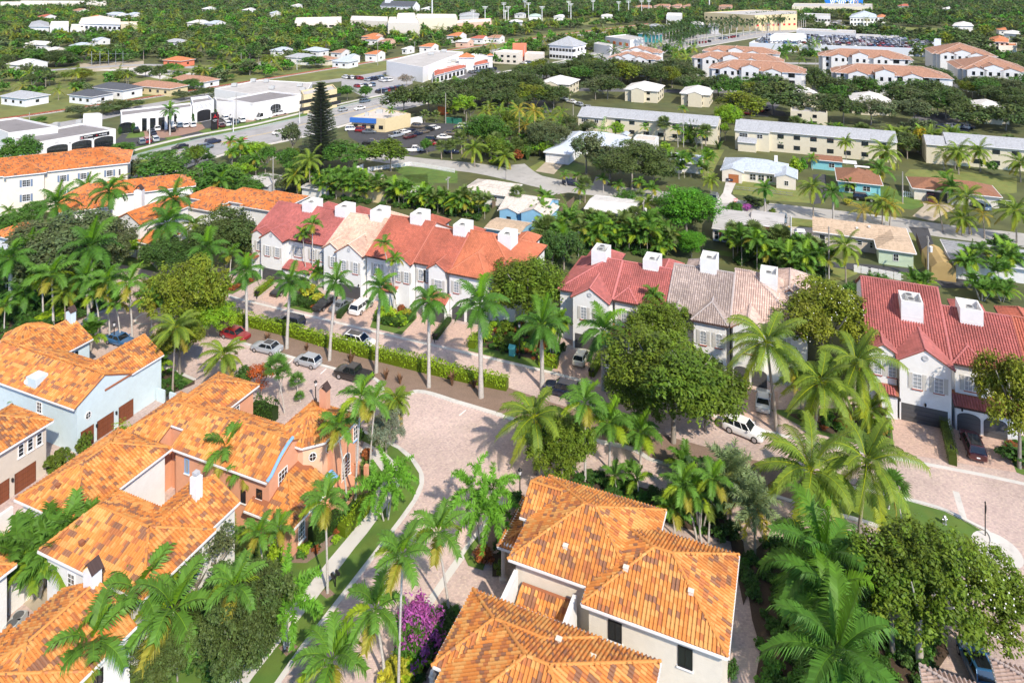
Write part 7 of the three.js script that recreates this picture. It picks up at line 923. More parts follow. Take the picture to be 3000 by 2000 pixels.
// ---------- poles, wires, lamps, signs ----------
const wirePts = [];
function utilityPole(reg,x,yb,yt,label,o = {}) { const [a,b,k] = REGION[reg],f = at(reg,x,yb),s = (b + yb / k - HORIZON) / CAM_H,h = Math.min(14,(yb - yt) / k / s),t = thing('utility_pole',label,'utility pole',f,GRID); part('post',new Geo().tube([V(0,0,0),V(0,h,0)],[0.17,0.11],7),o.m ?? M.pole,t); if (o.arm !== 0) part('crossarm',new Geo().box(0,h - 0.5,0,0.12,0.12,2.2).lathe([[0.06,0],[0.08,0.2],[0,0.25]],5,V(0,h - 0.44,0.9)).lathe([[0.06,0],[0.08,0.2],[0,0.25]],5,V(0,h - 0.44,-0.9)),M.pole,t); if (o.can) part('transformer',new Geo().lathe([[0.28,0],[0.3,0.9],[0.2,1.0],[0,1.02]],10,V(0.4,h - 2.6,0)),M.poleWhite,t); return f.clone().setY(h - 0.45); }
const poles = [utilityPole('D',1880,300,20,'tall concrete pole among the trees beside the red terrace'),utilityPole('E',1440,230,40,'wooden pole in the palm screen behind the long row'),utilityPole('F',1100,1070,815,'pole with white transformer in front of the bright round tree',{ can: 1 }),utilityPole('G',860,1235,820,'pale pole between the two palm screens'),utilityPole('G',1620,1255,895,'pole with transformers beside the boat cover',{ can: 1 }),utilityPole('G',2500,1300,960,'pole just outside the right border')];
const wire = (a,b,sag = 0.6) => { const n = 10,l = []; for (let i = 0; i <= n; i++) { const f = i / n; l.push(a.clone().lerp(b,f).add(V(0,-sag * 4 * f * (1 - f),0))); } return new Geo().tube(l,0.018,3); };
for (let i = 0; i < poles.length - 1; i++) for (const d of [-0.9,0,0.9]) solo('power_line',wire(fromGrid(poles[i],0,d,poles[i].y),fromGrid(poles[i + 1],0,d,poles[i + 1].y)),M.black,`power line ${d < 0 ? 'farther' : d ? 'nearer' : 'middle'} strand sagging over the back gardens, span ${['by the red terrace', 'over the palm screen', 'past the bright tree', 'before the pale green house', 'by the boat cover'][i]}`,'power line');
utilityPole('G',1425,645,400,'pole beside the street by the long brown bungalow',{ arm: 0 }); utilityPole('G',570,1090,740,'slim pole beside the white boat',{ arm: 0,m: M.poleWhite });
for (const [r,x,yb,yt,l] of [['S',400,880,430,'concrete pole with crossarm before the arched showroom'],['S',30,960,650,'thick pale pole at the left border'],['A',870,765,680,'slim pole behind the curved showroom'],['T',1330,970,530,'tall white pole on the dealer lawn'],['T',1370,880,430,'thinner pole on the dealer lawn'],['T',175,1140,740,'light pole before the curved showroom'],['T',2245,850,690,'street light post at the lawn corner'],['B',718,850,640,'pole with orange boxes behind the restaurant'],['B',1010,750,680,'white pole with equipment among the oaks'],['B',625,605,510,'white lamp post on the verge'],['B',710,585,495,'second white lamp post on the verge'],['B',1598,815,720,'pole beside the stepped grey block'],['B',857,520,400,'pole before the canopy shops'],['B',1262,470,315,'pole before the orange pylon'],['B',275,740,590,'pole at the highway junction'],['A',200,830,775,'short pole by the railway'],['A',1090,400,345,'pole on the ball field edge'],['A',1660,465,365,'pole near the cabbage palms'],['A',2045,480,385,'pole near the white trunks'],['B',505,360,285,'pole before the suburb trees'],['B',250,450,250,'pole by the warehouse corner'],['C',155,260,160,'pole on the far highway'],['E',1840,60,0,'wooden pole at the street corner']]) utilityPole(r,x,yb,yt,l,{ arm: /crossarm|junction|suburb/.test(l) ? 1 : 0,m: /white|pale|light/.test(l) ? M.poleWhite : M.pole });
for (const [i,[x,yb,yt]] of [[990,168,45],[908,172,70],[1120,145,20],[1150,162,45],[1130,152,70],[1290,128,20],[1383,170,45],[1265,95,5],[1567,122,8],[1582,128,25],[1735,122,2],[1912,122,12],[1980,128,6],[2070,112,4],[2120,108,2]].entries()) { const f = at('B',x,yb),s = (yb / 2.352 - HORIZON) / CAM_H,h = Math.min(30,(yb - yt) / 2.352 / s),t = thing('floodlight_mast',`floodlight mast of the sports ground, ${['first', 'second', 'third', 'fourth', 'fifth', 'sixth', 'seventh', 'eighth', 'ninth', 'tenth', 'eleventh', 'twelfth', '13th', '14th', '15th'][i]} one listed left to right`,'floodlight',f,0,'floodlights of the sports ground'); part('mast',new Geo().tube([V(0,0,0),V(0,h,0)],[0.55,0.3],6),M.poleWhite,t); part('lamp_rack',new Geo().box(0,h,0,5,0.5,0.5).box(0,h - 1.3,0,4,0.5,0.5),M.poleWhite,t); }
for (const [r,x,yb,l] of [['B',625,140,'slender grey mast before the school'],['C',185,72,'slender pale mast before the yellow hotel']]) { const t = thing('mast',l,'mast',at(r,x,yb)); part('pole',new Geo().tube([V(0,0,0),V(0,38,0)],[0.9,0.5],8),M.poleWhite,t); }
function streetLamp(reg,x,yb,yt,label) { const [a,b,k] = REGION[reg],s = (b + yb / k - HORIZON) / CAM_H,h = (yb - yt) / k / s,t = thing('street_lamp',label,'street lamp',at(reg,x,yb)); part('post',new Geo().lathe([[0.2,0],[0.18,0.5],[0.07,0.7],[0.06,h - 0.9],[0.12,h - 0.85],[0.05,h - 0.75]],8),M.iron,t); part('lantern',new Geo().lathe([[0.1,h - 0.75],[0.2,h - 0.3]],8),M.lampClear,t); part('lamp_cap',new Geo().lathe([[0.24,h - 0.3],[0.2,h - 0.2],[0.07,h - 0.08],[0.02,h]],8),M.iron,t); }
streetLamp('N',760,280,45,'black lantern post behind the triple foxtail palms'); streetLamp('J',843,330,150,'black lantern post beside the blue car'); streetLamp('E',527,1600,1440,'black lantern post beside the turret chimney'); streetLamp('E',1932,1290,1040,'grey lantern post in the garden by the teal box');
function mailbox(reg,x,y,label,turn = GRID) { const t = thing('mailbox',label,'mailbox',at(reg,x,y),turn); part('post',new Geo().box(0,0.5,0,0.09,1.0,0.09).box(0,0.95,0,0.8,0.07,0.07),M.iron,t); for (const d of [-0.24,0.24]) part('box',new Geo().box(d,1.12,0,0.2,0.2,0.5).tube([V(d,1.22,0.25),V(d,1.22,-0.25)],0.1,8),M.iron,t); }
mailbox('E',122,885,'black double mailbox at the first hedge end'); mailbox('E',1348,1185,'black double mailbox at the end of the low dark hedge'); mailbox('H',318,1105,'black double mailbox near the cream white car'); mailbox('I',1195,1430,'black double mailbox beside the dark red off-roader'); mailbox('M',1040,690,'dark blue double mailbox on the verge by the pavement',GRID + 1.2);
{ const t = thing('fire_hydrant','silver fire hydrant on the lawn tip','hydrant',at('O',1808,435)); part('body',new Geo().lathe([[0.2,0],[0.2,0.06],[0.13,0.1],[0.13,0.6],[0.18,0.63],[0.15,0.75],[0.05,0.85],[0,0.86]],10),M.rim,t); part('nozzle',new Geo().tube([V(-0.25,0.48,0),V(0.25,0.48,0)],0.08,8).tube([V(0,0.45,0),V(0,0.45,0.24)],0.09,8),M.rim,t); }
{ const t = thing('street_sign','dark sign post seen edge on at the lawn tip','sign',at('O',2088,515),GRID + 1.3); part('post',new Geo().tube([V(0,0,0),V(0,3.1,0)],0.05,6),M.iron,t); part('sign_plate',new Geo().lathe([[0,0],[0.36,0],[0.36,0.03],[0,0.03]],8),M.iron,t,V(0,2.6,0.06)).rotation.x = Math.PI / 2; part('finial',new Geo().lathe([[0.04,3.1],[0.09,3.2],[0.01,3.36]],6),M.iron,t); }
{ const t = thing('letter_house','small teal box shaped like a house in the corner garden','garden ornament',at('E',1885,1270),GRID); part('body',new Geo().box(0,0.55,0,0.8,1.1,0.8),M.teal,t); part('roof',new Geo().quad(V(-0.5,1.05,0.5),V(0.5,1.05,0.5),V(0.5,1.5,0),V(-0.5,1.5,0)).quad(V(0.5,1.05,-0.5),V(-0.5,1.05,-0.5),V(-0.5,1.5,0),V(0.5,1.5,0)),M.teal,t); }
// fences
function fence(label,reg,list,h,m,o = {}) { const l = pts(reg,list),t = thing(o.name ?? 'fence',label,'fence',l[0].clone()),n0 = []; for (let i = 0; i < l.length - 1; i++) { const a = l[i].clone().sub(l[0]),b = l[i + 1].clone().sub(l[0]),L = a.distanceTo(b),d = b.clone().sub(a).normalize(),turn = Math.atan2(-d.z,d.x),step = o.step ?? 0.35; for (let u = step / 2; u < L && n0.length < 300; u += step) { n0.push(1); part(o.piece ?? 'plank',cached('fp' + h + step + (o.open ?? 0),() => new Geo().box(0,h / 2,0,step * (o.open ?? 0.92),h,0.04)),m,t,a.clone().addScaledVector(d,u),turn); } part('rail',new Geo().box((a.x + b.x) / 2,h * 0.8,(a.z + b.z) / 2,L,0.09,0.07,turn).box((a.x + b.x) / 2,h * 0.25,(a.z + b.z) / 2,L,0.09,0.07,turn),m,t); } }
fence('weathered grey board fence beside the sky blue house','F',[[350,1000],[520,850]],1.8,M.wood,{ step: 0.5 }); fence('grey board fence left of the sky blue house','E',[[1745,260],[1850,175]],1.8,M.wood,{ step: 0.5 }); fence('long white fence behind the terrace gardens','E',[[870,120],[1000,140],[1190,150],[1310,165]],1.8,M.trim,{ step: 0.8 }); fence('white picket fence along the side street','B',[[180,1180],[480,1140],[780,1190]],1.1,M.trim,{ step: 0.4,open: 0.5 }); fence('white fence around the lawn by the cross street','E',[[700,60],[850,0]],1.8,M.trim,{ step: 0.9 }); fence('dark brown board fence beside the asphalt drive','G',[[1530,930],[1600,1140]],1.7,M.woodDark,{ step: 0.5 }); fence('row of white panels behind the near terrace','G',[[1050,1165],[1180,1190],[1430,1235]],1.3,M.trim,{ step: 1.2 }); fence('wire mesh fence posts on the pale green house lawn','G',[[440,900],[560,930]],1.2,M.metal,{ step: 0.6,open: 0.08,piece: 'picket' }); fence('low wire fence on the lawn before the hipped bungalow','G',[[130,535],[360,560],[585,590]],1.0,M.metal,{ step: 1.5,open: 0.05,piece: 'picket' }); fence('white gate by the long brown bungalow','G',[[1425,590],[1525,600]],1.4,M.trim,{ step: 0.4,open: 0.4,piece: 'picket' });
fence('tall wire backstop behind the ball field','A',[[600,455],[720,450],[875,450]],8,M.metal,{ step: 4,open: 0.05,piece: 'post' }); fence('long white garden wall beside the railway','A',[[600,692],[850,655],[1100,618]],1.8,M.white,{ step: 2,open: 1,name: 'garden_wall',piece: 'panel' });
{ const t = thing('garden_fence','iron fence with white ball capped pillars beside the bottom villa','fence',villa.position.clone(),GRID); for (let i = 0; i < 4; i++) { const p = V(-9.4 - 0.1 * i,0,2.2 + 1.9 * i); part('pillar',new Geo().box(p.x,1.4,p.z,0.3,2.8,0.3).box(p.x,2.82,p.z,0.42,0.1,0.42),M.white,t); part('ball',new Geo().lathe([[0.02,2.86],[0.14,2.92],[0.19,3.06],[0.14,3.2],[0,3.25]],10,V(p.x,0,p.z)),M.white,t); const g = new Geo(); for (let k = 0; k < 11 && i < 3; k++) g.box(p.x - 0.01 * k,1.2,p.z + 0.3 + k * 0.13,0.03,2.2,0.03); if (i < 3) part('railing',g.box(p.x,2.2,p.z + 0.95,0.05,0.05,1.7),M.iron,t); } part('wall',new Geo().box(-9.9,1.3,9.6,0.3,2.6,3.2),M.white,t); }
// the boat, its neighbour's tent and other yard things
{ const t = thing('boat','white motor boat on the drive beside the pale green house','boat',at('G',645,960),IN + 0.12),hull = new Geo(),L = 7.2,st = [[-0.5,0.85],[-0.2,1],[0.15,0.95],[0.35,0.65],[0.5,0.04]]; const ring = (x,k) => [V(x * L,1.55,1.25 * k),V(x * L,0.9,1.05 * k),V(x * L,0.45,0),V(x * L,0.9,-1.05 * k),V(x * L,1.55,-1.25 * k)]; for (let i = 0; i < 4; i++) { const a = ring(...st[i]),b = ring(...st[i + 1]); for (let j = 0; j < 4; j++) hull.quad(a[j],a[j + 1],b[j + 1],b[j]); hull.quad(V(a[0].x,1.35,a[0].z),V(b[0].x,1.35,b[0].z),V(b[4].x,1.35,b[4].z),V(a[4].x,1.35,a[4].z)); for (const j of [0,4]) hull.quad(V(a[j].x,1.35,a[j].z),V(b[j].x,1.35,b[j].z),b[j],a[j]); } hull.fan(ring(...st[0])); part('hull',hull,M.trim,t); part('console',new Geo().box(-0.2,1.8,0,0.9,0.9,0.8),M.trim,t); part('windscreen',new Geo().box(0.3,2.3,0,0.06,0.5,0.9),M.glass,t); part('seat',new Geo().box(-1.3,1.6,0,0.6,0.6,1.2),M.greyWall,t); part('hardtop',new Geo().box(-0.4,3.0,0,1.8,0.08,1.5).tube([V(0.2,1.5,0.6),V(0.1,3,0.6)],0.03,5).tube([V(0.2,1.5,-0.6),V(0.1,3,-0.6)],0.03,5).tube([V(-1.1,1.5,0.6),V(-1,3,0.6)],0.03,5).tube([V(-1.1,1.5,-0.6),V(-1,3,-0.6)],0.03,5),M.trim,t); part('engine',new Geo().box(-3.8,1.3,0,0.5,0.9,0.5),M.black,t); part('trailer',new Geo().box(0,0.4,0,6,0.12,1.4).box(-1,0.3,0.9,0.6,0.6,0.2).box(-1,0.3,-0.9,0.6,0.6,0.2),M.metal,t); }
{ const t = thing('tent_garage','tan fabric tent garage beside the transformer pole','tent',at('G',1740,1235),GRID + 0.05),g = new Geo(),pr = [[-1.9,0],[-1.85,2.1],[-1,3],[0,3.4],[1,3],[1.85,2.1],[1.9,0]],n = 6,L = 8; for (let i = 0; i < n; i++) for (let j = 0; j < pr.length - 1; j++) { const P2 = (k,q) => V(pr[q][0],pr[q][1] - 0.06 * Math.abs(Math.sin(k / n * Math.PI * 6)),-k / n * L); g.quad(P2(i,j),P2(i + 1,j),P2(i + 1,j + 1),P2(i,j + 1)); } for (const z of [0,-L]) g.fan(pr.map(([x,y]) => V(x,y,z))); part('cover',g,mat(0.5,0.36,0.15,{ map: T.rough }),t); }
for (const [r,x,y,l] of [['G',560,860,'blue and yellow bin beside the boat']]) { const t = thing('rubbish_bin',l,'bin',at(r,x,y),GRID); part('body',new Geo().box(0,0.5,0,0.6,1,0.7),M.blue,t); part('lid',new Geo().box(0,1.04,0,0.66,0.08,0.76),M.paintYellow,t); }
for (const [x,y,l] of [[745,845,'first green skip behind the restaurant'],[800,850,'second green skip behind the restaurant']]) { const t = thing('skip_container',l,'skip',at('B',x,y),GRID); part('body',new Geo().box(0,0.8,0,2.6,1.6,1.6),M.binGreen,t); part('lid',new Geo().box(0,1.65,0,2.7,0.1,1.7),M.binGreen,t); }
{ const t = thing('garden_bench','pink garden bench with cushion before the brick fronted house','bench',at('F',1970,1185),GRID); part('seat',new Geo().box(0,0.45,0,1.6,0.1,0.5),M.pinkBench ??= mat(0.6,0.08,0.2),t); part('backrest',new Geo().box(0,0.8,-0.25,1.6,0.6,0.06),M.pinkBench,t); for (const x of [-0.7,0.7]) part('leg',new Geo().box(x,0.2,0,0.08,0.4,0.45),M.pinkBench,t); }
{ const t = thing('flag','striped flag on a short pole by the street corner','flag',at('G',130,680),0.5); part('pole',new Geo().tube([V(0,0,0),V(0,2.2,0)],0.03,5),M.poleWhite,t); for (let i = 0; i < 5; i++) part('stripe',new Geo().box(0.6,1.5 + i * 0.14,0,1.2,0.14,0.02),i % 2 ? M.paint : M.red,t); }
for (const [r,x,y,l] of [['K',150,1090,'grey air conditioner on the gravel by the left villa'],['K',95,1160,'second grey air conditioner at the bottom left']]) { const a = solo('air_conditioner',acGeo,M.acGrey,l,'air conditioner'); a.position.copy(at(r,x,y)); a.scale.setScalar(1.15); }
{ const t = thing('playground_frame','blue and yellow play frame behind the restaurant wall','play equipment',at('B',690,790),GRID); part('frame',new Geo().box(0,1.5,0,3,3,0.4).box(2,1,0,2,0.3,2),M.orange,t); part('slide',new Geo().box(-2,1,0,2.4,0.3,1,0.3),M.blue,t); }
solo('traffic_island',bandGeo(pts('T',[[1220,1130],[1500,1060]]),2.2,0,0.16),M.brickSill,'long brick topped traffic island in the highway','traffic island');
// ---------- palms one by one ----------
// [region, foot x, y, heart x, y, kind, half width of the head]
for (const [r,a,b,c,d,k,w,o] of [
  ['E',52,1140,48,690,'royal',115],['E',328,1225,350,765,'royal',125],['E',622,1305,665,770,'royal',120],['E',945,1390,970,810,'royal',130],['E',1308,1490,1308,900,'royal',145],['E',1668,1560,1660,920,'royal',190],['E',2090,1500,2085,1070,'royal',180],['H',405,1185,400,770,'royal',190],
  ['E',505,800,505,370,'christmas',80],['E',465,800,440,440,'christmas',65],['E',1090,990,1000,505,'christmas',70],['E',1065,1000,1075,610,'christmas',70],['H',790,930,765,520,'christmas',85],['E',425,860,440,790,'christmas',70],
  ['D',755,690,750,255,'royal',135],['D',1160,830,1150,480,'royal',165],['D',1205,720,1190,310,'royal',135],['D',385,720,385,350,'royal',150],['D',620,1060,620,640,'royal',190],['D',70,1100,70,720,'royal',160],['D',1430,990,1425,650,'royal',135],['D',295,1130,285,850,'christmas',130],['D',365,1190,355,840,'christmas',150],['D',610,1145,590,860,'royal',120],['D',530,1050,490,900,'coconut',130],['D',690,1300,660,960,'christmas',130],['D',755,1300,735,880,'christmas',130],['D',910,1290,890,890,'christmas',140],['D',1040,1280,1045,1010,'christmas',130],['D',830,1300,800,1030,'christmas',100],['D',25,1230,30,1050,'christmas',90],['D',180,1120,160,960,'royal',130],['D',450,1180,440,960,'coconut',110],['D',240,960,200,640,'royal',120],['D',1580,900,1590,690,'christmas',90],
  ['J',1275,685,1300,200,'coconut',170],['J',1665,640,1655,400,'coconut',165],['D',830,430,820,190,'coconut',75],['D',1005,230,1000,110,'coconut',65],['D',1050,215,1050,70,'coconut',75],['D',1165,180,1165,80,'coconut',60],['D',1325,640,1330,490,'coconut',95],['D',1525,360,1520,180,'christmas',85],['D',2050,290,2030,150,'coconut',95],['D',2135,280,2130,50,'coconut',110],['D',1390,350,1395,200,'christmas',80],['D',1290,330,1295,230,'christmas',80],['D',560,430,590,250,'royal',110],['D',70,480,60,400,'christmas',60],
  ['L',1355,1185,1285,520,'christmas',165],['L',1410,1170,1450,300,'christmas',165],['L',1525,820,1560,330,'christmas',150],['L',1700,620,1725,340,'coconut',130],['L',430,1150,425,690,'christmas',190],['L',530,1235,568,850,'christmas',150],['L',870,420,810,60,'fan',105],['L',805,430,860,120,'fan',75],['L',970,255,965,170,'fan',70],['L',990,330,985,290,'fan',45],
  ['M',970,745,950,-100,'christmas',230],['M',1500,1560,1410,890,'christmas',300],['M',1620,1720,1655,400,'christmas',270],['M',2090,990,1985,190,'christmas',260],['M',1060,1830,1010,1360,'christmas',340],['M',135,1530,115,680,'christmas',260],['M',400,760,340,190,'christmas',170],['M',500,560,515,150,'christmas',150],
  ['K',1420,1500,1445,960,'christmas',360],['K',1170,1400,1160,800,'christmas',330],['K',780,1900,760,1230,'christmas',340],['K',620,1950,570,1330,'christmas',300],['K',1930,600,1920,360,'areca',130],
  ['Q',1340,965,1325,490,'coconut',310],['Q',1752,1025,1750,370,'christmas',200],['Q',1955,930,1955,540,'christmas',210],['Q',2215,880,2215,620,'christmas',200],['Q',160,680,170,330,'coconut',130],['N',1425,205,1415,110,'areca',95],['N',1580,250,1570,140,'areca',110],['N',1500,160,1520,90,'areca',80],['N',1980,540,1880,170,'christmas',150],['N',2010,560,1960,230,'christmas',140],['N',1830,520,1810,320,'christmas',130],['N',2060,560,2090,130,'christmas',140],['N',1900,120,1890,40,'areca',130],
  ['O',330,440,320,90,'silver',220],['O',500,640,490,300,'silver',200],['O',935,560,885,70,'coconut',360],['O',1215,560,1270,10,'coconut',330],['I',210,1290,250,890,'coconut',290],['I',480,1210,505,760,'coconut',280],['H',1630,1480,1560,850,'coconut',290],['O',1000,1230,970,690,'royal',380],['O',1080,1480,1010,960,'royal',350],['O',1070,1900,1060,1330,'royal',420],['I',600,1260,600,1090,'coconut',150],['O',1420,330,1450,190,'fan',130],
  ['G',370,715,370,530,'royal',85],['G',742,755,735,515,'coconut',115],['G',895,778,890,560,'royal',90],['G',1130,800,1120,690,'gold',105],['G',1270,805,1270,640,'coconut',125],['G',1325,825,1340,660,'gold',110],['G',1735,862,1700,660,'gold',110],['G',1880,890,1880,760,'coconut',110],['G',1940,880,1915,590,'coconut',140],['G',2055,912,2040,730,'gold',95],['G',2300,945,2290,700,'coconut',150],['G',990,1245,985,970,'coconut',135],['G',995,345,985,170,'coconut',70],['G',1855,420,1850,250,'coconut',110],['G',1240,490,1250,390,'christmas',110],['G',1340,385,1300,250,'coconut',130],['G',1020,560,1010,500,'christmas',60],['G',735,385,730,300,'christmas',50],['G',2020,400,2010,240,'coconut',100],['G',2330,480,2320,330,'coconut',110],['G',1750,560,1750,470,'christmas',90],['G',1800,650,1800,520,'royal',100],
  ['F',1435,375,1430,55,'christmas',45],['F',1388,375,1382,230,'christmas',60],['F',765,755,760,640,'christmas',60],['F',893,768,890,690,'christmas',65],['F',1072,775,1065,665,'christmas',70],['F',610,835,610,680,'sabal',80],['F',48,955,40,755,'sabal',75],['F',460,700,440,610,'christmas',48],['F',530,690,540,620,'areca',55],['F',1662,775,1660,650,'coconut',85],['F',1235,1195,1210,1080,'sabal',115],['F',110,385,110,190,'gold',105],['F',200,400,185,70,'gold',110],['F',60,400,60,60,'gold',90],['F',410,200,410,80,'coconut',90],['F',1110,160,1105,130,'christmas',30],['F',1275,330,1270,170,'sabal',70],['F',1620,380,1620,240,'sabal',75],['F',1150,950,1130,850,'coconut',130],['F',1180,800,1170,720,'christmas',80],['F',1470,560,1470,450,'coconut',90],
  ['B',920,1150,910,1020,'coconut',95],['B',1135,1160,1125,1075,'coconut',85],['B',1070,1085,1060,965,'sabal',70],['B',690,1095,685,1005,'sabal',48],['B',760,1095,755,1000,'sabal',48],['B',830,1060,820,950,'sabal',60],['B',935,990,930,930,'gold',45],['B',345,900,340,760,'christmas',35],['B',435,860,430,790,'christmas',32],['B',575,845,575,785,'sabal',40],['B',650,840,650,790,'sabal',40],['T',456,1015,450,680,'royal',125],['A',870,620,870,510,'coconut',45],['A',820,560,815,490,'coconut',50],['A',265,700,260,630,'christmas',45],['A',510,660,505,600,'christmas',40],['A',400,690,395,620,'coconut',50],['B',660,600,660,560,'christmas',25],
]) PP(r,a,b,c,d,k,w,o);
for (const [r,x,y,h,w,n,k,o] of [['L',1650,1225,880,190,3,'foxtail',{ s: 1.05 }],['N',510,595,200,230,4,'foxtail',{ s: 1.1 }],['M',600,1250,780,230,3,'foxtail',{ s: 1.1 }],['K',310,850,420,230,7,'areca',{ s: 1.4 }],['K',520,870,390,260,8,'areca',{ s: 1.45 }],['K',700,760,360,230,7,'areca',{ s: 1.4 }],['K',860,720,470,170,5,'areca',{ s: 1.25 }],['J',40,780,560,130,5,'areca',{}],['J',250,860,700,150,5,'areca',{}],['J',1140,640,420,80,4,'areca',{}],['J',660,390,220,70,4,'areca',{}],['E',2160,1270,1000,110,5,'christmas',{ s: 0.85 }],['O',120,480,180,150,4,'christmas',{ leaf: 'dark' }],['I',130,1090,900,120,4,'areca',{}],['I',1390,310,200,120,5,'areca',{}],['I',1540,320,230,100,4,'areca',{}],['I',950,270,170,90,4,'areca',{}],['D',1960,430,370,70,4,'areca',{ leaf: 'oakGrey' }],['E',540,800,700,60,3,'areca',{}]]) palmClump(r,x,y,h,w,n,k,o);
// the screens of areca palms behind the terraces
{ const r = RNG(400),run = (reg,list,step,hM,kinds) => { const l = pts(reg,list); for (let i = 0; i < l.length - 1; i++) { const L = l[i].distanceTo(l[i + 1]); for (let d = 0; d < L; d += step * 0.62 * (0.7 + 0.6 * r())) { const p = l[i].clone().lerp(l[i + 1],d / L).add(V((r() - 0.5) * 2,0,(r() - 0.5) * 3)),h = hM * (0.75 + 0.5 * r()),k = pick(kinds,r),t = thing('palm_clump',null,'palm cluster',p,0),n = 3; for (let j = 0; j < n; j++) { const q = j * 2.1 + r(),top = V(Math.cos(q) * 0.9,h * (0.45 + 0.55 * r()),Math.sin(q) * 0.9); part('stem',cached('stem',() => new Geo().tube([V(0,0,0),V(0,1,0)],[0.06,0.04],5)),M.palmBark,t).scale.set(1,top.y,1); const c = part('crown',palmHead(k,j).all,LEAF[k === 'areca' && r() < 0.25 ? 'sabal' : PALM[k].leaf],t,top,r() * 6); c.scale.setScalar(0.8 + 0.4 * r()); } autos.push({ o: t,kind: PALM[k].word + ' cluster',h }); } } };
  run('E',[[560,200],[800,190],[1000,220],[1300,270],[1700,330]],2.6,4.6,['areca','areca','areca','christmas']); run('E',[[540,130],[780,150],[900,170]],3.4,5,['areca','christmas']); run('F',[[280,1230],[420,1180],[700,1130],[1000,1120],[1300,1200]],3,4.4,['areca','areca','sabal']); run('G',[[150,1010],[350,1030],[600,1090],[780,1190]],2.8,4.2,['areca','areca','sabal']); run('F',[[430,1300],[700,1230],[950,1210],[1100,1260],[1330,1300]],2.8,5,['areca','areca','christmas']); run('G',[[120,1090],[350,1140],[560,1200],[820,1300]],2.8,4.6,['areca','areca','sabal','christmas']); run('G',[[1990,1270],[2150,1230],[2352,1210]],3,5,['areca','christmas']); run('C',[[780,960],[1000,980],[1250,1010],[1480,1060]],4.5,5,['areca','sabal','christmas']); run('C',[[1500,1040],[1800,1060],[2100,1080],[2352,1100]],4.5,6,['coconut','areca','sabal','christmas']); run('F',[[1330,620],[1500,640],[1640,620]],3,6,['areca','christmas']); run('F',[[250,1150],[260,1000],[300,900]],4,4,['areca','christmas']); run('B',[[1000,1060],[1150,1090],[1330,1070]],5,3.5,['areca','sabal']); run('D',[[-20,900],[80,950],[330,960],[560,960],[740,900]],4.5,5,['areca','christmas']); }
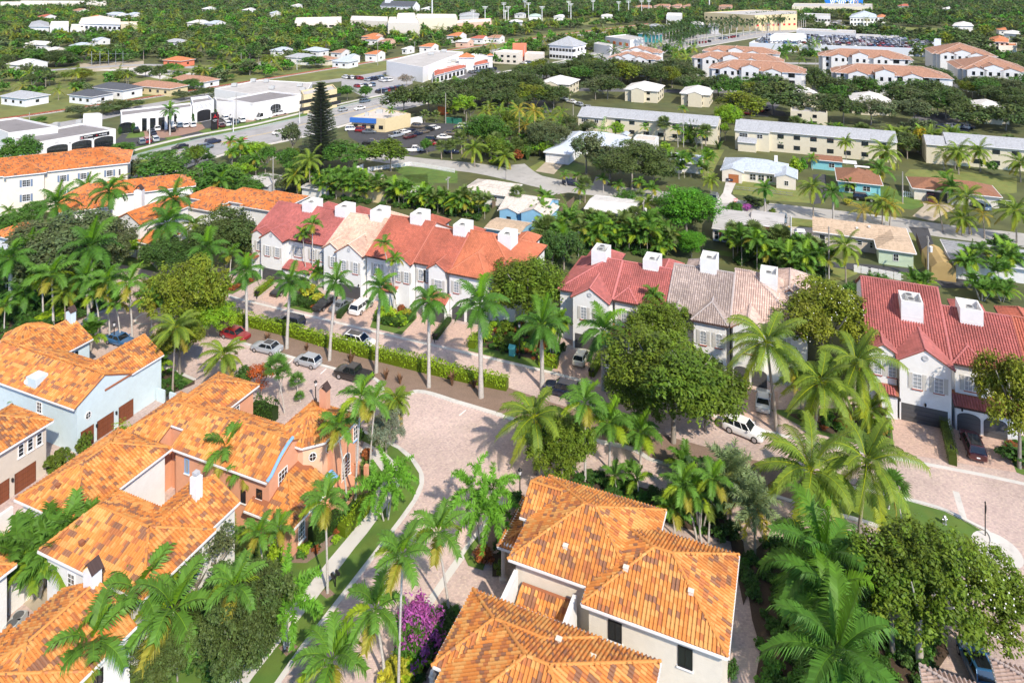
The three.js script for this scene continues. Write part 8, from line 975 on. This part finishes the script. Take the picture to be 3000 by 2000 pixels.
// ---------- trees one by one: [region, x, foot y, top y, crown width, kind, detail] ----------
for (const [r,x,y,t,w,k,l,o] of [
  ['D',1290,1290,745,470,'gumbo','nearWide'],['D',1430,1260,980,330,'lime','near'],['D',1130,1180,820,300,'gumbo','near'],['D',470,900,440,620,'oakGrey','nearWide'],['D',700,900,500,330,'oakGrey','near'],['D',240,860,480,330,'oakGrey','near'],['D',1560,790,375,380,'oak','near'],['D',1190,880,560,330,'deep','near'],['D',100,640,400,300,'mid','near'],['D',940,720,570,170,'lime','mid'],['D',1040,760,640,160,'deep','mid'],['D',640,420,240,190,'deep','mid'],['D',250,470,330,200,'mid','mid'],['D',1690,760,560,160,'deep','mid'],
  ['E',1985,1080,565,470,'olive','dense'],['H',800,1080,555,430,'olive','near'],['H',900,1560,800,760,'olive','near',{ flat: 2 }],['H',1130,1480,1000,440,'olive','near'],['H',650,1500,1000,400,'olive','near'],['I',260,880,190,540,'gumbo','near'],['I',1660,1500,640,480,'gumbo','near',{ flat: 2.8,thin: 0.6 }],['O',1640,1430,430,800,'olive','near',{ flat: 1.6,bark: M.paleBark }],['O',2000,1300,640,560,'olive','near'],['O',1450,1350,640,400,'olive','near'],['Q',1560,1000,470,520,'olive','near'],['Q',1330,960,500,260,'deep','near'],['Q',90,790,440,300,'silvery','near'],['M',300,1400,560,620,'oak','near',{ flat: 3,thin: 0.5 }],['M',70,1350,650,560,'oak','near',{ flat: 3,thin: 0.5 }],['M',380,1150,480,380,'oak','near',{ flat: 3,thin: 0.4 }],['K',1480,1560,1000,560,'oak','near',{ flat: 3,thin: 0.5 }],['K',1880,1150,700,500,'deep','near',{ flat: 3,thin: 0.4 }],['M',160,1700,800,620,'oak','near',{ flat: 3,thin: 0.5 }],['K',1640,1000,380,330,'oakGrey','wispy'],['K',1800,800,300,300,'oakGrey','wispy'],['L',690,320,40,200,'redTip','wispy'],['J',1330,560,130,330,'gumbo','near'],['I',480,380,170,160,'mid','mid'],['I',660,240,130,160,'mid','mid'],['E',2240,680,410,240,'deep','mid'],['F',340,1420,1080,260,'deep','mid'],
  ['F',1460,1130,675,450,'bright','dense'],['F',1500,1290,1060,250,'bright','dense'],['B',1005,1040,762,285,'mid','dense'],['B',1140,960,740,160,'olive','dense'],['B',860,850,640,145,'lime','mid'],['F',1000,720,330,520,'oak','near'],['F',1180,700,480,300,'oak','mid'],['F',820,640,350,300,'oakGrey','mid'],['F',620,600,250,290,'oakGrey','mid'],['F',300,430,150,310,'oakGrey','near'],['C',310,905,700,190,'lime','dense'],['C',370,850,630,320,'gumbo','mid'],['C',620,790,570,340,'oak','midWide'],['C',850,820,620,280,'oakGrey','mid'],['C',1110,850,640,240,'oak','mid'],['C',1300,860,680,260,'oakGrey','mid'],['C',1600,860,690,260,'oakGrey','mid'],['C',1960,880,720,300,'oak','midWide'],['C',2230,900,730,300,'oak','midWide'],['C',1640,1000,800,200,'oakGrey','mid'],['C',1640,1060,880,80,'yellowTree','wispy'],['C',1550,1080,920,200,'scrub','mid'],
  ['D',1120,240,15,340,'mid','mid'],['D',1400,330,60,360,'mid','mid'],['D',1640,300,130,300,'mid','mid'],['D',900,200,20,240,'oakGrey','mid'],['D',880,300,160,150,'deep','mid'],['A',110,1170,930,250,'mid','mid'],['A',330,1170,1060,200,'mid','mid'],['B',340,1180,970,310,'olive','mid'],['B',50,1170,960,260,'mid','mid'],['B',590,1060,955,90,'mid','mid'],['B',450,600,500,90,'bare','wispy'],['T',1600,1330,1110,440,'lime','mid'],['T',2150,1350,860,330,'oakGrey','mid'],['T',2250,1460,1180,300,'olive','mid'],['T',1000,1390,1280,240,'mid','mid'],['S',1650,760,560,340,'mid','mid'],['S',2150,850,660,400,'mid','mid'],['S',1900,1100,800,330,'oakGrey','mid'],['E',160,130,30,150,'mid','mid'],['E',60,200,60,160,'mid','mid'],['E',300,150,20,170,'oakGrey','mid'],
  ['S',1100,200,20,330,'oakGrey','mid'],['S',1560,130,-20,520,'oak','midWide'],['S',520,310,190,190,'mid','mid'],['T',650,520,390,260,'oakGrey','mid'],['T',930,500,360,290,'oak','mid'],['T',1270,520,370,400,'oak','midWide'],['T',500,380,240,230,'mid','mid'],['T',800,380,235,330,'mid','mid'],['T',1250,260,170,180,'mid','mid'],['A',560,560,460,170,'gumbo','dense'],['A',380,460,330,210,'oak','dense'],['A',220,440,330,150,'mid','mid'],['A',550,410,300,190,'bright','dense'],['A',40,460,370,130,'oak','mid'],['A',340,590,490,100,'oakGrey','mid'],['A',220,590,500,110,'oakGrey','mid'],['A',440,560,490,80,'sabal2','mid'],['A',1200,500,430,130,'bright','mid'],['A',1000,530,450,140,'oak','mid'],['A',1890,470,370,150,'gumbo','mid'],['A',2140,470,390,190,'mid','mid'],['B',600,790,580,330,'oak','midWide'],['B',430,790,600,260,'oak','midWide'],['B',720,790,600,260,'oakGrey','mid'],['B',40,690,590,130,'mid','mid'],['B',165,680,590,100,'mid','mid'],['B',780,600,520,40,'lime','mid'],
]) PT(r,x,y,t,w,k === 'sabal2' ? 'olive' : k,l,o);
{ // the Norfolk pine by the highway
  const p = at('A',2210,1150),t = thing('pine_tree','tall dark tiered Norfolk pine standing beside the highway','tree',p),r = RNG(3),g = new Geo(),h = 24;
  for (let i = 0; i < 26; i++) { const y = h * (0.08 + 0.9 * i / 26),R = 5.2 * Math.pow(1 - i / 27,0.75) + 0.3; for (let k = 0; k < 11; k++) { const a = k / 11 * 6.283 + i * 0.5 + r() * 0.3,d = V(Math.cos(a),0,Math.sin(a)); for (let j = 1; j <= 9; j++) { const q = d.clone().multiplyScalar(R * j / 9).setY(y + 0.12 * j * (1 - i / 40) - 0.1),s = 0.62 + 0.4 * r(),e = V(-d.z,0.2 * (r() - 0.5),d.x),c = 0.7 + 0.6 * r(); g.quad(q.clone().addScaledVector(e,-s),q.clone().addScaledVector(d,-0.4),q.clone().addScaledVector(e,s),q.clone().addScaledVector(d,0.4).add(V(0,0.15,0)),[c,c,c]); } } }
  part('trunk',new Geo().tube([V(0,0,0),V(0,h,0)],[0.4,0.05],7),M.brownBark,t); part('foliage',g,LEAF.pine,t); landmark(p,'the Norfolk pine'); }
{ // white blossom on the near trees is small enough to be part of their crowns
  const r = RNG(8); for (const o of scene.children.filter((o) => o.name.startsWith('broadleaf_tree') && (o.position.distanceTo(at('O',1640,1430)) < 0.5 || o.position.distanceTo(at('I',260,880)) < 0.5 || o.position.distanceTo(at('O',2000,1300)) < 0.5))) { const c = o.children[0],g = new Geo(); for (let i = 0; i < 90; i++) { const d = V(r() * 2 - 1,r() * 1.4 - 0.2,r() * 2 - 1).normalize(),p = V(d.x * c.scale.x,d.y * c.scale.y * 0.78,d.z * c.scale.z).multiplyScalar(0.93 + 0.1 * r()),s = 0.055; g.quad(p.clone().add(V(-s,0,0)),p.clone().add(V(0,-s,s)),p.clone().add(V(s,0,0)),p.clone().add(V(0,s,-s))); } const b = part('blossoms',g,M.paint,o,c.position.clone()); b.userData.kind = 'stuff'; } }
// ---------- hedges, shrubs and bedding ----------
hedge(pts('E',[[-130,995],[0,1050],[300,1120],[620,1210],[940,1295]]),1.4,1.6,'hedge','long bright green leafy hedge between street and parking bays, its far half',{ group: null }); hedge(pts('E',[[945,1296],[1300,1385],[1600,1455],[1850,1505]]),1.4,1.6,'hedge','long bright green leafy hedge between street and parking bays, its near half');
hedge(pts('E',[[118,865],[225,780]]),1.0,1.2,'hedge','clipped hedge beside the first driveway of the long row',{ density: 150,size: 0.07 }); hedge(pts('E',[[685,1020],[745,945]]),1.0,0.9,'hedgeDark','low dark hedge beside the white off-roader',{ density: 150,size: 0.07 }); hedge(pts('E',[[1350,1165],[1450,1035]]),1.0,0.9,'hedgeDark','low dark hedge between the last two driveways of the long row',{ density: 150,size: 0.07 });
hedge(pts('H',[[320,1095],[400,960]]),1.1,1.2,'hedge','clipped hedge beside the white small car',{ density: 150,size: 0.07 }); hedge(pts('I',[[1190,1480],[1150,1300],[1115,1180]]),1.1,1.3,'topiary','clipped green hedge beside the dark red off-roader',{ density: 150,size: 0.07 }); hedge(pts('L',[[1305,1365],[1490,1170],[1480,1110]]),1.4,1.3,'hedge','clipped bright hedge along the front walk of the salmon villa',{ density: 130,size: 0.08 }); hedge(pts('L',[[1080,1420],[1290,1260],[1400,1140]]),1.8,1.6,'hedgeDark','taller dark hedge under the salmon villa terrace',{ density: 130,size: 0.08 }); hedge(pts('J',[[870,1060],[1050,1160],[1160,1260],[1150,1460]]),1.5,2.4,'hedge','tall loose hedge between the white and the salmon villa',{ density: 160,size: 0.1 }); hedge(pts('L',[[630,430],[720,460],[800,480]]),1.6,2,'hedgeDark','dark hedge behind the salmon villa facing the parking bays',{ density: 130 }); hedge(pts('E',[[370,900],[500,950]]),1.5,1.1,'hedgeDark','dark clipped hedge in front of the second driveway bed'); hedge(pts('E',[[940,1030],[1100,1075],[1200,1020]]),1.2,0.9,'hedgeDark','dark clipped hedge edging the yellow flowering bed'); hedge(pts('E',[[2070,1330],[2200,1350]]),1.6,1.3,'hedge','bright clipped hedge by the white cluster palm stems'); hedge(pts('E',[[1600,1225],[1640,1160]]),1.4,1.1,'hedge','bright clipped hedge left of the teal box'); hedge(pts('C',[[1120,165],[1450,172]]),2,1.8,'hedgeDark','straight dark hedge before the far white house',{ density: 12,size: 0.35 });
for (const [r,x,y,h,w,k,o] of [['J',425,1260,190,260,'topiary',{ lod: 'ball',word: 'dome shrub' }],['J',625,1140,200,150,'topiary',{ lod: 'ball',word: 'column shrub' }],['M',490,560,290,190,'hedge',{ word: 'column shrub' }],['E',470,860,80,130,'yellowBush'],['E',540,900,60,90,'yellowBush'],['E',1020,1010,90,150,'hedge'],['E',1060,1000,60,70,'yellowBush'],['E',1160,1010,60,80,'yellowBush'],['E',1130,1060,60,100,'lime'],['E',1160,930,90,100,'topiary'],['E',1830,1230,130,180,'topiary',{ lod: 'ball' }],['E',1930,1240,90,110,'topiary',{ lod: 'ball' }],['E',1830,1120,90,130,'olive'],['E',1690,1180,120,120,'hedge'],['E',2090,1230,60,110,'croton'],['H',120,910,80,60,'hedgeDark',{ lod: 'ball' }],['I',660,1230,90,130,'hedge'],['I',690,1250,50,110,'croton'],['I',1600,1440,120,200,'hedgeDark'],['N',620,640,110,110,'hedgeDark'],['N',625,790,110,90,'topiary'],['N',510,690,80,150,'croton'],['N',720,300,100,130,'hedgeDark'],['N',2220,1529,170,90,'hedgeDark'],['M',700,340,70,90,'hedge'],['M',770,390,120,110,'hedge'],['M',860,370,60,90,'croton'],['M',1060,200,60,80,'croton'],['M',1050,280,70,90,'hedge'],['M',1580,1568,200,330,'yellowBush'],['M',1900,1350,300,330,'hedgeDark'],['M',1750,1500,200,300,'hedge'],['M',2050,1010,160,190,'deep'],['L',1500,770,90,90,'croton'],['L',1420,640,150,130,'hedgeDark'],['D',380,1140,70,240,'hedge'],['D',160,1110,80,200,'hedgeDark'],['L',560,200,130,160,'hedgeDark'],['F',1400,320,60,60,'lime'],['G',1000,650,50,75,'yellowBush'],['G',665,400,110,80,'bright'],['G',600,420,130,120,'hedge'],['G',230,690,50,90,'purple'],['G',430,720,40,60,'topiary'],['G',310,660,80,200,'oak'],['F',1640,470,90,110,'lime'],['B',1260,1080,80,100,'olive'],['B',1060,1130,50,90,'hedge'],['G',2200,1060,180,260,'deep'],['F',50,480,90,110,'croton'],['B',2230,1070,90,130,'lime']]) PB(r,x,y,h,w,k,o);
{ const p = at('M',1780,1330),t = thing('flowering_bush','large purple flowering bush at the kerb beside the bottom villa','bush',p); const a = part('foliage',CROWN.near[0],LEAF.mid,t,V(0,1.7,0)),b = part('blossoms',CROWN.wispy[0],LEAF.purple,t,V(-0.1,2.0,0)); a.scale.set(1.9,2.0,2.0); b.scale.set(2.05,2.1,2.1); const c = part('blossoms',CROWN.wispy[1],LEAF.purple,t,V(0.3,2.1,-0.4)); c.scale.set(1.9,2.1,1.9); }
for (const [r,x,y,h,w,k,o] of [['E',195,1170,60,90,'ti'],['E',465,1240,60,70,'ti'],['E',770,1330,100,100,'ti'],['E',1010,1440,80,90,'ti'],['E',1110,1470,80,90,'ti'],['E',1470,1480,110,120,'ti'],['E',1620,1500,70,80,'ti'],['I',695,1160,110,110,'cordyline',{ n: 26 }],['C',550,1020,100,110,'banana',{ leafW: 0.35 }],['C',680,1040,110,120,'banana',{ leafW: 0.35 }],['C',250,1030,80,120,'banana',{ leafW: 0.35 }],['F',1500,340,200,260,'banana',{ leafW: 0.4,n: 40 }],['F',330,1320,220,300,'banana',{ leafW: 0.35,n: 50 }],['E',2180,640,180,240,'banana',{ leafW: 0.35,n: 50 }],['F',1460,330,130,170,'banana',{ leafW: 0.4,n: 26 }],['N',1920,1640,220,130,'banana',{ leafW: 0.2,n: 20 }],['F',130,480,120,170,'banana',{ leafW: 0.3,n: 26 }],['G',380,220,120,130,'banana',{ leafW: 0.35 }]]) tuft(r,x,y,h,w,k,o);
// low planting that fills the beds
{ const r = RNG(606),inP = (p,poly) => { let c = false; for (let i = 0,j = poly.length - 1; i < poly.length; j = i++) { const a = poly[i],b = poly[j]; if ((a.z > p.z) !== (b.z > p.z) && p.x < (b.x - a.x) * (p.z - a.z) / (b.z - a.z) + a.x) c = !c; } return c; },list = [];
  const fill = (reg,l,step,size,kinds) => { const poly = pts(reg,l),xs = poly.map((p) => p.x),zs = poly.map((p) => p.z); for (let x = Math.min(...xs); x < Math.max(...xs); x += step) for (let z = Math.min(...zs); z < Math.max(...zs); z += step) { const p = V(x + (r() - 0.5) * step,0,z + (r() - 0.5) * step); if (inP(p,poly) && !footprints.some((f) => inP(p,f.poly))) list.push([p,size * (0.6 + 0.8 * r()),LEAF[pick(kinds,r)].color]); } };
  const G3 = ['hedge','hedgeDark','mid','deep','hedgeDark','croton','deep'],G4 = ['deep','hedgeDark','mid','hedgeDark'];
  fill('O',[[480,1100],[420,700],[560,560],[900,520],[1250,570],[1650,900],[1780,1200],[1680,1560],[480,1640],[540,1300]],1.15,0.75,G4); fill('O',[[-900,50],[-300,180],[250,330],[420,560],[460,900],[420,1000],[330,560],[-200,400],[-850,150]],1.1,0.7,G4); fill('P',[[-250,745],[320,765],[335,890],[245,932],[60,985],[-250,1040]],1.5,0.9,G4);
  for (const [a,b] of lawnBits) { const q = pts(a,b),c = q.reduce((m,n) => m.add(n),V(0,0,0)).divideScalar(q.length); const poly = q.map((p) => p.clone().lerp(c,0.3)); const xs = poly.map((p) => p.x),zs = poly.map((p) => p.z); for (let x = Math.min(...xs); x < Math.max(...xs); x += 0.9) for (let z = Math.min(...zs); z < Math.max(...zs); z += 0.9) { const p = V(x + (r() - 0.5),0,z + (r() - 0.5)); if (inP(p,poly)) list.push([p,0.55 * (0.6 + 0.8 * r()),LEAF[pick(G3,r)].color]); } }
  fill('K',[[1150,1568],[1180,1150],[1500,800],[1900,560],[2150,500],[2281,620],[2281,1000],[1900,1568]],1.1,0.8,G4); fill('L',[[620,1568],[900,1400],[1080,1300],[1200,1400],[1000,1568]],0.9,0.5,G3); fill('N',[[-40,1060],[60,1020],[335,1035],[230,1250],[80,1529],[-120,1640]],0.8,0.6,G4); fill('J',[[1080,300],[1200,480],[1420,600],[1250,700],[1090,760],[1100,500]],1,0.6,G4); fill('Q',[[1240,500],[1900,480],[2281,600],[2281,780],[1850,640]],1.4,0.7,G4); fill('E',[[540,200],[1000,240],[1300,290],[1720,350],[1700,250],[1000,170],[540,100]],1.8,1.0,G4); fill('F',[[250,1150],[700,1050],[1300,1100],[1340,1290],[430,1290]],1.8,1.0,G4); fill('G',[[100,960],[600,1020],[850,1180],[830,1290],[120,1090]],1.8,1.0,G4);
  const m = shade(new THREE.InstancedMesh(CROWN.bush[0],leafMat(1,1,1),list.length)),M4 = new THREE.Matrix4(),Q = new THREE.Quaternion(); m.name = 'ground_cover'; m.userData = { kind: 'stuff',label: 'low mixed planting filling the beds and the ground under the palms' }; list.forEach(([p,s,c],i) => { Q.setFromAxisAngle(V(0,1,0),r() * 6.28); m.setMatrixAt(i,M4.compose(p.setY(s * 0.35),Q,V(s,s * 0.85,s))); m.setColorAt(i,c); }); scene.add(m); }
// ---------- scattered trees between and beyond the houses ----------
{ const r = RNG(4242),inPoly = (p,poly) => { let c = false; for (let i = 0,j = poly.length - 1; i < poly.length; j = i++) { const a = poly[i],b = poly[j]; if ((a.z > p.z) !== (b.z > p.z) && p.x < (b.x - a.x) * (p.z - a.z) / (b.z - a.z) + a.x) c = !c; } return c; };
  const segD = (p,a,b) => { const t = Math.max(0,Math.min(1,((p.x - a.x) * (b.x - a.x) + (p.z - a.z) * (b.z - a.z)) / ((b.x - a.x) ** 2 + (b.z - a.z) ** 2 || 1))); return Math.hypot(p.x - a.x - t * (b.x - a.x),p.z - a.z - t * (b.z - a.z)); };
  const bad = (p,R,h,see) => {
    for (const [l,w] of roadLines) for (let i = 0; i < l.length - 1; i++) if (segD(p,l[i],l[i + 1]) < w + Math.min(R * 0.6,2.5)) return true;
    for (const c of clear) if (inPoly(p,c)) return true;
    const X = p.x / -p.z * FOCAL + 1500,yT = HORIZON + FOCAL * (CAM_H - h) / -p.z,rp = R / -p.z * FOCAL;
    for (const f of footprints) { const { sc } = f; if (Math.abs(f.poly[0].x - p.x) < 80 && Math.abs(f.poly[0].z - p.z) < 80 && (inPoly(p,f.poly) || f.poly.some((a,i) => segD(p,a,f.poly[(i + 1) % f.poly.length]) < R * 0.55))) return true; if (see && p.z > sc.z && X + rp * 0.8 > sc.x0 && X - rp * 0.8 < sc.x1 && yT < sc.y1 - (sc.y1 - sc.y0) * see && HORIZON + FOCAL * CAM_H / -p.z > sc.y0) return true; }
    return false;
  };
  const cand = [];
  const zone = (list,step,kinds,rr,hh,see,o = {}) => { const poly = pts('P',list),xs = poly.map((p) => p.x),zs = poly.map((p) => p.z); for (let x = Math.min(...xs); x < Math.max(...xs); x += step) for (let z = Math.min(...zs); z < Math.max(...zs); z += step) { const p = V(x + (r() - 0.5) * step * 1.1,0,z + (r() - 0.5) * step * 1.1),k = pick(kinds,r),R = rr[0] + (rr[1] - rr[0]) * r(),h = hh[0] + (hh[1] - hh[0]) * r(); if (r() < (o.skip ?? 0) || !inPoly(p,poly) || bad(p,R,h,see)) continue; const X = p.x / -p.z * FOCAL + 1500; if (X < -160 || X > 3160) continue; cand.push({ p,k,R,h,s: h / -p.z * (k in PALM ? 0.8 : 1) }); } };
  const oaks = ['oak','oak','oak','oakGrey','oak','oak','gumbo','oakGrey','mid'],mixed = ['mid','oak','mid','olive','deep','oakGrey','mid','scrub','coconut','sabal','christmas','lime','gumbo'],farMix = ['mid','oak','deep','oak','mid','oakGrey','mid','olive','scrub','bright','coconut','sabal','gumbo','deep'];
  zone([[1130,262],[1330,258],[1480,215],[1620,215],[1800,205],[1990,225],[2080,250],[2420,245],[2820,250],[3060,262],[3060,380],[2700,350],[2640,345],[2140,300],[1700,305],[1600,335],[1420,335],[1300,310]],8.5,oaks,[5,8.5],[7.5,11.5],0.86);
  zone([[1480,340],[1700,375],[2150,410],[2640,450],[3060,470],[3060,560],[2900,520],[2400,450],[2100,440],[1900,430],[1700,470],[1500,470]],5.6,['mid','scrub','christmas','sabal','coconut','oakGrey','lime'],[1.8,3.2],[3.5,6.5],0.7,{ skip: 0.1 });
  zone([[1330,330],[1560,350],[1640,420],[1580,480],[1420,480],[1310,440]],7,['mid','oakGrey','oak','olive','coconut','christmas','scrub'],[2.4,4.4],[4,7.5],0.5,{ skip: 0.1 });
  zone([[-60,430],[100,440],[380,470],[700,470],[900,500],[960,560],[840,570],[560,540],[420,500],[150,490],[-60,470]],7,['mid','mid','olive','oakGrey','christmas','lime'],[2.8,4.6],[5,8.5],0.4,{ skip: 0.08 });
  zone([[1500,560],[1700,560],[2080,620],[2300,660],[2100,660],[1900,690],[1720,700],[1500,640]],6,['areca','christmas','sabal','mid','mid','scrub','deep'],[1.4,2.6],[2.5,5],0.4,{ skip: 0.2 });
  zone([[2850,760],[3060,780],[3060,900],[2900,860]],5,['areca','christmas','mid','deep'],[1.8,3],[3.5,6],0.3);
  zone([[2050,190],[2420,205],[2440,175],[2420,150],[2290,160],[2280,180]],9,['christmas','royal','mid','oak','coconut'],[3,4.5],[6,9],0.5); zone([[2660,150],[2760,160],[2760,210],[2680,205]],8,['royal','mid','christmas','oak'],[3,4.5],[6,9],0.5); zone([[1700,150],[1960,145],[2060,165],[2060,230],[1960,215],[1800,205],[1700,215]],10,['royal','christmas','mid','coconut','royal'],[2.5,4],[6,9.5],0.55);
  // palms along the highway's far end
  { const l = pts('P',[[1930,150],[2040,118],[2255,85],[2330,75]]); for (let i = 0; i < 3; i++) for (let d = 0; d < 1; d += 0.09) for (const q of [-16,12]) { const p = l[i].clone().lerp(l[i + 1],d).add(V(q * 0.4,0,q)); cand.push({ p,k: 'royal',R: 3,h: 11 + 2 * r(),s: 12 / -p.z }); } }
  // the leafy suburb up to the top of the picture
  zone([[-60,330],[-60,250],[260,255],[520,262],[560,240],[640,232],[960,195],[1260,150],[1640,90],[1900,66],[1900,40],[-60,40]],9.5,farMix,[3.2,5.6],[5,9.5],0.8,{ skip: 0.05 });
  zone([[-60,330],[-60,250],[260,240],[560,215],[960,190],[960,235],[600,290],[200,320]],12,['mid','oak','mid','bright','sabal','oakGrey','scrub'],[2.6,5],[4,8],0.6,{ skip: 0.35 });
  zone([[1260,180],[1640,112],[1960,80],[2060,70],[2040,118],[1760,155],[1560,195],[1330,225]],11,farMix,[3,5.5],[5,9],0.75,{ skip: 0.1 });
  zone([[2330,95],[2460,100],[2780,115],[3060,120],[3060,255],[2820,245],[2800,140],[2640,140],[2500,128],[2380,110]],10,oaks.concat(['deep','mid']),[4,7],[7,11],0.5);
  zone([[-100,44],[3100,60],[3100,2],[3100,-18],[-100,-18]],12.5,['deep','oak','mid','oak','deep','mid','oakGrey','sabal'],[4.5,7.5],[7,11],0.7);
  zone([[1900,72],[2330,82],[2600,80],[3100,130],[3100,40],[1900,40]],11,farMix.concat(['oak','deep']),[4,6.5],[6,10],0.7);
  cand.sort((a,b) => b.s - a.s);
  let nt = scene.children.filter((o) => o.name.startsWith('broadleaf_tree')).length,np = scene.children.filter((o) => o.name.startsWith('palm_tree')).length; const rest = [];
  for (const c of cand) {
    if (c.k in PALM) { if (np < 298) { np++; const s = FOCAL / -c.p.z; palm(c.p,c.h * 0.85,c.k,{ near: false,leaf: c.k === 'royal' ? 'dark' : undefined,s: Math.max(0.8,Math.min(1.3,c.h / 7)) }); } else rest.push(c); }
    else if (nt < 298) { nt++; tree(c.p,c.h,c.R,c.k,FOCAL / -c.p.z > 5.5 ? 'mid' : 'far',{ far: 1 }); } else rest.push(c);
  }
  const white = leafMat(1,1,1,0.25),C = new THREE.Color(),M4 = new THREE.Matrix4(),Q = new THREE.Quaternion(),sets = [[],[],[],[],[]];
  rest.forEach((c) => sets[c.k in PALM ? 4 : Math.floor(r() * 4)].push(c));
  sets.forEach((l,i) => { if (!l.length) return; const m = shade(new THREE.InstancedMesh(i === 4 ? farHead('coconut') : CROWN.far[i],white,l.length)); m.name = numbered(i === 4 ? 'distant_palms' : 'woodland'); m.userData = { kind: 'stuff',label: i === 4 ? 'distant palm crowns scattered through the leafy suburb' : 'mass of far tree crowns filling the suburb to the top edge' };
    l.forEach((c,j) => { const b = c.k in PALM ? LEAF[PALM[c.k].leaf].color : LEAF[c.k].color,v = 0.8 + 0.45 * r(); Q.setFromAxisAngle(V(0,1,0),r() * 6.28); m.setMatrixAt(j,i === 4 ? M4.compose(c.p.clone().setY(c.h * 0.85),Q,V(1,1,1)) : M4.compose(c.p.clone().setY(c.h * 0.52),Q,V(c.R,c.h * 0.6,c.R))); m.setColorAt(j,C.setRGB(b.r * v,b.g * v,b.b * v)); }); scene.add(m); });
  console.log('scattered',cand.length,'rest',rest.length);
}
// ---------- labels composed from where things stand ----------
{
  const ord = ['first','second','third','fourth','fifth','sixth','seventh','eighth','ninth','tenth','eleventh','twelfth'],by = new Map();
  for (const a of autos) {
    const p = a.at ?? a.o.position; a.p = p; let best = null,bd = Infinity;
    for (const l of landmarks) { const d = Math.hypot(l.pos.x - p.x,l.pos.z - p.z); if (d < bd) { bd = d; best = l; } }
    const dx = p.x - best.pos.x,dz = p.z - best.pos.z,rel = Math.abs(dx) > Math.abs(dz) ? 'beside' : dz < 0 ? 'behind' : 'in front of';
    a.key = `${a.kind} ${rel} ${best.text}`; if (!by.has(a.key)) by.set(a.key,[]); by.get(a.key).push(a);
  }
  for (const [key,list] of by) {
    list.sort((a,b) => a.p.x / -a.p.z - b.p.x / -b.p.z);
    list.forEach((a,i) => { a.o.userData.label = list.length === 1 ? key : `${key}, ${i < 12 ? ord[i] : (i + 1) + 'th'} of ${list.length} from the left`; if (a.o.userData.label.split(' ').length > 16) a.o.userData.label = `${key}, ${i < 12 ? ord[i] : (i + 1) + 'th'} from left`; if (list.length > 2) a.o.userData.group = key.replace(/^(\w)/,'$1') + ' group'; });
  }
  // things that would share a label are told apart by their neighbours
  const same = new Map(); for (const o of scene.children) { const l = o.userData?.label; if (l && o.userData.category && o.userData.group !== 'cars parked on the car deck') { if (!same.has(l)) same.set(l,[]); same.get(l).push(o); } }
  for (const [l,list] of same) if (list.length > 1) { list.sort((a,b) => a.position.x / -a.position.z - b.position.x / -b.position.z); list.forEach((o,i) => { o.userData.label = `${l}, ${ord[i] ?? (i + 1) + 'th'} of ${list.length} from the left`; }); }
  let words = 0; for (const a of autos) words = Math.max(words,a.o.userData.label.split(' ').length);
  console.log('auto labels',autos.length,'longest',words,'words; objects',scene.children.length);
}
renderer.render(scene,camera);
